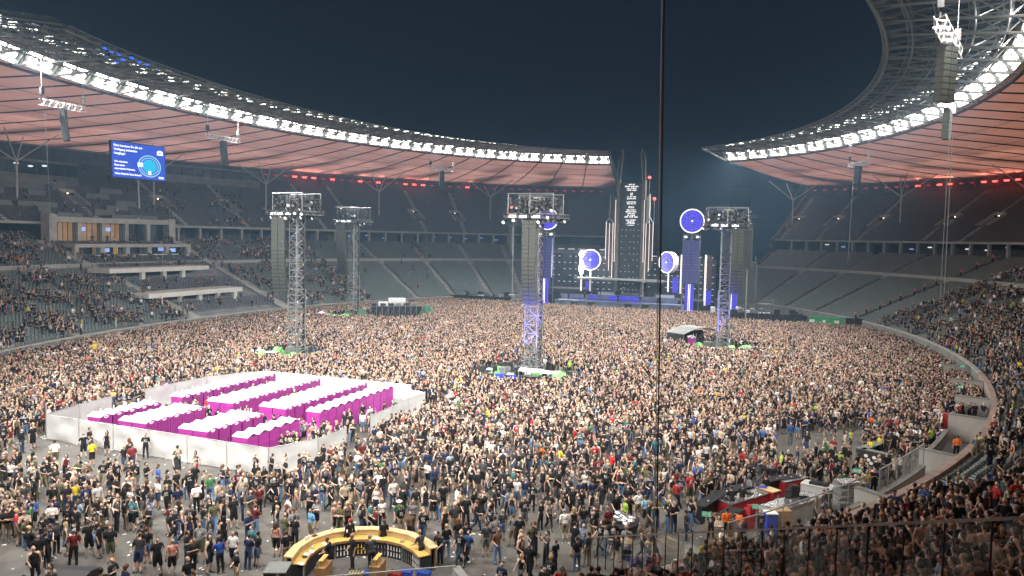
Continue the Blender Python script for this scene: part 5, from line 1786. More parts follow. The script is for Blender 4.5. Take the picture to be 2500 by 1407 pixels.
# ================================================================ FENCED TOILET COMPOUND
CW, CD = 1.2, 1.25
def cabin_meshes(w):
    h, rdg = 2.02, 0.20
    m = MB()
    x, y = w / 2 - 0.015, CD / 2 - 0.01
    m.box((0, 0, 0.07), (w - 0.02, CD, 0.14))
    for s in (-1, 1):
        m.box((s * (x - 0.02), 0, 0.14 + (h - 0.14) / 2), (0.04, 2 * y, h - 0.14))
    m.box((0, y - 0.02, 0.14 + (h - 0.14) / 2), (2 * x - 0.084, 0.04, h - 0.14))
    # gable front over the door
    m.slab([(-x, -y, 0.14), (-x + 0.12, -y, 0.14), (-x + 0.12, -y, 1.9), (x - 0.12, -y, 1.9), (x - 0.12, -y, 0.14), (x, -y, 0.14), (x, -y, h), (0, -y, h + rdg), (-x, -y, h)],
           [(-x, -y + .03, 0.14), (-x + 0.12, -y + .03, 0.14), (-x + 0.12, -y + .03, 1.9), (x - 0.12, -y + .03, 1.9), (x - 0.12, -y + .03, 0.14), (x, -y + .03, 0.14), (x, -y + .03, h), (0, -y + .03, h + rdg), (-x, -y + .03, h)])
    # ribs on the plain sides
    for z in (0.55, 1.25, 1.72):
        m.box((0, y + 0.012, z), (2 * x - 0.1, 0.025, 0.05))
        for s in (-1, 1):
            m.box((s * (x + 0.008), 0, z), (0.02, 2 * y - 0.1, 0.05))
    body = m.mesh("cabin_wall", "magenta")
    m = MB()
    a, b = w / 2 - 0.004, CD / 2 + 0.03
    n = 6
    prof = [(-a + 2 * a * k / n, h + 0.02 + rdg * (1 - abs(2 * k / n - 1))) for k in range(n + 1)]
    lo = [(px, pz - 0.05) for px, pz in prof]
    loop = prof + lo[::-1]
    m.slab([(px, -b, pz) for px, pz in loop], [(px, b, pz) for px, pz in loop])
    m.tube((w * 0.28, 0.3, h + 0.1), (w * 0.28, 0.3, h + 0.42), 0.05, 6)
    roof_ = m.mesh("cabin_roof", "white_plastic")
    door = MB().box((0, -CD / 2 + 0.02, 1.02), (w - 0.28, 0.05, 1.74)).mesh("cabin_door", "magenta_dark")
    hnd = MB().box((w / 2 - 0.24, -CD / 2 - 0.02, 1.0), (0.05, 0.04, 0.22)).mesh("cabin_handle", "black")
    m = MB()
    n = 14
    pts = [(0.21 * math.cos(2 * math.pi * k / n), 0.115 * math.sin(2 * math.pi * k / n)) for k in range(n)]
    m.slab([(px, -CD / 2 - 0.012, 1.99 + pz) for px, pz in pts], [(px, -CD / 2 + 0.0, 1.99 + pz) for px, pz in pts])
    m.box((0, -CD / 2 - 0.014, 1.99), (0.26, 0.004, 0.05), mi=1)
    sign = m.mesh("cabin_sign", ["white_plastic", "magenta"])
    return body, roof_, door, hnd, sign
CM = cabin_meshes(1.14)
CM2 = cabin_meshes(1.19)
def cabin(x, y, rz, label, group, cm):
    t = thing("portable_toilet", label, "toilet", (x, y, 0), rz, group)
    inst("wall", cm[0], t); inst("roof", cm[1], t)
    d = inst("door", cm[2], t); inst("handle", cm[3], d)
    inst("sign", cm[4], t)
    return t
def toilet_row(x0, n, pitch, yc, face, label, group, cm):
    for k in range(n):
        cabin(x0 + pitch * (k + 0.5), yc, 0.0 if face < 0 else math.pi, "%s, %s from the near end" % (label, ORDN[k]), group, cm)
G1, G2 = "toilets of the far block", "toilets of the near block"
base = "magenta white-roofed toilet, %s"
# far block: single, double, double, single
toilet_row(-55.5, 10, 1.25, 12.35, -1, base % "far block, leftmost row", G1, CM2)
toilet_row(-55.7, 10, 1.25, 8.30, 1, base % "far block, second row's hidden side", G1, CM2)
toilet_row(-55.7, 10, 1.25, 6.98, -1, base % "far block, second row from the left", G1, CM2)
toilet_row(-55.5, 10, 1.25, 3.25, 1, base % "far block, third row's hidden side", G1, CM2)
toilet_row(-55.5, 10, 1.25, 1.93, -1, base % "far block, third row from the left", G1, CM2)
toilet_row(-55.4, 10, 1.18, -1.2, 1, base % "far block, rightmost row", G1, CM)
# near block
toilet_row(-63.8, 5, 1.2, 12.3, -1, base % "near block, leftmost row", G2, CM)
toilet_row(-63.8, 5, 1.22, 9.25, 1, base % "near block, second row's hidden side", G2, CM)
toilet_row(-63.8, 5, 1.22, 7.93, -1, base % "near block, second row from the left", G2, CM)
toilet_row(-63.8, 5, 1.22, 3.65, 1, base % "near block, third row's hidden side", G2, CM)
toilet_row(-63.8, 5, 1.22, 2.33, -1, base % "near block, third row from the left", G2, CM)
toilet_row(-64.0, 5, 1.2, -1.25, 1, base % "near block, rightmost row", G2, CM)
for (u, v, rz, lab) in ((1687, 856, 0.9, "single magenta toilet standing by the arched tent"), (782, 792, 0.6, "single magenta toilet in the crowd left of the second tower")):
    P = at_z(u, v, 0)
    cabin(P.x, P.y, -math.pi / 2 + rz - 0.6, lab, None, CM)
# round pink urinal pods
pod = MB()
n = 12
for k in range(n):
    a0, a1 = math.pi * k / n, math.pi * (k + 1) / n
    pod.slab([(0.55 * math.cos(a0), -0.35, 0.02 + 1.45 * math.sin(a0)), (0.55 * math.cos(a1), -0.35, 0.02 + 1.45 * math.sin(a1)), (0.42 * math.cos(a1), -0.2, 0.02 + 1.25 * math.sin(a1)), (0.42 * math.cos(a0), -0.2, 0.02 + 1.25 * math.sin(a0))],
             [(0.55 * math.cos(a0), 0.35, 0.02 + 1.45 * math.sin(a0)), (0.55 * math.cos(a1), 0.35, 0.02 + 1.45 * math.sin(a1)), (0.42 * math.cos(a1), 0.3, 0.02 + 1.25 * math.sin(a1)), (0.42 * math.cos(a0), 0.3, 0.02 + 1.25 * math.sin(a0))])
pod.box((0, 0.05, 0.55), (0.7, 0.1, 1.1)).box((0, -0.1, 0.5), (0.3, 0.25, 0.3))
pod_mesh = pod.mesh("urinal_shell", "urinal_pink")if "urinal_pink" in MATS else None
mat("urinal_pink", (0.72, 0.22, 0.55), 0.45, var=0.08)
pod_mesh = pod.mesh("urinal_shell", "urinal_pink")
for (u, v, nm) in ((675, 1092, "nearest the fence corner"), (738, 1072, "behind the fence opening"), (760, 1076, "low beside its taller twin"), (905, 1010, "second from the far end"), (975, 975, "at the far end of the right fence"), (205, 1028, "at the left fence by the first row"), (403, 972, "at the far left between the blocks")):
    P = at_z(u, v, 0.1)
    t = thing("urinal_pod", "rounded pink urinal shell " + nm, "urinal", (P.x, P.y, 0), random.uniform(-0.4, 0.4) - 1.2, "pink urinal shells in the compound")
    inst("shell", pod_mesh, t)
# white canvas fence: panels and posts
def canvas_fence(pts, lab, hgt=1.92):
    f = thing("canvas_fence", lab, "fence")
    for (a, b) in zip(pts[:-1], pts[1:]):
        a, b = Vector((*a, 0)), Vector((*b, 0))
        d = b - a
        nseg = max(1, round(d.length / 3.5))
        nv = Vector((-d.y, d.x, 0)).normalized()
        for k in range(nseg):
            p, q = a + d * k / nseg, a + d * (k + 1) / nseg
            m = MB()
            nx, nz = 12, 5
            ph, am = random.uniform(0, 6), random.uniform(0.02, 0.06)
            vs = []
            for i in range(nx + 1):
                for j in range(nz + 1):
                    fx, fz = i / nx, j / nz
                    w = am * math.sin(7 * fx + 5 * fz + ph) * math.sin(math.pi * fx) + 0.04 * math.sin(3.3 * fx - 9 * fz + ph) * math.sin(math.pi * fx)
                    c = p + (q - p) * (0.006 + 0.988 * fx) + nv * w
                    vs.append((c.x, c.y, 0.06 + (hgt - 0.06) * fz - 0.03 * math.sin(math.pi * fx) * fz))
            m.add(vs, [(i * (nz + 1) + j, (i + 1) * (nz + 1) + j, (i + 1) * (nz + 1) + j + 1, i * (nz + 1) + j + 1) for i in range(nx) for j in range(nz)])
            m.build("canvas_panel", "white_tarp", f, smooth=True)
            MB().tube((p.x, p.y, 0), (p.x, p.y, hgt + 0.06), 0.035, 6).box((p.x, p.y, 0.06), (0.5, 0.25, 0.12)).build("post", "steel", f)
            MB().tube((p.x, p.y, hgt), (q.x, q.y, hgt), 0.022, 5).build("top_rail", "steel", f)
    MB().tube((pts[-1][0], pts[-1][1], 0), (pts[-1][0], pts[-1][1], hgt + 0.06), 0.035, 6).build("post", "steel", f)
canvas_fence([(-64.4, 16.4), (-65.1, -4.5), (-61.7, -6.0), (-58.3, -6.1)], "white canvas fence along the near side of the toilet compound")
canvas_fence([(-54.2, -5.7), (-50.6, -5.6), (-47.0, -5.2), (-44.2, -5.4), (-43.6, -2.6)], "short white canvas fence closing the compound's right side")
canvas_fence([(-41.6, -2.6), (-41.5, 13.9), (-43.4, 15.6), (-46.7, 17.0), (-50.5, 17.3), (-53.9, 17.4)], "white canvas fence along the far side of the toilet compound")
canvas_fence([(-57.4, 17.5), (-60.8, 17.2), (-64.4, 16.4)], "short white canvas fence at the compound's left corner")

# ================================================================ CURVED BAR
outer = [Vector(p) for p in ((-77.5, -15.0, 0), (-77.1, -14.85, 0), (-76.2, -14.6, 0), (-75.0, -14.6, 0), (-73.9, -15.05, 0), (-73.1, -15.85, 0), (-72.6, -16.8, 0), (-72.4, -17.9, 0), (-72.5, -19.0, 0), (-73.0, -20.1, 0), (-73.7, -20.95, 0))]
cen = Vector((-77.0, -18.6, 0))
def inward(p, s):
    return p + (cen - p).normalized() * s
bar = thing("curved_bar", "curved drinks bar with yellow wooden counters seen from behind", "bar")
def arc_band(name, s0, s1, z0, z1, mm):
    for k, (p, q) in enumerate(zip(outer[:-1], outer[1:])):
        a, b, c, d = inward(p, s0), inward(q, s0), inward(q, s1), inward(p, s1)
        g = 0.006
        m = MB().slab([(a.x, a.y, z0), (b.x, b.y, z0), (c.x, c.y, z0), (d.x, d.y, z0)][::-1], [(a.x, a.y, z1), (b.x, b.y, z1), (c.x, c.y, z1), (d.x, d.y, z1)][::-1])
        m.build(name, mm, bar)
arc_band("counter_top", -0.05, 0.42, 1.08, 1.14, "wood_pale")
arc_band("front_panel", 0.06, 0.14, 0.0, 1.078, "wood_brown")
arc_band("rear_board", 0.34, 0.40, 0.80, 1.078, "wood_pale")
arc_band("worktop", 0.42, 0.98, 0.80, 0.85, "wood_yellow")
arc_band("worktop_edge", 0.98, 1.02, 0.74, 0.86, "wood_brown")
for k in range(0, 10):
    p = inward((outer[k] + outer[k + 1]) / 2, 0.62)
    d = outer[k + 1] - outer[k]
    fr = MB().box((0, 0, 0.37), (d.length * 0.8, 0.6, 0.74)).build("fridge", "dark_glass" if k > 4 else "black", bar, (p.x, p.y, 0), math.atan2(d.y, d.x))
    if k > 3:
        bot = MB()
        for j in range(5):
            for zz in (0.12, 0.42):
                bot.tube((-0.35 + j * 0.17, -0.33, zz), (-0.35 + j * 0.17, -0.33, zz + 0.2), 0.035, 5, r2=0.02)
        bot.build("bottles", random.choice(("chrome", "yellow_plastic", "paper")), fr)
for k, p in enumerate(outer):
    q = inward(p, 0.95)
    MB().tube((q.x, q.y, 0), (q.x, q.y, 0.74), 0.025, 5).build("leg", "steel", bar)
for k in range(16):
    i = random.randrange(10)
    f = random.random()
    p = inward(outer[i] * (1 - f) + outer[i + 1] * f, random.choice((0.15, 0.7, 0.8)))
    z = 1.14 if (p - inward(outer[i], 0.15)).length < 0.35 else 0.85
    if (p - cen).length > 3.9:
        z = 1.14
    z = 1.142 if random.random() < 0.0 else z + 0.004
    m = MB().box((0, 0, 0.01), (0.3, 0.22, 0.02)) if random.random() < 0.4 else MB().tube((0, 0, 0), (0, 0, 0.13), 0.04, 7, r2=0.05)
    mm = random.choice(("paper", "paper", "chrome", "black", "white_plastic"))
    o = m.build("bar_cup" if len(m.v) > 10 else "bar_mat", mm, None, (p.x, p.y, z), random.uniform(0, 3))
    tag(o, "%s %s on the curved yellow bar's %s part" % ({"paper": "cream", "chrome": "silver", "black": "black", "white_plastic": "white"}[mm], "small cup standing" if len(m.v) > 10 else "flat mat lying", ("left" if i < 3 else "middle" if i < 7 else "right")), "cup" if len(m.v) > 10 else "mat", "cups and mats on the curved bar")
# low serving islands inside the bar
for k, (x, y, rz) in enumerate(((-76.9, -16.7, 0.25), (-75.8, -18.9, 0.2))):
    t = thing("serving_island", "narrow yellow serving island inside the curved bar, %s one" % ("left" if k == 0 else "right"), "counter", (x, y, 0), rz)
    MB().box((0, 0, 0.42), (1.0, 0.5, 0.84)).build("cabinet", "wood_brown", t)
    MB().box((0, 0, 1.12), (0.8, 0.2, 0.05)).box((0, 0, 0.98), (0.76, 0.06, 0.26)).build("shelf_top", "wood_yellow", t)
    m = MB()
    for j in range(8):
        m.tube((-0.44 + 0.125 * j, 0.17, 0.84), (-0.44 + 0.125 * j, 0.17, 1.06), 0.035, 5)
    m.build("taps", "chrome", t)
t = thing("black_bin", "large black bin at the left end of the curved bar", "bin", (-78.6, -15.45, 0), 0.4)
MB().box((0, 0, 0.55), (1.15, 0.95, 1.1)).build("body", "black", t)
MB().box((0, 0, 1.13), (1.2, 1.0, 0.06)).build("lid", "grey_box", t)
t = thing("black_bin", "black wheeled container at the bottom left corner", "bin", tuple(at_z(168, 1398, 1.2) - Vector((0, 0, 1.2))), 0.3)
MB().box((0, 0, 0.6), (1.3, 1.9, 1.0)).build("body", "black", t)
m = MB(); m.slab([(-0.7, -1.0, 1.1), (0.7, -1.0, 1.1), (0.7, -1.0, 1.2), (0, -1.0, 1.32), (-0.7, -1.0, 1.2)], [(-0.7, 1.0, 1.1), (0.7, 1.0, 1.1), (0.7, 1.0, 1.2), (0, 1.0, 1.32), (-0.7, 1.0, 1.2)]); m.build("lid", "black", t)
for a in (-0.5, 0.5):
    for b in (-0.8, 0.8):
        MB().tube((a - 0.05, b, 0.09), (a + 0.05, b, 0.09), 0.09, 8).build("wheel", "rubber", t)
# crates and bottles beyond the bar at the frame's bottom
for k, (u, v, mm) in enumerate(((905, 1398, "blue_plastic"), (990, 1396, "blue_plastic"), (965, 1400, "red_plastic"), (1035, 1398, "blue_plastic"), (870, 1400, "cardboard"))):
    P = at_z(u, v, 0.3)
    t = thing("drinks_crate", "%s drinks crate on the floor behind the bar, %s of five" % ({"blue_plastic": "blue", "red_plastic": "red", "cardboard": "brown"}[mm], ("second", "fourth", "third", "fifth", "first")[k]), "crate", (P.x, P.y, 0), random.uniform(-.3, .3))
    m = MB()
    for z in (0.06, 0.2, 0.32):
        m.box((0, 0, z), (0.4, 0.6, 0.09))
    m.build("body", mm, t)
    m = MB()
    for i in range(3):
        for j in range(4):
            m.tube((-0.13 + 0.13 * i, -0.21 + 0.14 * j, 0.3), (-0.13 + 0.13 * i, -0.21 + 0.14 * j, 0.46), 0.035, 5, r2=0.018)
    m.build("bottles", random.choice(("black", "green_dark", "chrome")), t)

# ================================================================ KIOSK AT THE RIGHT WALL
dk = thing("dark_counter", "long dark curved bar counter of the right kiosk", "bar", (0, 0, 0))
pts = [at_z(1705, 1235, 1.05), at_z(1755, 1205, 1.05), at_z(1820, 1185, 1.05), at_z(1890, 1168, 1.05), at_z(1945, 1160, 1.05)]
for p, q in zip(pts[:-1], pts[1:]):
    d = (q - p); nrm_ = Vector((-d.y, d.x, 0)).normalized()
    c = (p + q) / 2
    MB().box((c.x, c.y, 0.5), (d.length * 0.99, 0.5, 1.0), math.atan2(d.y, d.x)).build("front", "black", dk)
    MB().box((c.x, c.y, 1.03), (d.length * 0.995, 0.75, 0.06), math.atan2(d.y, d.x)).build("top", "wood_dark" if "wood_dark" in MATS else "black", dk)
def counter(u0, v0, u1, v1, w, h, top, body, lab, z=None):
    p, q = at_z(u0, v0, h), at_z(u1, v1, h)
    d = q - p
    c = (p + q) / 2
    t = thing("kiosk_counter", lab, "counter", (c.x, c.y, 0), math.atan2(d.y, d.x))
    L = d.length
    MB().box((0, 0, (h - 0.05) / 2), (L - 0.06, w - 0.06, h - 0.05)).build("body", body, t)
    MB().box((0, 0, h - 0.022), (L, w, 0.05)).build("top", top, t)
    return t
counter(1765, 1225, 1870, 1195, 1.1, 0.95, "chrome", "red_plastic", "red sided counter with steel top, left one of the kiosk")
counter(1855, 1186, 1898, 1200, 0.8, 1.05, "wood_pale", "red_plastic", "red sided counter with pale board on top in the kiosk")
counter(1900, 1172, 1960, 1160, 1.0, 1.0, "chrome", "red_plastic", "steel topped counter at the kiosk's far end")
counter(1960, 1175, 2035, 1190, 1.1, 0.95, "white_tarp", "white_tarp", "wide white counter at the kiosk's right end")
counter(1880, 1240, 1990, 1205, 1.3, 0.9, "chrome", "white_tarp", "broad shiny steel table covered in foil in the kiosk")
counter(1760, 1262, 1800, 1240, 0.9, 0.9, "black", "steel", "small steel sink counter at the kiosk's near corner")
def crate_stack(u, v, nx, ny, nz, mm, lab):
    P = at_z(u, v, 0.0)
    t = thing("crate_stack", lab, "crates", (P.x, P.y, 0), 0.5)
    for i in range(nx):
        for j in range(ny):
            for k in range(nz - (1 if (i + j) % 2 else 0)):
                m = MB().box((i * 0.42, j * 0.62, 0.16 + 0.33 * k), (0.40, 0.60, 0.28)).box((i * 0.42, j * 0.62, 0.31 + 0.33 * k), (0.42, 0.62, 0.04))
                m.build("crate", mm, t)
crate_stack(1838, 1290, 2, 1, 4, "red_plastic", "tall stack of red drinks crates by the kiosk")
t = thing("blue_bin", "blue plastic bin beside the red crates", "bin", tuple(at_z(1880, 1300, 0)), 0.4)
MB().box((0, 0, 0.55), (0.6, 0.6, 1.1)).build("body", "blue_plastic", t)
MB().box((0, 0, 1.13), (0.66, 0.66, 0.06)).build("lid", "white_plastic", t)
t = thing("cardboard_stack", "stack of cardboard boxes at the glass wall by the blue bin", "boxes", tuple(at_z(1905, 1292, 0)), 0.4)
for k in range(3):
    MB().box((0, 0, 0.2 + 0.38 * k), (0.7, 1.0, 0.36), 0.05 * k).build("box", "cardboard", t)
t = thing("barrel_stack", "stack of pale grey tray rings at the end of the kiosk", "trays", tuple(at_z(2065, 1240, 0)))
for k in range(9):
    MB().box((random.uniform(-.05, .05), random.uniform(-.05, .05), 0.1 + 0.19 * k), (0.9, 1.3, 0.15), 0.5 + random.uniform(-0.1, 0.1)).build("tray", "grey_box" if k % 2 else "chrome", t)
t = thing("pallet_stack", "stack of wooden pallets beside the near wall gap", "pallets", tuple(at_z(1755, 1300, 0.0)), 0.6)
for k in range(6):
    m = MB()
    for j in range(5):
        m.box((-0.5 + 0.25 * j, 0, 0.14 + 0.15 * k), (0.12, 1.2, 0.025))
    for j in (-0.5, 0, 0.5):
        m.box((0, j, 0.07 + 0.15 * k), (1.1, 0.1, 0.09))
    m.build("pallet", "wood_brown", t)
# gear on the counters: pots, tills, cups
for k, (u, v, s, mm, lab) in enumerate(((1925, 1208, (0.4, 0.4, 0.35), "black", "black pot on the steel table"), (1938, 1206, (0.5, 0.5, 0.6), "black", "black warming box on the steel table"), (1828, 1186, (0.3, 0.3, 0.4), "chrome", "steel urn on the left kiosk counter"),
                                        (1812, 1200, (0.3, 0.25, 0.3), "black", "black till on the left kiosk counter"), (1990, 1178, (0.6, 0.5, 0.15), "black", "black bag lying on the wide white counter"), (2012, 1182, (0.5, 0.5, 0.14), "black", "dark bundle lying on the wide white counter"),
                                        (1945, 1150, (0.3, 0.3, 0.35), "chrome", "steel tap block at the kiosk's far end"), (1862, 1190, (0.5, 0.35, 0.03), "blue_plastic", "blue cloth lying on the pale board"))):
    P = at_z(u, v, 1.06)
    m = MB().box((0, 0, s[2] / 2), s)
    if mm != "blue_plastic":
        m.box((0, 0, s[2] + 0.02), (s[0] * 0.8, s[1] * 0.8, 0.05)).tube((s[0] * 0.3, 0, s[2]), (s[0] * 0.3, 0, s[2] + 0.12), 0.03, 5)
    else:
        m.box((0.1, 0.1, s[2]), (s[0] * 0.7, s[1] * 0.5, 0.03), 0.4)
    o = m.build("kiosk_ware", mm, None, (P.x, P.y, 0.955 if "pale board" not in lab else 1.06), random.uniform(0, 2))
    tag(o, lab, "kitchenware")
# taps, bottles and cups crowding the counters
for k in range(30):
    u, v = random.choice(((1780, 1218), (1800, 1212), (1820, 1206), (1845, 1200), (1905, 1170), (1930, 1165), (1950, 1162), (1900, 1232), (1930, 1222), (1960, 1214), (1990, 1182), (1725, 1225), (1770, 1200), (1850, 1178), (1910, 1164)))
    P = at_z(u + random.uniform(-9, 9), v + random.uniform(-3, 3), 1.0)
    kind_ = random.choice(("bottle", "cup", "tray", "tap"))
    m = MB()
    if kind_ == "bottle":
        m.tube((0, 0, 0), (0, 0, 0.17), 0.04, 7).tube((0, 0, 0.17), (0, 0, 0.27), 0.035, 7, r2=0.015)
    elif kind_ == "cup":
        m.tube((0, 0, 0), (0, 0, 0.14), 0.035, 7, r2=0.05)
    elif kind_ == "tray":
        m.box((0, 0, 0.02), (0.5, 0.35, 0.03)).box((0.1, 0, 0.07), (0.12, 0.12, 0.08)).box((-0.12, 0.05, 0.06), (0.1, 0.1, 0.06))
    else:
        m.tube((0, 0, 0), (0, 0, 0.4), 0.03, 6).tube((0, 0, 0.38), (0.18, 0, 0.33), 0.025, 6).box((0, 0, 0.46), (0.05, 0.05, 0.16))
    mm = {"bottle": random.choice(("green_dark", "dark_glass", "chrome")), "cup": "paper", "tray": random.choice(("black", "grey_box")), "tap": "chrome"}[kind_]
    o = m.build("kiosk_" + kind_, mm, None, (P.x, P.y, 0.952), random.uniform(0, 3))
    tag(o, "%s %s among the clutter on the kiosk counters" % ({"green_dark": "green", "dark_glass": "dark", "chrome": "silver", "paper": "white", "black": "black", "grey_box": "grey"}[mm], kind_), kind_, "clutter on the kiosk counters")
# black merchandise counter, fridge and blue covered table by the right wall
Pa, Pb = at_z(2092, 1095, 1.1), at_z(2138, 1079, 1.1)
t = thing("black_booth", "black panelled booth with pale skull prints on its side", "booth", tuple((Pa + Pb) / 2 - Vector((0, 0, 1.1))), math.atan2((Pb - Pa).y, (Pb - Pa).x))
L = (Pb - Pa).length
MB().box((0, 0, 0.55), (L, 0.08, 1.1)).box((-L / 2, -1.2, 0.55), (0.08, 2.4, 1.1)).build("panel", "black", t)
MB().box((0, -0.3, 1.13), (L + 0.1, 0.7, 0.06)).box((-L / 2 + 0.2, -1.4, 1.13), (0.5, 2.2, 0.06)).build("top", "grey_box", t)
m = MB()
for y, z in ((-0.7, 0.72), (-0.9, 0.45), (-1.3, 0.7), (-1.5, 0.4), (-1.1, 0.25)):
    m.add([(-L / 2 - 0.045, y + 0.15 * math.cos(a), z + 0.13 * math.sin(a)) for a in np.linspace(0, 6.28, 9)[:-1]], [tuple(range(8))])
m.build("pale_prints", "paper", t)
t = thing("white_fridge", "white chest fridge standing near the right wall", "fridge", tuple(at_z(2228, 1092, 0)), 1.3)
MB().box((0, 0, 0.62), (1.1, 1.7, 1.2)).build("body", "white_plastic", t)
MB().box((0, 0, 1.26), (1.14, 1.74, 0.07)).build("lid", "white_plastic", t)
t = thing("blue_cloth_table", "table with bright blue cloth near the right wall", "table", tuple(at_z(2278, 1080, 0)), 1.2)
MB().box((0, 0, 0.94), (1.0, 2.2, 0.06)).build("top", "white_plastic", t)
MB().box((-0.52, 0, 0.6), (0.04, 2.2, 0.66)).box((0, -1.12, 0.6), (1.0, 0.04, 0.66)).build("cloth", "screen_mid" if False else "blue_plastic", t)
t = thing("red_cooler", "red upright drinks cooler beside the blue cloth table", "cooler", tuple(at_z(2306, 1060, 0)), 1.2)
MB().box((0, 0, 0.9), (0.6, 0.7, 1.8)).build("body", "red_plastic", t)
MB().box((-0.31, 0, 1.0), (0.03, 0.5, 1.3)).build("door", "dark_glass", t)
# tub of rubbish at the near floor
P = at_z(1520, 1310, 0)
t = thing("rubbish_tub", "large black rubbish tub filled with clear bags", "bin", tuple(P))
m = MB()
n = 16
m.slab([(1.15 * math.cos(2 * math.pi * k / n), 0.85 * math.sin(2 * math.pi * k / n), 0.85) for k in range(n)], [(0.95 * math.cos(2 * math.pi * k / n), 0.7 * math.sin(2 * math.pi * k / n), 0.0) for k in range(n)])
m.build("tub", "black", t)
m = MB()
for k in range(18):
    m.ball((random.uniform(-0.7, 0.7), random.uniform(-0.45, 0.45), 0.92 + random.uniform(0, 0.12)), (random.uniform(.15, .3), random.uniform(.15, .3), random.uniform(.08, .2)), 7, 5)
m.build("bags", "chrome", t)

# ================================================================ WALLS, GLASS AND STEPS AT THE RIGHT
def glass_fence(pts, lab, h=1.1, step=1.6, base=0.25, z_ends=None):
    t = thing("glass_balustrade", lab, "balustrade")
    P = [Vector(p) for p in pts]
    for a, b in zip(P[:-1], P[1:]):
        L = Vector((b.x - a.x, b.y - a.y, 0)).length
        n = max(1, round(L / step))
        for k in range(n):
            p, q = a + (b - a) * k / n, a + (b - a) * (k + 1) / n
            g = (q - p) * 0.01
            p2, q2 = p + g, q - g
            nv = Vector((-(q - p).y, (q - p).x, 0)).normalized() * 0.012
            MB().quad(p2 + Vector((0, 0, base)), q2 + Vector((0, 0, base)), q2 + Vector((0, 0, h - 0.03)), p2 + Vector((0, 0, h - 0.03))).build("pane", "glass_rail", t)
            MB().beam(p, p + Vector((0, 0, h)), 0.05, 0.05).build("post", "steel", t)
            MB().beam(p + Vector((0, 0, h)), q + Vector((0, 0, h)), 0.07, 0.05).build("handrail", "steel", t)
    MB().beam(P[-1], P[-1] + Vector((0, 0, h)), 0.05, 0.05).build("post", "steel", t)
def rpts(p0, p1, d, z, n=6):
    return [ring(p0 + (p1 - p0) * k / n, d, z) for k in range(n + 1)]
glass_fence(rpts(206.5, 217.0, -1.9, 0.0), "glass balustrade on the floor before the near stand", 1.35, 1.8)
glass_fence(rpts(219.5, 230.0, -2.4, 0.9), "glass balustrade on the low wall behind the kiosk", 1.5, 1.8, 0.02)
glass_fence(rpts(231.5, 238.0, -2.4, 0.9), "glass balustrade on the low wall before the black booth", 1.5, 1.8, 0.02)
def low_wall(pts, z0, z1, w, lab, mm="concrete_pale"):
    t = thing("low_wall", lab, "wall")
    for a, b in zip(pts[:-1], pts[1:]):
        a, b = Vector(a), Vector(b)
        MB().beam((a.x, a.y, (z0 + z1) / 2), (b.x, b.y, (z0 + z1) / 2), w, z1 - z0).build("wall_block", mm, t)
        MB().beam((a.x, a.y, z1 + 0.042), (b.x, b.y, z1 + 0.042), w + 0.1, 0.08).build("coping", "concrete", t)
low_wall(rpts(219.5, 230.0, -2.4, 0), 0.0, 0.82, 0.3, "low concrete wall under the glass behind the kiosk")
low_wall(rpts(231.5, 238.0, -2.4, 0), 0.0, 0.82, 0.3, "low concrete wall under the glass before the black booth")
ordn = ("nearest", "second", "third", "fourth", "fifth", "sixth", "seventh")
for k, (ph, hh) in enumerate(((217.6, 1.5), (229.8, 1.6), (238.8, 1.7), (247.5, 2.1), (254.0, 2.1), (261.0, 2.1), (268.0, 2.1))):
    low_wall([ring(ph, -2.9, 0), ring(ph, -0.02, 0)], 0.0, hh, 0.35, "pale cross wall jutting from the field wall, %s one along the right" % ordn[k])
for k, (p0, p1) in enumerate(((239.8, 246.5), (248.4, 253.4), (255.0, 260.4), (262.0, 267.4))):
    low_wall(rpts(p0, p1, -2.9, 0, 4), 0.0, 0.7 if k else 1.0, 0.25, "low parapet along the sunken stairs, %s one along the right" % ordn[k], "concrete")
# balustrade sloping down the stand in the foreground
a0, a1 = at_depth(1443, 1312, 28.0), at_depth(2560, 1262, 9.6)
def fore_rail():
    t = thing("sloping_balustrade", "sloping glass balustrade on many posts in the near stand", "balustrade")
    n = 22
    hgt = 1.15
    for k in range(n + 1):
        p = a0 + (a1 - a0) * k / n
        MB().beam(p - Vector((0, 0, hgt)), p, 0.026, 0.026).build("post", "steel_dark", t)
        if k < n:
            q = a0 + (a1 - a0) * (k + 1) / n
            MB().beam(p, q, 0.05, 0.045).build("handrail", "steel", t)
            g = (q - p) * 0.04
            nv = Vector((-(q - p).y, (q - p).x, 0)).normalized() * 0.01
            lo_, hi_ = Vector((0, 0, -hgt + 0.08)), Vector((0, 0, -0.06))
            MB().quad(p + g + lo_, q - g + lo_, q - g + hi_, p + g + hi_).build("pane", "glass_rail", t)
fore_rail()
# railing at the very bottom, left of the near stand
glass_fence([at_z(600, 1425, 1.1) - Vector((0, 0, 1.1)), at_z(1112, 1382, 1.1) - Vector((0, 0, 1.1))], "steel topped glass balustrade below the curved bar", 1.1, 1.9)
low_wall([at_z(1112, 1384, 1.0) - Vector((0, 0, 1.0)), at_z(1140, 1420, 1.0) - Vector((0, 0, 1.0))], 0.0, 0.95, 0.3, "short pale wall end below the curved bar")
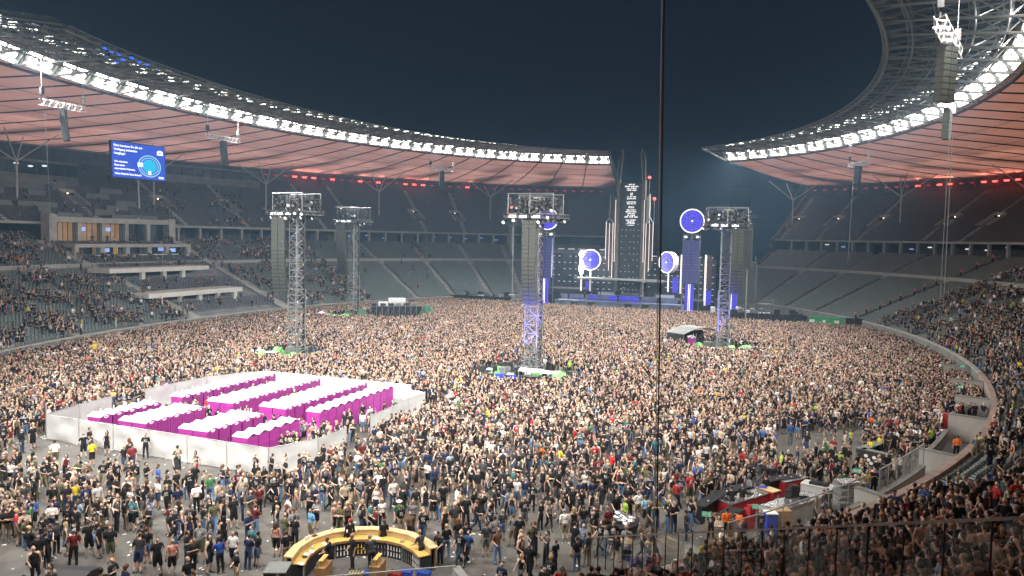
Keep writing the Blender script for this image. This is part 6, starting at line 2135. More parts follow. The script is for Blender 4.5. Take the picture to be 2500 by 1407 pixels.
# green exit signs on posts
for k, (u, v, z) in enumerate(((1848, 1238, 2.2), (1725, 1256, 2.2), (2093, 1150, 1.9), (2350, 895, 2.2), (2345, 945, 2.2))):
    P = at_z(u, v, z)
    t = thing("exit_sign", "small green exit sign on a post %s" % ("by the red crates", "at the near wall gap", "near the black booth", "at the far right wall", "second along the right wall")[k], "sign", (P.x, P.y, 0), math.atan2(CAM_POS[1] - P.y, CAM_POS[0] - P.x))
    MB().tube((0, 0, 0), (0, 0, z - 0.2), 0.03, 5).build("post", "steel", t)
    MB().box((0, 0, z), (0.05, 0.48, 0.24)).build("plate", "exit_green", t)
    m = MB()
    m.box((0.03, 0.14, z), (0.01, 0.1, 0.16)).box((0.03, -0.06, z), (0.01, 0.16, 0.05)).box((0.03, -0.14, z), (0.01, 0.05, 0.12))
    m.build("pictogram", "paper", t)
# crowd-control barriers by the near rail
t = thing("crowd_barrier", "row of steel crowd barriers behind the near glass balustrade", "barrier")
for k in range(4):
    P = ring(213.0 + 1.25 * k, -2.6); Q = ring(214.2 + 1.25 * k, -2.6)
    m = MB()
    m.tube((P.x, P.y, 1.1), (Q.x, Q.y, 1.1), 0.025, 5).tube((P.x, P.y, 0.2), (Q.x, Q.y, 0.2), 0.025, 5)
    for j in range(12):
        c = P + (Q - P) * j / 11
        m.tube((c.x, c.y, 0.2 if 0 < j < 11 else 0), (c.x, c.y, 1.1), 0.012, 4)
    m.build("barrier_panel", "truss_alu", t)
# ================================================================ PEOPLE
def person_mat(name, attr, rough=0.8, mul=1.0, prints=False):
    m = bpy.data.materials.new(name)
    m.use_nodes = True
    nt = m.node_tree
    b = nt.nodes["Principled BSDF"]
    b.inputs["Roughness"].default_value = rough
    b.inputs["Specular IOR Level"].default_value = 0.3
    a = nt.nodes.new("ShaderNodeAttribute")
    a.attribute_type = 'INSTANCER'
    a.attribute_name = attr
    tc = nt.nodes.new("ShaderNodeTexCoord")
    no = nt.nodes.new("ShaderNodeTexNoise")
    no.inputs["Scale"].default_value = 9.0
    no.inputs["Detail"].default_value = 4.0
    nt.links.new(tc.outputs["Object"], no.inputs["Vector"])
    mr = nt.nodes.new("ShaderNodeMapRange")
    mr.inputs[1].default_value = 0.3; mr.inputs[2].default_value = 0.7; mr.inputs[3].default_value = 0.72; mr.inputs[4].default_value = 1.2
    nt.links.new(no.outputs[0], mr.inputs[0])
    mu = nt.nodes.new("ShaderNodeVectorMath"); mu.operation = 'SCALE'
    nt.links.new(a.outputs["Color"], mu.inputs[0]); nt.links.new(mr.outputs[0], mu.inputs["Scale"])
    outc = mu.outputs[0]
    if prints:
        # pale blotchy print on chest and back of some shirts
        pa = nt.nodes.new("ShaderNodeAttribute"); pa.attribute_type = 'INSTANCER'; pa.attribute_name = "print_amount"
        sx = nt.nodes.new("ShaderNodeSeparateXYZ"); nt.links.new(tc.outputs["Object"], sx.inputs[0])
        def rng_(sock, lo, hi):
            c = nt.nodes.new("ShaderNodeMath"); c.operation = 'COMPARE'; c.inputs[1].default_value = (lo + hi) / 2; c.inputs[2].default_value = (hi - lo) / 2
            nt.links.new(sock, c.inputs[0]); return c.outputs[0]
        m1, m2 = rng_(sx.outputs[1], -0.10, 0.10), rng_(sx.outputs[2], 1.14, 1.36)
        n2 = nt.nodes.new("ShaderNodeTexNoise"); n2.inputs["Scale"].default_value = 24.0
        nt.links.new(tc.outputs["Object"], n2.inputs["Vector"])
        g = nt.nodes.new("ShaderNodeMath"); g.operation = 'GREATER_THAN'; g.inputs[1].default_value = 0.52
        nt.links.new(n2.outputs[0], g.inputs[0])
        def mul2(x, y):
            q = nt.nodes.new("ShaderNodeMath"); q.operation = 'MULTIPLY'; nt.links.new(x, q.inputs[0]); nt.links.new(y, q.inputs[1]); return q.outputs[0]
        f = mul2(mul2(m1, m2), mul2(g.outputs[0], pa.outputs["Fac"]))
        mx = nt.nodes.new("ShaderNodeMix"); mx.data_type = 'RGBA'
        nt.links.new(f, mx.inputs[0]); nt.links.new(outc, mx.inputs[6]); mx.inputs[7].default_value = (0.55, 0.55, 0.52, 1)
        outc = mx.outputs[2]
    nt.links.new(outc, b.inputs["Base Color"])
    MATS[name] = m
person_mat("skin", "skin_tone", 0.55)
person_mat("shirt", "shirt_tone", 0.9, prints=True)
person_mat("trousers", "trouser_tone", 0.9)
person_mat("hair", "hair_tone", 0.6)
mat("shoes", (0.10, 0.10, 0.10), 0.7, var=0.4, scale=20)
mat("eye", (0.02, 0.015, 0.012), 0.4)
PM = ["skin", "shirt", "trousers", "shoes", "hair", "eye"]
TAGI = {n: i for i, n in enumerate(PM)}

def figure(pose="stand", female=False, hair="short", sleeve="tee", legs="long", girth=1.0, hands=True, lean=0.0, turn=0.0, prop=None):
    caps, ells = [], []
    sh = 0.165 if female else 0.195
    hp = 0.092
    # ---- legs
    sit = pose.startswith("sit")
    hipz = 0.50 if sit else 0.93
    K = {1: (0.015, 0.105, 0.50), -1: (0.015, -0.105, 0.50)}
    An = {1: (0.0, 0.12, 0.09), -1: (0.0, -0.12, 0.09)}
    if pose.startswith("walk"):
        K = {1: (0.19, 0.09, 0.53), -1: (0.02, -0.09, 0.50)}
        An = {1: (0.30, 0.09, 0.11), -1: (-0.30, -0.09, 0.20)}
    if pose in ("contra", "hips", "drink"):
        K[1] = (0.07, 0.13, 0.50); An[1] = (0.06, 0.17, 0.09)
    if sit:
        K = {1: (0.44, 0.13, 0.51), -1: (0.44, -0.12, 0.51)}
        An = {1: (0.42, 0.14, 0.09), -1: (0.47, -0.13, 0.09)}
    g = girth
    for s in (1, -1):
        H = (0.0, s * hp, hipz)
        k_, a_ = K[s], An[s]
        caps.append((a_, k_, 0.043, 0.060, "skin")); caps.append((k_, H, 0.060, 0.085 * g, "skin"))
        if legs == "long":
            caps.append((a_, k_, 0.060, 0.070, "trousers")); caps.append((k_, H, 0.070, 0.097 * g, "trousers"))
        elif legs == "shorts":
            f = 0.12
            m_ = tuple(k_[i] + (H[i] - k_[i]) * f for i in range(3))
            caps.append((m_, H, 0.088, 0.102 * g, "trousers"))
        elif legs == "skirt":
            f = 0.30
            m_ = tuple(k_[i] + (H[i] - k_[i]) * f for i in range(3))
            caps.append((m_, H, 0.115, 0.10 * g, "trousers"))
        elif legs == "dress":
            f = 0.2
            m_ = tuple(k_[i] + (H[i] - k_[i]) * f for i in range(3))
            caps.append((m_, H, 0.125, 0.105 * g, "shirt"))
        t = (0.17, 0.0, -0.045)
        caps.append(((a_[0] - 0.045, a_[1], a_[2] - 0.035), (a_[0] + 0.15, a_[1] + s * 0.02, a_[2] - 0.045), 0.046, 0.040, "shoes"))
        caps.append((a_, (a_[0], a_[1], a_[2] + 0.06), 0.05, 0.047, "shoes"))
    # ---- trunk (leans about the hip)
    up_c, up_e = [], []
    z0 = hipz - 0.93
    dn = "shirt" if legs == "dress" else "trousers"
    ells.append(((0, 0, 0.955 + z0), (0.118 * g, 0.168 * (1.02 if female else 0.98) * g, 0.125), dn))
    up_e.append(((0.005, 0, 1.12 + z0), (0.112 * g, (0.138 if female else 0.155) * g, 0.18), "shirt"))
    up_e.append(((0.0, 0, 1.30 + z0), (0.118 * (1 + (g - 1) * .5), sh * 0.93, 0.18), "shirt"))
    if female:
        up_e.append(((0.075, 0.07, 1.29 + z0), (0.06, 0.065, 0.06), "shirt")); up_e.append(((0.075, -0.07, 1.29 + z0), (0.06, 0.065, 0.06), "shirt"))
    up_e.append(((0.005, 0, 1.04 + z0), (0.124 * g, 0.166 * g, 0.07), "shirt"))
    up_c.append(((-0.005, -sh + 0.02, 1.415 + z0), (-0.005, sh - 0.02, 1.415 + z0), 0.070, 0.070, "shirt" if sleeve != "tank" else "skin"))
    up_c.append(((-0.005, 0, 1.43 + z0), (0.012, 0, 1.55 + z0), 0.060, 0.052, "skin"))
    # ---- head
    hc = (0.02, 0, 1.655 + z0)
    hd_e, hd_c = [], []
    hd_e.append((hc, (0.096, 0.077, 0.116), "skin"))
    hd_e.append(((0.05, 0, 1.592 + z0), (0.055, 0.052, 0.050), "skin"))
    hd_e.append(((0.117, 0, 1.640 + z0), (0.022, 0.015, 0.026), "skin"))
    for s in (1, -1):
        hd_e.append(((0.005, s * 0.079, 1.648 + z0), (0.020, 0.012, 0.032), "skin"))
        hd_e.append(((0.103, s * 0.034, 1.668 + z0), (0.016, 0.018, 0.011), "eye"))
    hd_e.append(((0.100, 0, 1.600 + z0), (0.014, 0.028, 0.008), "hair"))
    if hair == "short":
        hd_e.append(((-0.016, 0, 1.690 + z0), (0.100, 0.086, 0.098), "hair"))
    elif hair == "beard":
        hd_e.append(((-0.016, 0, 1.690 + z0), (0.100, 0.086, 0.098), "hair")); hd_e.append(((0.055, 0, 1.575 + z0), (0.058, 0.058, 0.045), "hair"))
    elif hair == "long":
        hd_e.append(((-0.020, 0, 1.690 + z0), (0.104, 0.092, 0.100), "hair"))
        hd_e.append(((-0.070, 0, 1.56 + z0), (0.055, 0.098, 0.17), "hair"))
        for s in (1, -1):
            hd_c.append(((-0.01, s * 0.082, 1.69 + z0), (0.01, s * 0.098, 1.45 + z0), 0.035, 0.03, "hair"))
    elif hair == "tail":
        hd_e.append(((-0.018, 0, 1.690 + z0), (0.101, 0.087, 0.098), "hair")); hd_c.append(((-0.11, 0, 1.70 + z0), (-0.14, 0, 1.50 + z0), 0.035, 0.025, "hair"))
    elif hair == "cap":
        hd_e.append(((-0.004, 0, 1.715 + z0), (0.108, 0.090, 0.072), "hair"))
        for y in (-0.045, -0.015, 0.015, 0.045):
            hd_c.append(((0.07, y, 1.712 + z0), (0.165 - abs(y) * 0.5, y, 1.702 + z0), 0.012, 0.011, "hair"))
    elif hair == "hat":
        hd_e.append(((0.0, 0, 1.73 + z0), (0.100, 0.090, 0.085), "hair"))
        hd_e.append(((0.01, 0, 1.705 + z0), (0.20, 0.18, 0.016), "hair"))
    # ---- arms: elbow and wrist relative to the shoulder (x front, y outward, z up)
    rel = ((-0.03, 0.06, -0.29), (0.05, 0.06, -0.54))
    ARM = {"stand": (rel, rel), "contra": (rel, ((-0.02, 0.07, -0.29), (0.16, 0.0, -0.40))), "walk": (((-0.13, 0.05, -0.26), (-0.10, 0.06, -0.52)), ((0.10, 0.06, -0.27), (0.29, 0.03, -0.43))),
           "walk2": (((-0.10, 0.07, -0.27), (0.08, 0.05, -0.46)), ((0.06, 0.07, -0.28), (0.25, 0.01, -0.30))),
           "drink": (((0.02, 0.08, -0.28), (0.25, -0.01, -0.17)), rel), "cross": (((0.08, 0.08, -0.26), (0.19, -0.19, -0.19)), ((0.08, 0.08, -0.27), (0.21, -0.17, -0.24))),
           "phone": (((0.10, 0.06, -0.26), (0.30, -0.08, -0.12)), ((0.08, 0.07, -0.27), (0.29, -0.10, -0.14))), "hips": (((-0.10, 0.20, -0.20), (0.04, 0.03, -0.40)), ((-0.10, 0.20, -0.20), (0.04, 0.03, -0.40))),
           "raise": (((0.10, 0.10, 0.22), (0.16, 0.03, 0.47)), rel), "film": (((0.20, 0.06, -0.14), (0.36, -0.06, 0.08)), ((0.20, 0.06, -0.14), (0.36, -0.06, 0.06))),
           "sit": (((0.03, 0.08, -0.28), (0.25, 0.0, -0.38)), ((0.03, 0.08, -0.28), (0.25, 0.0, -0.38))), "sit2": (((0.14, 0.08, -0.26), (0.34, -0.06, -0.16)), ((0.03, 0.08, -0.28), (0.25, 0.0, -0.38))),
           "reach": (((0.12, 0.08, -0.22), (0.36, 0.02, -0.28)), ((0.12, 0.08, -0.22), (0.36, 0.02, -0.30))), "bend": (((0.12, 0.04, -0.26), (0.22, 0.0, -0.50)), ((0.12, 0.04, -0.26), (0.22, 0.0, -0.50)))}[pose]
    for s, (E, Wr) in zip((1, -1), ARM):
        S = (0.0, s * sh, 1.405 + z0)
        e = (S[0] + E[0], S[1] + s * E[1], S[2] + E[2]); w = (S[0] + Wr[0], S[1] + s * Wr[1], S[2] + Wr[2])
        up_c.append((S, e, 0.050, 0.040, "skin")); up_c.append((e, w, 0.041, 0.028, "skin"))
        if sleeve == "tee":
            f = 0.62
            up_c.append((S, tuple(S[i] + (e[i] - S[i]) * f for i in range(3)), 0.066, 0.061, "shirt"))
        elif sleeve == "long":
            up_c.append((S, e, 0.064, 0.052, "shirt")); up_c.append((e, w, 0.053, 0.040, "shirt"))
        dv = np.array(w) - np.array(e); dv /= np.linalg.norm(dv)
        side = np.cross(dv, [0, 0, 1.0] if abs(dv[2]) < 0.8 else [1.0, 0, 0]); side /= np.linalg.norm(side)
        nrm__ = np.cross(side, dv)
        w_ = np.array(w)
        up_c.append((tuple(w_), tuple(w_ + dv * 0.075), 0.030, 0.036, "skin"))
        if hands:
            for q, (o, L) in enumerate(((-0.033, 0.060), (-0.011, 0.072), (0.011, 0.075), (0.033, 0.066))):
                b0 = w_ + dv * 0.085 + side * o
                b1 = b0 + dv * L * 0.6
                b2 = b1 + dv * L * 0.35 + nrm__ * -0.022
                up_c.append((tuple(b0), tuple(b1), 0.0105, 0.010, "skin")); up_c.append((tuple(b1), tuple(b2), 0.010, 0.009, "skin"))
            b0 = w_ + dv * 0.02 + side * (-s) * 0.03
            up_c.append((tuple(b0), tuple(b0 + dv * 0.05 + side * (-s) * 0.03), 0.013, 0.011, "skin"))
        else:
            up_c.append((tuple(w_ + dv * 0.06), tuple(w_ + dv * 0.15), 0.036, 0.022, "skin"))
        if prop == "cup" and s == 1:
            c = w_ + dv * 0.09 + nrm__ * 0.035
            up_c.append((tuple(c + np.array([0, 0, -0.05])), tuple(c + np.array([0, 0, 0.09])), 0.034, 0.040, "shoes"))
        if prop == "phone" and s == 1:
            c = w_ + dv * 0.12
            up_c.append((tuple(c + np.array([0, -0.02, 0.0])), tuple(c + np.array([0, -0.02, 0.13])), 0.03, 0.03, "eye"))
    if prop == "bag":
        up_e.append(((-0.17, 0, 1.22 + z0), (0.09, 0.15, 0.20), "shoes"))
    # head turn
    ct, st = math.cos(turn), math.sin(turn)
    def tw(p):
        return (p[0] * ct - p[1] * st, p[0] * st + p[1] * ct, p[2])
    hd_e = [(tw(c), r, t) for c, r, t in hd_e]; hd_c = [(tw(a), tw(b), r0, r1, t) for a, b, r0, r1, t in hd_c]
    cl, sl = math.cos(lean), math.sin(lean)
    def ln(p):
        x, z = p[0], p[2] - hipz
        return (x * cl + z * sl, p[1], -x * sl + z * cl + hipz)
    for c, r, t in up_e + hd_e:
        ells.append((ln(c), r, t))
    for a, b, r0, r1, t in up_c + hd_c:
        caps.append((ln(a), ln(b), r0, r1, t))
    return caps, ells

TMP = bpy.data.scenes.new("figure_shop")
def figure_mesh(name, spec, voxel, tris, smooth=2):
    caps, ells = figure(**spec)
    mb = MB()
    for a, b, r0, r1, t in caps:
        a, b = Vector(a), Vector(b)
        d = b - a
        n = 10
        ax = d.normalized() if d.length > 1e-6 else Vector((0, 0, 1))
        u = ax.orthogonal().normalized(); w = ax.cross(u)
        rings = []
        for k in range(1, 4):
            th = math.pi / 2 * k / 3
            rings.append((a - ax * r0 * math.cos(th), r0 * math.sin(th)))
        for k in range(3):
            th = math.pi / 2 * k / 3
            rings.append((b + ax * r1 * math.sin(th), r1 * math.cos(th)))
        vs = [a - ax * r0]
        for c, r in rings:
            vs += [c + (u * math.cos(2 * math.pi * k / n) + w * math.sin(2 * math.pi * k / n)) * r for k in range(n)]
        vs.append(b + ax * r1)
        fs = [(0, 1 + (k + 1) % n, 1 + k) for k in range(n)]
        for i in range(len(rings) - 1):
            for k in range(n):
                p, q = 1 + i * n + k, 1 + i * n + (k + 1) % n
                fs.append((p, q, q + n, p + n))
        L = len(vs) - 1
        fs += [(L, L - n + k, L - n + (k + 1) % n) for k in range(n)]
        mb.add(vs, fs)
    for c, r, t in ells:
        mb.ball(c, r, 14, 10)
    me = bpy.data.meshes.new(name + "_raw")
    me.from_pydata(mb.v, [], mb.f)
    ob = bpy.data.objects.new(name + "_tmp", me)
    TMP.collection.objects.link(ob)
    rm = ob.modifiers.new("r", 'REMESH'); rm.mode = 'VOXEL'; rm.voxel_size = voxel; rm.use_smooth_shade = True
    if smooth:
        sm = ob.modifiers.new("s", 'SMOOTH'); sm.iterations = smooth; sm.factor = 0.5
    with bpy.context.temp_override(scene=TMP, view_layer=TMP.view_layers[0]):
        dg = bpy.context.evaluated_depsgraph_get()
    e1 = bpy.data.meshes.new_from_object(ob.evaluated_get(dg))
    nf = len(e1.polygons) * 2
    ob.modifiers.clear()
    ob.data = e1
    dc = ob.modifiers.new("d", 'DECIMATE'); dc.ratio = min(1.0, tris / nf)
    with bpy.context.temp_override(scene=TMP, view_layer=TMP.view_layers[0]):
        dg = bpy.context.evaluated_depsgraph_get()
    out = bpy.data.meshes.new_from_object(ob.evaluated_get(dg))
    bpy.data.objects.remove(ob)
    bpy.data.meshes.remove(me)
    out.name = name
    # colour by the nearest body piece
    n = len(out.polygons)
    cen_ = np.empty(n * 3); out.polygons.foreach_get("center", cen_); cen_ = cen_.reshape(-1, 3)
    best = np.full(n, 1e9); idx = np.zeros(n, int)
    for a, b, r0, r1, t in caps:
        a, b = np.array(a), np.array(b)
        ab = b - a
        h = np.clip(((cen_ - a) @ ab) / max(ab @ ab, 1e-9), 0, 1)
        dist = np.linalg.norm(cen_ - a - h[:, None] * ab, axis=1) - (r0 + (r1 - r0) * h)
        if t == "skin": dist = dist + 0.003
        m_ = dist < best; best[m_] = dist[m_]; idx[m_] = TAGI[t]
    for c, r, t in ells:
        k = np.linalg.norm((cen_ - np.array(c)) / np.array(r), axis=1)
        dist = (k - 1) * min(r)
        if t == "skin": dist = dist + 0.003
        if t == "eye": dist = dist - 0.004
        m_ = dist < best; best[m_] = dist[m_]; idx[m_] = TAGI[t]
    out.materials.clear()
    for m_ in PM:
        out.materials.append(MATS[m_])
    out.polygons.foreach_set("material_index", idx.astype(np.int32))
    out.polygons.foreach_set("use_smooth", np.ones(n, bool))
    out.update()
    return out

SPECS = [
    dict(pose="stand", hair="short", legs="shorts"), dict(pose="contra", hair="short", legs="long"), dict(pose="hips", hair="cap", legs="shorts", girth=1.12),
    dict(pose="cross", hair="short", legs="long", girth=1.05, turn=0.4), dict(pose="drink", hair="beard", legs="shorts", girth=1.1, prop="cup"), dict(pose="phone", hair="short", legs="long", turn=0.1),
    dict(pose="walk", hair="short", legs="shorts"), dict(pose="walk2", hair="cap", legs="long", girth=1.08), dict(pose="stand", female=True, hair="long", sleeve="tank", legs="shorts", turn=-0.4),
    dict(pose="contra", female=True, hair="tail", legs="long"), dict(pose="cross", female=True, hair="long", legs="skirt"), dict(pose="walk", female=True, hair="long", sleeve="tank", legs="long"),
    dict(pose="drink", female=True, hair="long", legs="dress", sleeve="tank", prop="cup"), dict(pose="stand", hair="bald", legs="shorts", girth=1.2, turn=0.5), dict(pose="contra", hair="bald", sleeve="tank", legs="long", prop="bag"),
    dict(pose="walk", hair="beard", legs="long", prop="bag", girth=1.05), dict(pose="sit", hair="short", legs="long"), dict(pose="sit2", female=True, hair="long", legs="long"),
    dict(pose="raise", hair="short", legs="long"), dict(pose="film", female=True, hair="tail", legs="long", prop="phone"), dict(pose="reach", hair="short", legs="long", lean=0.25), dict(pose="bend", hair="short", legs="shorts", lean=0.9),
    dict(pose="drink", hair="hat", legs="shorts", prop="cup"), dict(pose="stand", hair="short", sleeve="long", legs="long"),
]
POSE_WORD = {"stand": "standing", "contra": "standing at ease", "hips": "hands on hips", "cross": "arms folded", "drink": "holding a cup", "phone": "looking at a phone", "walk": "walking", "walk2": "walking", "sit": "sitting", "sit2": "sitting", "raise": "one arm raised", "film": "filming with a phone", "reach": "reaching forward", "bend": "bending down"}
HI = [figure_mesh("person_%02d" % i, dict(s, hands=True), 0.0105, 4200) for i, s in enumerate(SPECS)]
LO = [figure_mesh("crowd_%02d" % i, dict(s, hands=False), 0.022, 560, 1) for i, s in enumerate(SPECS)]

bpy.data.scenes.remove(TMP)

SHIRTS = [("black", (0.012, 0.012, 0.014), 74), ("charcoal", (0.040, 0.041, 0.045), 13), ("grey", (0.16, 0.16, 0.165), 4), ("white", (0.66, 0.65, 0.62), 8), ("navy", (0.016, 0.024, 0.065), 5),
          ("olive", (0.085, 0.085, 0.045), 4), ("dark red", (0.13, 0.016, 0.020), 2.4), ("red", (0.40, 0.03, 0.03), 1.5), ("blue", (0.04, 0.10, 0.30), 1.2), ("teal", (0.04, 0.15, 0.17), 0.6), ("beige", (0.38, 0.30, 0.22), 3.5),
          ("light blue", (0.22, 0.31, 0.42), 0.9), ("yellow", (0.62, 0.50, 0.03), 0.55), ("lime", (0.35, 0.55, 0.06), 0.4), ("orange", (0.60, 0.15, 0.03), 0.4), ("green", (0.05, 0.15, 0.06), 0.6), ("salmon", (0.46, 0.21, 0.16), 1.0), ("brown", (0.11, 0.068, 0.045), 2.5)]
TROUS = [("black", (0.013, 0.013, 0.015), 40), ("dark blue", (0.028, 0.042, 0.085), 18), ("blue denim", (0.10, 0.16, 0.27), 14), ("grey", (0.13, 0.13, 0.13), 9), ("khaki", (0.22, 0.18, 0.12), 10), ("olive", (0.075, 0.075, 0.045), 6), ("white", (0.45, 0.44, 0.42), 2)]
HAIRS = [("dark brown", (0.030, 0.019, 0.012), 34), ("brown", (0.075, 0.044, 0.025), 30), ("blond", (0.36, 0.25, 0.13), 15), ("black", (0.012, 0.010, 0.010), 10), ("grey", (0.24, 0.23, 0.21), 6), ("reddish", (0.16, 0.055, 0.025), 4)]
SKINS = [((0.55, 0.37, 0.28), 5), ((0.47, 0.30, 0.22), 5), ((0.62, 0.45, 0.36), 5), ((0.34, 0.20, 0.13), 1.5), ((0.51, 0.31, 0.24), 3)]
def pick(tab, n):
    w = np.array([t[-1] for t in tab], float)
    return rng.choice(len(tab), n, p=w / w.sum())

PEOPLE = []       # x, y, z, yaw, spec, shirt, trouser, hair, skin, scale, zone
def cam_yaw(x, y):
    return math.atan2(CAM_POS[1] - y, CAM_POS[0] - x)
# ---- arena floor
holes = [(T1[0] - 1.2, T1[1], 4.6), (T2[0] - 0.5, T2[1] + 0.5, 4.6), (T3[0] - 2.0, T3[1], 6.4), (T4[0] - 1.0, T4[1], 5.2)]
Pm = fo.location; holes.append((Pm.x, Pm.y + 1.0, 6.0))
holes.append((tn.location.x, tn.location.y, 3.6))
def blocked(x, y):
    for a, b, r in holes:
        if (x - a) ** 2 + (y - b) ** 2 < r * r:
            return True
    if -65.6 < x < -41.0 and -6.6 < y < 17.9:
        return not (-65 < x < -41.5 and False)
    if x > 57.5 + 0.02 * y and -27 < y < 22: return True
    if x > 46 and y < -22: return True
    if x > 60: return True
    if (x + 76.2) ** 2 + (y + 17.7) ** 2 < 4.6 ** 2 and x > -80: return True
    # kiosk
    q = (x + 58.5, y + 35.6)
    a = (q[0] * 0.80 - q[1] * 0.6, q[0] * 0.6 + q[1] * 0.80)
    if abs(q[0] * 0.81 + q[1] * -0.58) < 5.8 and abs(q[0] * 0.58 + q[1] * 0.81) < 2.5: return True
    if (x + 45.3) ** 2 + (y + 42.2) ** 2 < 2.4 ** 2: return True
    if (x + 66.9) ** 2 + (y + 28.9) ** 2 < 1.5 ** 2: return True
    return False
def clump(x, y, f=0.35, s=0.0):
    return 0.5 + 0.25 * (math.sin(f * x + 1.3 * s + 2 * math.sin(0.21 * y + s)) + math.sin(f * 1.1 * y + 0.7 * s + 2 * math.sin(0.17 * x - s)))
def floor_density(x, y):
    dep = (x - CAM_POS[0]) * CF[0] + (y - CAM_POS[1]) * CF[1] + 4.0
    c = clump(x, y, 0.42)
    c2 = clump(x, y, 1.3, 2.0)
    lf = 0.5 + 0.5 * math.sin(0.23 * x + 1.7 * math.sin(0.16 * y)) * math.sin(0.19 * y + 1.2 * math.sin(0.21 * x))
    if dep > 84: return 3.3 * (0.62 + 0.42 * lf + 0.25 * (x > 20)) * (0.8 + 0.4 * c2)
    if dep > 72: return 2.9 * (0.6 + 0.45 * lf) * (0.75 + 0.5 * c2)
    u, v, _ = to_px((x, y, 0))
    right_open = 1890 < u < 2110 and 1055 < v < 1140
    if right_open: return 0.22
    if dep > 62: return 2.3 * (0.75 + 0.4 * c)
    if x < -65.6 and -4 < y < 14.5 and x > -70.5: return 0.07
    if dep > 54: return 1.35 * (0.5 + 0.8 * c)
    if dep > 46: return 1.3 * (0.25 + 1.3 * c2)
    if y > -4 and dep > 33: return 1.35 * (0.25 + 1.2 * c2)
    if dep > 40: return 0.62 * (0.05 + 1.6 * c2)
    return 0.30 * (0.1 + 1.6 * c2)
G = 0.55
for ix in range(int(150 / G)):
    for iy in range(int(112 / G)):
        x = -88 + (ix + random.uniform(0.12, 0.88)) * G
        y = -56 + (iy + random.uniform(0.12, 0.88)) * G
        e = (x / (A_ - 0.45)) ** 2 + (y / (B_ - 0.45)) ** 2
        if e > 1: continue
        if y < 0 and x < -26:
            if (x / (A_ - 3.4)) ** 2 + (y / (B_ - 3.4)) ** 2 > 1: continue
        u, v, dpt = to_px((x, y, 1.0))
        if dpt < 20 or u < -250 or u > 2750 or v > 1560: continue
        if random.random() > floor_density(x, y) * G * G: continue
        if blocked(x, y): continue
        PEOPLE.append([x, y, 0.0, None, None, "floor"])
# queue inside the toilet compound
for k in range(110):
    x, y = random.choice([(random.uniform(-57, -48), random.uniform(-5, -2.6)), (random.uniform(-58, -43.5), random.uniform(9.4, 11.4)), (random.uniform(-57, -43.5), random.uniform(4.3, 6.0)), (random.uniform(-57.3, -56.3), random.uniform(-4, 15)), (random.uniform(-62, -57), random.uniform(-5.5, -2.6))])
    PEOPLE.append([x, y, 0.0, None, None, "compound"])
# ---- stands
def stand_people(rows, zf, spans, occ, zone, dz=0.0, step=0.62, kind="stand"):
    for d in rows:
        for p0, p1 in spans:
            n = int(R_(p1 - p0) * ((A_ + B_) / 2 + d) / step)
            for k in range(n):
                ph = p0 + (p1 - p0) * (k + random.uniform(0.2, 0.8)) / n
                o = occ(ph, d)
                if o <= 0 or random.random() > o: continue
                P = ring(ph, d + 0.35)
                u, v, dp = to_px((P.x, P.y, zf(d) + 1.5))
                if dp < 11.5 or u < -200 or u > 2700 or v > 1620 or v < 0: continue
                PEOPLE.append([P.x, P.y, zf(d) + dz, None, None, zone])
def aisle_near(ph, d, lst, w):
    sp = math.hypot((A_ + d) * math.sin(R_(ph)), (B_ + d) * math.cos(R_(ph)))
    return min(abs(ph - a) for a in lst) * math.pi / 180 * sp < w
def occ_left(ph, d):
    if 79 < ph < 93.8:
        return 0.10 if (2 < d < 5 or 9.5 < d < 14 or 19 < d < 25.5 or 29.5 < d < 33) else 0
    c = clump(ph * 1.0, d * 0.9, 0.9, 1.0)
    if 63.6 < ph < 66 and d < 30: return 0.5
    if ph > 93.8:
        return max(0, (0.78 if ph > 103 else 0.62) * (c * 1.9 - 0.42)) + (0.3 if aisle_near(ph, d, LOW_AISLES, 1.2) else 0)
    if ph > 64.5:
        return max(0, 0.75 * (c * 1.8 - 0.62)) + (0.22 if aisle_near(ph, d, LOW_AISLES, 1.0) else 0)
    if ph > 40:
        return 0.006 + (0.20 if 46 < ph < 47.2 and d > 22 else 0) + (0.02 if 21 < d < 23 else 0)
    return 0
stand_people(LOW_ROWS, row_z, [(36, 119)], occ_left, "left stand")
def occ_up(ph, d):
    c = clump(ph * 1.2, d, 0.8, 3.0)
    if ph > 96: return max(0, 0.55 * (c * 1.7 - 0.5))
    if 64 < ph < 80: return max(0, 0.42 * (c * 1.7 - 0.72)) * (1.2 if d < 50 else 0.4)
    if 80 < ph < 96: return 0.02
    return 0
stand_people(UP_ROWS, z_up, [(64, 112)], occ_up, "upper stand", -0.25)
def occ_right(ph, d):
    c = clump(ph * 1.4, d, 0.8, 5.0)
    if ph < 238:
        if d > 27: return 0
        if d < 1.6: return 0.30 if ph < 224 else 0.0
        if ph > 229 and d < 6: return 0.12
        # keep the strip along the sloping balustrade and the first rows partly free
        return 0.62
    if ph < 262: return 0.62 * (0.35 + 1.0 * c)
    if ph < 284: return 0.55 * (0.45 + 0.9 * c)
    if ph < 297: return max(0, 0.6 * (c * 1.5 - 0.22)) * (1.0 - 0.25 * (d > 22))
    if ph < 298.6: return 0.65
    return 0
stand_people(LOW_ROWS, row_z, [(206, 299)], occ_right, "right stand", step=0.56)
stand_people(LOW_ROWS, row_z, [(205, 299)], lambda ph, d: 0.0, "right stand")
print("people:", len(PEOPLE))
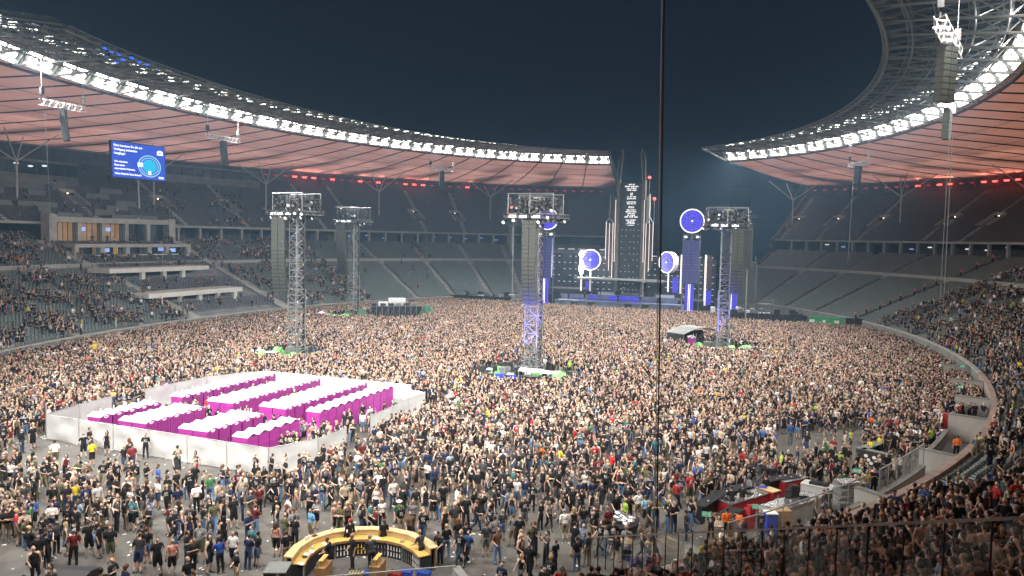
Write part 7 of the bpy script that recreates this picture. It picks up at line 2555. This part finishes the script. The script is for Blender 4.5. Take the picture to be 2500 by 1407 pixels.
# ---- assign looks
N = len(PEOPLE)
si, ti, hi_, ki = pick(SHIRTS, N), pick(TROUS, N), pick(HAIRS, N), pick(SKINS, N)
W_FLOOR = np.array([8, 8, 4, 7, 7, 5, 7, 5, 6, 6, 5, 6, 4, 2.5, 2.5, 5, 0, 0, 1.0, 1.0, 0, 0, 1.2, 3])
W_STAND = np.array([9, 9, 3, 8, 5, 4, 4, 3, 7, 7, 6, 3, 3, 1.6, 1.6, 4, 5, 5, 0.7, 1.0, 0, 0, 1, 3])
W_DENSE = np.array([9, 9, 2, 8, 6, 5, 3, 2, 6, 7, 6, 3, 4, 3.5, 3.5, 4, 0, 0, 2.6, 1.6, 0, 0, 1, 3])
def jit(c, s=0.25):
    k = 1 + random.uniform(-s, s)
    return tuple(max(0.004, x * k) for x in c)
HAND = []
def hand(u, v, spec, shirt, trouser, hair, label, yaw=None, z=0.0, h=1.0, scale=None):
    """a person read off the photograph: image point of the feet on height z"""
    P = at_z(u, v, z)
    HAND.append(dict(P=P, spec=spec, shirt=shirt, trouser=trouser, hair=hair, label=label, yaw=yaw, scale=scale or h))
SH = {n: c for n, c, _ in SHIRTS}
TR = {n: c for n, c, _ in TROUS}
HR = {n: c for n, c, _ in HAIRS}
SH.update({"plaid blue": (0.22, 0.42, 0.50), "hi-vis yellow": (0.70, 0.62, 0.02), "hi-vis orange": (0.85, 0.17, 0.02), "pale green": (0.42, 0.48, 0.25), "royal blue": (0.02, 0.07, 0.32), "purple": (0.10, 0.04, 0.22), "sky blue": (0.12, 0.33, 0.55)})
HR.update({"white": (0.7, 0.7, 0.66), "straw": (0.55, 0.42, 0.22), "red": (0.35, 0.02, 0.02)})
toC = None
def away(u):   # facing away from the camera
    return "away"
# hand-placed figures ------------------------------------------------------
hand(540, 1400, 5, "royal blue", "black", "dark brown", "person in royal blue t-shirt standing alone near the bottom edge", 0.4)
hand(420, 1408, 0, "salmon", "black", "blond", "person in pale pink shirt at the bottom edge left of the blue t-shirt", 0.2)
hand(468, 1406, 5, "black", "black", "dark brown", "person in black with pale scarf beside the pink shirted one", 3.4)
hand(603, 1392, 5, "navy", "dark blue", "dark brown", "person in navy shirt on a phone left of the curved bar", -0.6)
hand(625, 1385, 0, "black", "blue denim", "black", "person in black t-shirt and denim shorts left of the curved bar", -0.9)
hand(632, 1262, 3, "dark red", "black", "brown", "person in dark red shirt with arms folded seen from behind", 0.5)
hand(478, 1190, 1, "red", "dark blue", "grey", "person in bright red t-shirt before the white fence", 1.2)
hand(225, 1180 - 40, 0, "yellow", "black", "brown", "person in bright yellow t-shirt and black shorts at the white fence", 0.4)
hand(205, 1120, 2, "black", "black", "grey", "broad person in black cap beside the yellow t-shirt at the fence", 0.3)
hand(262, 1112, 8, "black", "black", "dark brown", "person in black tank top and shorts against the white fence", 2.9)
hand(302, 1136, 21, "black", "dark blue", "black", "person in black bending down before the white fence", -1.0)
hand(316, 1130, 8, "black", "blue denim", "reddish", "long-haired person in black top and denim shorts at the fence", 0.6)
hand(355, 1120, 1, "black", "black", "brown", "person in black with green print leaning at the fence post", 3.0)
hand(436, 1150, 3, "beige", "black", "dark brown", "person in beige shirt facing the white fence", 0.3)
hand(180, 1385, 1, "dark red", "black", "grey", "stout person in crimson shirt at the far bottom left", 0.2, scale=1.04)
hand(440, 1300, 12, "black", "black", "brown", "person in long black dress left of the open floor", 0.4)
hand(495, 1312, 9, "black", "blue denim", "dark brown", "person in black top and blue jeans walking on open floor", -1.2)
hand(545, 1345, 12, "black", "black", "black", "person in ankle length black dress on the open floor", 0.5)
hand(345, 1365, 6, "black", "black", "dark brown", "person striding in black at the lower left", -0.9)
hand(700, 1385, 1, "black", "khaki", "brown", "person with dark backpack at the left end of the bar", 0.5)
hand(1090, 1366, 9, "black", "blue denim", "blond", "blond long-haired person in blue jeans right of the curved bar", 0.3)
hand(1120, 1350, 10, "black", "black", "reddish", "person in black skirt hands behind, right of the curved bar", 0.4)
hand(1138, 1354, 3, "black", "black", "brown", "person in black t-shirt and shorts right of the jeans wearer", 0.2)
hand(1185, 1360, 0, "charcoal", "grey", "brown", "person in grey t-shirt, left of the three friends on open floor", 0.3)
hand(1207, 1346, 0, "grey", "black", "dark brown", "person in pale grey shirt, second of the friends on open floor", 0.4)
hand(1226, 1322, 0, "charcoal", "light denim" if False else "blue denim", "blond", "person in grey t-shirt and pale denim shorts on open floor", 0.5)
hand(1250, 1336, 4, "grey", "khaki", "brown", "person with shoulder strap and khaki shorts among the friends", 0.2)
hand(1266, 1340, 1, "black", "black", "grey", "person in black trousers, rightmost of the friends on open floor", 0.1)
hand(1331, 1388, 19, "charcoal", "black", "black", "person holding up a phone to film beside the near glass", 2.2)
hand(1353, 1392, 1, "black", "dark blue", "brown", "child in black t-shirt and jeans beside the filming person", 0.8, scale=0.88)
hand(1380, 1322, 0, "white", "khaki", "grey", "person in white t-shirt and khaki shorts by the rubbish tub", 0.2)
hand(1405, 1320, 12, "black", "black", "blond", "person in black sleeveless dress beside the white t-shirt", 0.3)
hand(1424, 1312, 0, "black", "blue denim", "brown", "person in black t-shirt and denim shorts left of the rubbish tub", 0.4)
hand(1450, 1318, 13, "black", "black", "grey", "bald stout person in black t-shirt at the rubbish tub", 0.1)
hand(1484, 1316, 9, "dark red", "black", "reddish", "red-haired person in dark red top at the rubbish tub", 0.4)
hand(1503, 1278, 20, "black", "black", "brown", "person in sunglasses leaning over the far side of the tub", 3.4)
hand(1536, 1280, 20, "black", "black", "black", "person in black leaning on the rubbish tub's far rim", 3.3)
hand(1576, 1286, 0, "plaid blue", "black", "brown", "person in pale blue plaid shirt right of the rubbish tub", 0.6)
hand(1556, 1270, 4, "white", "khaki", "grey", "person in white shirt behind the plaid shirted one", 0.5)
hand(1410, 1396, 1, "black", "blue denim", "dark brown", "person in black t-shirt and jeans leaning on the near glass", 0.7)
hand(1432, 1384, 9, "charcoal", "khaki", "dark brown", "person in olive trousers beside the near glass", 0.9)
hand(1345, 1275, 6, "black", "khaki", "brown", "person in black t-shirt and shorts walking left across open floor", 2.2)
hand(1298, 1252, 1, "black", "black", "brown", "person in black t-shirt with white back print on open floor", 0.2)
hand(1335, 1230, 11, "black", "black", "blond", "person striding right in black trousers on open floor", -1.3)
hand(1417, 1240, 0, "navy", "dark blue", "black", "person in navy cap and shirt at the middle of the floor", 0.3)
hand(1444, 1240, 0, "navy", "blue denim", "brown", "person in navy t-shirt and denim shorts at the middle floor", 0.4)
hand(1470, 1252, 6, "black", "black", "dark brown", "person striding left in black trousers at the middle floor", 2.6)
hand(1340, 1180, 2, "teal", "black", "grey", "person in teal shirt holding folded arms at the floor's middle", 2.9)
hand(1450, 1145, 1, "red", "dark blue", "brown", "person in red t-shirt seen from behind at the floor's middle", 0.4)
hand(1515, 1225, 3, "black", "blue denim", "grey", "person in black polo and denim shorts facing the camera", 3.0)
hand(1540, 1205, 12, "dark red", "dark red" if False else "black", "dark brown", "person in long dark red dress on the middle floor", 2.8)
hand(2060, 1140, 8, "black", "black", "blond", "person in black t-shirt and shorts on open floor near booth", 2.9)
hand(2012, 1168, 1, "black", "dark blue", "dark brown", "person in black t-shirt behind the wide white counter", 3.1)
# bar staff
hand(806, 1400, 20, "black", "black", "brown", "bar worker in black leaning to the left serving island", 1.2)
hand(862, 1392, 1, "black", "black", "blond", "tall bar worker in black between the two serving islands", 2.0)
hand(908, 1398, 20, "charcoal", "black", "grey", "bar worker in dark grey at the right serving island", 0.4)
hand(935, 1350, 9, "black", "black", "brown", "bar worker in black tank top behind the yellow worktop", 0.3)
hand(850, 1350, 23, "black", "black", "red", "bar worker with red dyed hair at the yellow worktop", 0.6)
hand(1028, 1385, 20, "charcoal", "black", "blond", "blond bar worker bending over the right end of the bar", 0.8)
hand(1075, 1378, 20, "black", "black", "black", "person in black leaning on the bar's right end", 2.4)
# guests at the bar
hand(822, 1306, 8, "salmon", "black", "blond", "blond guest leaning on the far side of the bar, left", 3.6)
hand(848, 1304, 8, "brown", "black", "blond", "blond guest in rust top leaning on the bar's far side", 3.6)
hand(760, 1322, 0, "royal blue" if False else "sky blue", "khaki", "brown", "guest in bright blue t-shirt at the bar's left flank", 2.2)
hand(932, 1296, 9, "white", "black", "blond", "blond guest with bare shoulders leaning over the bar's middle", 3.5)
hand(975, 1300, 22, "green", "black", "white", "guest in white hat and green top at the bar's right half", 3.4)
hand(1005, 1302, 23, "grey", "black", "grey", "guest in grey hooded top at the bar's right half", 3.0)
hand(1032, 1318, 8, "black", "black", "blond", "guest with long blond hair at the bar's right end", 2.6)
hand(720, 1345, 9, "black", "black", "dark brown", "guest in black standing at the bar's left shoulder", -0.4)
hand(675, 1360, 8, "salmon", "black", "brown", "bare-shouldered guest at the bar's left end", -0.3)
# kiosk staff
hand(1786, 1262, 20, "black", "black", "brown", "kiosk worker in black bending beside the red crates", 0.5)
hand(1810, 1252, 1, "black", "black", "black", "kiosk worker in black behind the left red counter", 2.6)
hand(1872, 1228, 20, "black", "black", "dark brown", "kiosk worker in black before the yellow board", 0.8)
hand(1775, 1205, 1, "black", "black", "brown", "kiosk worker in black at the dark counter's left part", 2.4)
hand(1935, 1190, 1, "black", "black", "dark brown", "kiosk worker in black by the steel topped counter", 2.8)
hand(1830, 1190, 20, "black", "black", "reddish", "kiosk worker reaching over the dark counter's middle", 2.4)
hand(1812, 1160, 4, "red", "black", "white", "guest in red shirt and white cap at the dark counter", -2.6)
# stewards and yellow shirts by the right wall
hand(2128, 1128, 20, "yellow", "black", "dark brown", "worker in bright yellow shirt behind the black booth, left", 2.2)
hand(2146, 1118, 1, "yellow", "black", "blond", "worker in bright yellow shirt behind the black booth, right", 2.0)
hand(2066, 1178, 21, "hi-vis orange", "black", "dark brown", "steward in orange vest leaning at the tray stack", 0.8)
hand(2133, 1205, 21, "hi-vis orange", "black", "black", "steward in orange vest bending behind the low wall", 0.3)
hand(2125, 1062, 1, "hi-vis orange", "black", "brown", "steward in orange vest in the crowd behind the black booth", 2.8)
hand(2334, 1120, 1, "hi-vis orange", "black", "dark brown", "steward in orange vest seen from behind at the cross wall", 0.2)
hand(2363, 958, 1, "hi-vis orange", "black", "brown", "steward in orange vest in the sunken stairs farther along", 2.0)
hand(2270, 1100, 4, "lime", "black", "brown", "steward in lime vest beside the blue cloth table", 0.8)
hand(1772, 1318, 1, "hi-vis orange", "black", "black", "steward in orange vest beside the pallet stack", 0.4)
hand(1815, 1322, 21, "hi-vis orange", "black", "dark brown", "steward in orange vest bending right of the pallet stack", 0.9)
hand(2252, 1112, 13, "dark red", "black", "brown", "person in maroon shirt leaning on glass by the right wall", 1.2)

def colour_name(tab, c):
    return c
# stand figures that catch the eye (image point of the feet, height of their row)
def stand_hand(u, v, d, spec, shirt, trouser, hair, label, yaw=None, scale=1.0):
    """v is where the head is"""
    lo_, hi__ = 8.0, 90.0
    D = sight(u, v)
    for t in np.arange(8, 90, 0.1):
        P = CAM_POS + t * D
        dd = ring_d(P[0], P[1])
        if dd < d: 
            d_ok = dd
            break
    HAND.append(dict(P=Vector((P[0], P[1], row_z(d))), spec=spec, shirt=shirt, trouser=trouser, hair=hair, label=label, yaw=yaw, scale=scale))
def on_stand(u, v, spec, shirt, trouser, hair, label, yaw=None, scale=1.0, hgt=1.65):
    """v: image row of the head; find the row of the stand whose standing head falls there"""
    D = sight(u, v)
    for t in np.arange(10.5, 120, 0.05):
        P = CAM_POS + t * D
        dd = ring_d(P[0], P[1])
        if dd < 0.4:
            break
        if P[2] - z_low(dd - 0.3) < hgt * scale:
            break
    dd = max(0.45, ring_d(P[0], P[1]))
    row = min(LOW_ROWS, key=lambda q: abs(q + 0.35 - dd))
    ph = ring_phi(P[0], P[1], dd)
    Q = ring(ph, row + 0.35)
    HAND.append(dict(P=Vector((Q.x, Q.y, row_z(row))), spec=spec, shirt=shirt, trouser=trouser, hair=hair, label=label, yaw=yaw, scale=scale))
on_stand(2345, 1290, 1, "white", "black", "dark brown", "person in loose white shirt in the near stand at the lower right", 0.3, 1.05)
on_stand(1708, 1318, 1, "hi-vis yellow", "black", "black", "person in bright yellow t-shirt behind the sloping balustrade", 0.3)
on_stand(1735, 1300, 1, "charcoal", "black", "dark brown", "person in grey t-shirt facing up the stand beside the yellow shirt", 2.9)
on_stand(2380, 1052, 2, "pale green", "khaki", "brown", "person in pale green t-shirt on the walkway above the curved wall", 2.8)
on_stand(2440, 1062, 0, "white", "black", "brown", "person in white tank top in the stand right of the curved wall", 2.8)
on_stand(2020, 1280, 1, "white", "black", "brown", "person in pale shirt among the near stand crowd above the wall", 0.4)
on_stand(2325, 1155, 1, "teal", "black", "dark brown", "person in turquoise top in the crowd above the low wall", 2.9)
on_stand(2450, 1010, 8, "beige", "white", "blond", "person in beige top and white shorts high on the right walkway", 2.8)
on_stand(1605, 1368, 1, "red", "black", "grey", "person in red t-shirt at the bottom edge under the cable", 0.2)
on_stand(1660, 1372, 1, "black", "black", "dark brown", "broad person in black t-shirt with back print at the bottom", 0.3, 1.03)
on_stand(2285, 1250, 3, "salmon", "black", "blond", "bare-armed person in peach top in the near stand", 0.5)
# row of stewards on the empty aisle of the right stand
for k, (dd) in enumerate((1, 3.5, 6, 8.5, 11, 13.5, 16, 19, 24, 28, 32)):
    P = ring(304.6 + 0.25 * math.sin(k * 2.1), dd)
    HAND.append(dict(P=Vector((P.x, P.y, row_z(dd))), spec=1, shirt="salmon", trouser="black", hair="dark brown", label="steward in salmon vest on the right stand's empty aisle, %s from the floor" % ("first second third fourth fifth sixth seventh eighth ninth tenth eleventh".split()[k]), yaw=2.6, scale=1.0))
# crew on the stage
for k, (u, v, sp) in enumerate(((1388, 728, 20), (1427, 731, 6), (1509, 735, 1), (1563, 738, 21))):
    P = on_x(u, v, SX + 2.2)
    HAND.append(dict(P=Vector((P.x, P.y, 2.21)), spec=sp, shirt="black", trouser="black", hair="black", label="stagehand in black on the blue lit deck, %s from the left" % ("first second third fourth".split()[k]), yaw=3.0, scale=1.0))
# singled-out figures far off in the crowd
hand(232, 880, 18, "yellow", "black", "yellow" if False else "straw", "person in a bright yellow costume standing out of the far left crowd", 3.2, scale=1.35)

def add_person(P, yaw, spec, shirt, trouser, hair, skin, scale, label, group, pr):
    o = bpy.data.objects.new("person", HI[spec])
    col.objects.link(o)
    o.location = P
    o.rotation_euler = (random.gauss(0, 0.03), random.gauss(0, 0.035), yaw)
    o.scale = (scale, scale, scale)
    o["shirt_tone"] = shirt; o["trouser_tone"] = trouser; o["hair_tone"] = hair; o["skin_tone"] = skin; o["print_amount"] = pr
    tag(o, label, "person", group)
    return o
for h in HAND:
    P = h["P"]
    away_yaw = math.atan2(P.y - CAM_POS[1], P.x - CAM_POS[0])
    yaw = away_yaw + (h["yaw"] if h["yaw"] is not None else 0.0)
    add_person(P, yaw, h["spec"], jit(SH[h["shirt"]], 0.08), jit(TR[h["trouser"]], 0.1), jit(HR[h["hair"]], 0.1), SKINS[random.randrange(len(SKINS))][0], h["scale"] * random.uniform(0.97, 1.03),
               h["label"], "people in the arena", 1.0 if "print" in h["label"] else 0.0)
hp_ = np.array([[h["P"].x, h["P"].y] for h in HAND])

# ---- everybody else: the nearest become persons, the mass one crowd
px_ = []
recs = []
for i, p in enumerate(PEOPLE):
    x, y, z = p[0], p[1], p[2]
    if np.min((hp_[:, 0] - x) ** 2 + (hp_[:, 1] - y) ** 2) < 0.42 ** 2:
        continue
    if p[5] == "right stand":
        # leave the balustrade itself free
        ax, ay = a0.x, a0.y; bx_, by_ = a1.x, a1.y
        L2 = (bx_ - ax) ** 2 + (by_ - ay) ** 2
        t = max(0, min(1, ((x - ax) * (bx_ - ax) + (y - ay) * (by_ - ay)) / L2))
        if (x - ax - t * (bx_ - ax)) ** 2 + (y - ay - t * (by_ - ay)) ** 2 < 0.35 ** 2: continue
        # left of the balustrade the stand lies below the frame: only its lowest rows show
        side_ = (bx_ - ax) * (y - ay) - (by_ - ay) * (x - ax)
    u, v, dp = to_px((x, y, z + 1.55))
    zone = p[5]
    if zone == "floor":
        wts = W_DENSE if dp > 62 else W_FLOOR
    else:
        wts = W_STAND if zone != "compound" else W_FLOOR
    sp = int(rng.choice(len(SPECS), p=wts / wts.sum()))
    cy_ = cam_yaw(x, y)
    if zone == "floor":
        yaw = cy_ + random.gauss(0, 0.9) if random.random() < (0.66 if dp > 50 else 0.45) else random.uniform(0, 6.28)
    elif zone in ("left stand", "upper stand"):
        yaw = math.atan2(-y, -x) + random.gauss(0, 0.7)
        if SPECS[sp]["pose"].startswith("sit"): yaw = math.atan2(-y, -x) + random.gauss(0, 0.15)
    elif zone == "right stand":
        yaw = math.atan2(-y, -x) + random.gauss(0, 0.7) + (math.pi if random.random() < 0.22 else 0)
        if SPECS[sp]["pose"].startswith("sit"): yaw = math.atan2(-y, -x) + random.gauss(0, 0.15)
    else:
        yaw = random.uniform(0, 6.28)
    sc_ = random.gauss(1.0, 0.045) * (0.95 if SPECS[sp].get("female") else 1.02)
    recs.append((dp if (-20 < u < 2520 and v < 1440) else 1e6 + dp, x, y, z, yaw, sp, sc_, i, zone, u, v))
recs.sort()
N_IND = 300 - min(len(HAND), 110) + 40
ind, rest = recs[:N_IND], recs[N_IND:]
ORD = ["first", "second", "third", "fourth", "fifth", "sixth", "seventh", "eighth", "ninth", "tenth", "eleventh", "twelfth", "thirteenth", "fourteenth", "fifteenth", "sixteenth", "seventeenth", "eighteenth", "nineteenth", "twentieth"] + ["%dth" % k for k in range(21, 120)]
rowcount = {}
LAND = {"the curved bar": (-75, -17.5), "the rubbish tub": (-67, -28.8), "the kiosk": (-59, -34.5), "the white fence": (-66, 6), "the near glass balustrade": (-75, -27), "the black bin by the bar": (-78.6, -15.4), "the compound's fence corner": (-64, -5.5), "the bottom left container": tuple(at_z(168, 1398, 1.2))[:2], "the pallet stack": (-65, -33)}
lab_seen = {}
order = sorted(range(len(ind)), key=lambda k: ind[k][9])
for k in order:
    dp, x, y, z, yaw, sp, sc_, i, zone, u, v = ind[k]
    sh, tr, ha, sk = SHIRTS[si[i]], TROUS[ti[i]], HAIRS[hi_[i]], SKINS[ki[i]]
    S = SPECS[sp]
    pw = POSE_WORD[S["pose"]]
    low = {"long": "trousers", "shorts": "shorts", "skirt": "skirt", "dress": "dress"}[S["legs"]]
    hword = {"bald": "bald", "long": "long %s hair" % ha[0], "cap": "%s cap" % ha[0], "hat": "%s hat" % ha[0]}.get(S["hair"], "%s hair" % ha[0])
    if zone == "right stand":
        rr = min(range(len(LOW_ROWS)), key=lambda q: abs(row_z(LOW_ROWS[q]) - z))
        rowcount[rr] = rowcount.get(rr, 0) + 1
        lab = "person %s in %s top, %s, row %d, %s from left" % (pw, sh[0], hword, rr + 1, ORD[rowcount[rr] - 1])
        if len(lab.split()) > 16:
            lab = "person in %s top, %s, row %d, %s from left" % (sh[0], hword, rr + 1, ORD[rowcount[rr] - 1])
        grp = "people in the near stand"
    else:
        nm, lp = min(LAND.items(), key=lambda q: (q[1][0] - x) ** 2 + (q[1][1] - y) ** 2)
        lu, lv, ld = to_px((lp[0], lp[1], 1.0))
        rel_ = ("left of" if u < lu - 60 else "right of" if u > lu + 60 else "behind" if dp > ld else "before")
        lab = "person %s in %s top and %s %s, %s, %s %s" % (pw, sh[0], tr[0] if low != "dress" else "", low, hword, rel_, nm)
        lab = " ".join(lab.split())
        grp = "people on the open floor"
    if len(lab.split()) > 16:
        lab = lab.replace(" " + hword + ",", "")
    if lab in lab_seen:
        lab_seen[lab] += 1
        lab2 = lab + ", %s from left" % ORD[lab_seen[lab] - 1]
        lab = lab2 if len(lab2.split()) <= 16 else lab
    else:
        lab_seen[lab] = 1
    pr_ = 1.0 if (sh[0] in ("black", "charcoal") and random.random() < 0.45) else 0.0
    add_person((x, y, z), yaw, sp, jit(sh[1]), jit(tr[1]), jit(ha[1]), jit(sk[0], 0.1), sc_, lab, grp, pr_)

# ---- the crowd: one object, points with instanced figures
cc = bpy.data.collections.new("crowd_figures")
for i, me in enumerate(LO):
    o = bpy.data.objects.new("crowd_figure_%02d" % i, me)
    cc.objects.link(o)
n = len(rest)
me = bpy.data.meshes.new("crowd")
me.vertices.add(n)
A = np.array([[r[1], r[2], r[3]] for r in rest], np.float32)
me.vertices.foreach_set("co", A.ravel())
def fattr(name, typ, data):
    a = me.attributes.new(name, typ, 'POINT')
    key = {"FLOAT": "value", "INT": "value", "FLOAT_VECTOR": "vector", "FLOAT_COLOR": "color"}[typ]
    a.data.foreach_set(key, np.ascontiguousarray(data).ravel())
fattr("yaw", "FLOAT_VECTOR", np.array([[random.gauss(0, 0.04), random.gauss(0, 0.045), r[4]] for r in rest], np.float32))
fattr("size", "FLOAT", np.array([r[6] for r in rest], np.float32))
fattr("figure", "INT", np.array([r[5] for r in rest], np.int32))
def cols(tab, idx, s, pos):
    c = np.array([tab[idx[r[7]]][pos] for r in rest], np.float32)
    c = c * (1 + rng.uniform(-s, s, (n, 1)))
    return np.concatenate([np.clip(c, 0.004, 1), np.ones((n, 1))], 1).astype(np.float32)
fattr("shirt_tone", "FLOAT_COLOR", cols(SHIRTS, si, 0.3, 1))
fattr("trouser_tone", "FLOAT_COLOR", cols(TROUS, ti, 0.3, 1))
fattr("hair_tone", "FLOAT_COLOR", cols(HAIRS, hi_, 0.3, 1))
fattr("skin_tone", "FLOAT_COLOR", cols(SKINS, ki, 0.15, 0))
fattr("print_amount", "FLOAT", (rng.random(n) < 0.35).astype(np.float32))
crowd = bpy.data.objects.new("crowd", me)
col.objects.link(crowd)
tag(crowd, "dense crowd of thousands of people filling the arena floor and stands", "crowd", kind="stuff")
ng = bpy.data.node_groups.new("crowd_nodes", 'GeometryNodeTree')
ng.interface.new_socket("Geometry", in_out='INPUT', socket_type='NodeSocketGeometry')
ng.interface.new_socket("Geometry", in_out='OUTPUT', socket_type='NodeSocketGeometry')
gi, go = ng.nodes.new("NodeGroupInput"), ng.nodes.new("NodeGroupOutput")
iop = ng.nodes.new("GeometryNodeInstanceOnPoints")
ci = ng.nodes.new("GeometryNodeCollectionInfo")
ci.inputs[0].default_value = cc
ci.inputs[1].default_value = True
ci.inputs[2].default_value = True
def named(nm, typ):
    q = ng.nodes.new("GeometryNodeInputNamedAttribute"); q.data_type = typ; q.inputs[0].default_value = nm
    return q.outputs[0]
ng.links.new(gi.outputs[0], iop.inputs["Points"])
ng.links.new(ci.outputs[0], iop.inputs["Instance"])
iop.inputs["Pick Instance"].default_value = True
ng.links.new(named("figure", 'INT'), iop.inputs["Instance Index"])
er = ng.nodes.new("FunctionNodeEulerToRotation")
ng.links.new(named("yaw", 'FLOAT_VECTOR'), er.inputs[0])
ng.links.new(er.outputs[0], iop.inputs["Rotation"])
ng.links.new(named("size", 'FLOAT'), iop.inputs["Scale"])
ng.links.new(iop.outputs[0], go.inputs[0])
md = crowd.modifiers.new("crowd", 'NODES')
md.node_group = ng
print("individuals", len(ind) + len(HAND), "crowd", n)
# ================================================================ HAZE
hz = MB()
hz.box((0, 0, 24.2), (3010, 3010, 52.4))
haze = hz.build("haze", "black")
haze.data.materials.clear()
hm = bpy.data.materials.new("haze_air")
hm.use_nodes = True
nt = hm.node_tree
for q in list(nt.nodes):
    nt.nodes.remove(q)
ho_ = nt.nodes.new("ShaderNodeOutputMaterial")
pv = nt.nodes.new("ShaderNodeVolumePrincipled")
pv.inputs["Color"].default_value = (0.42, 0.70, 1.0, 1)
pv.inputs["Density"].default_value = HAZE_D
pv.inputs["Anisotropy"].default_value = 0.35
nt.links.new(pv.outputs[0], ho_.inputs["Volume"])
haze.data.materials.append(hm)
tag(haze, "thin smoky haze hanging in the lit stadium air", "haze", kind="stuff")
haze.display_type = 'WIRE'
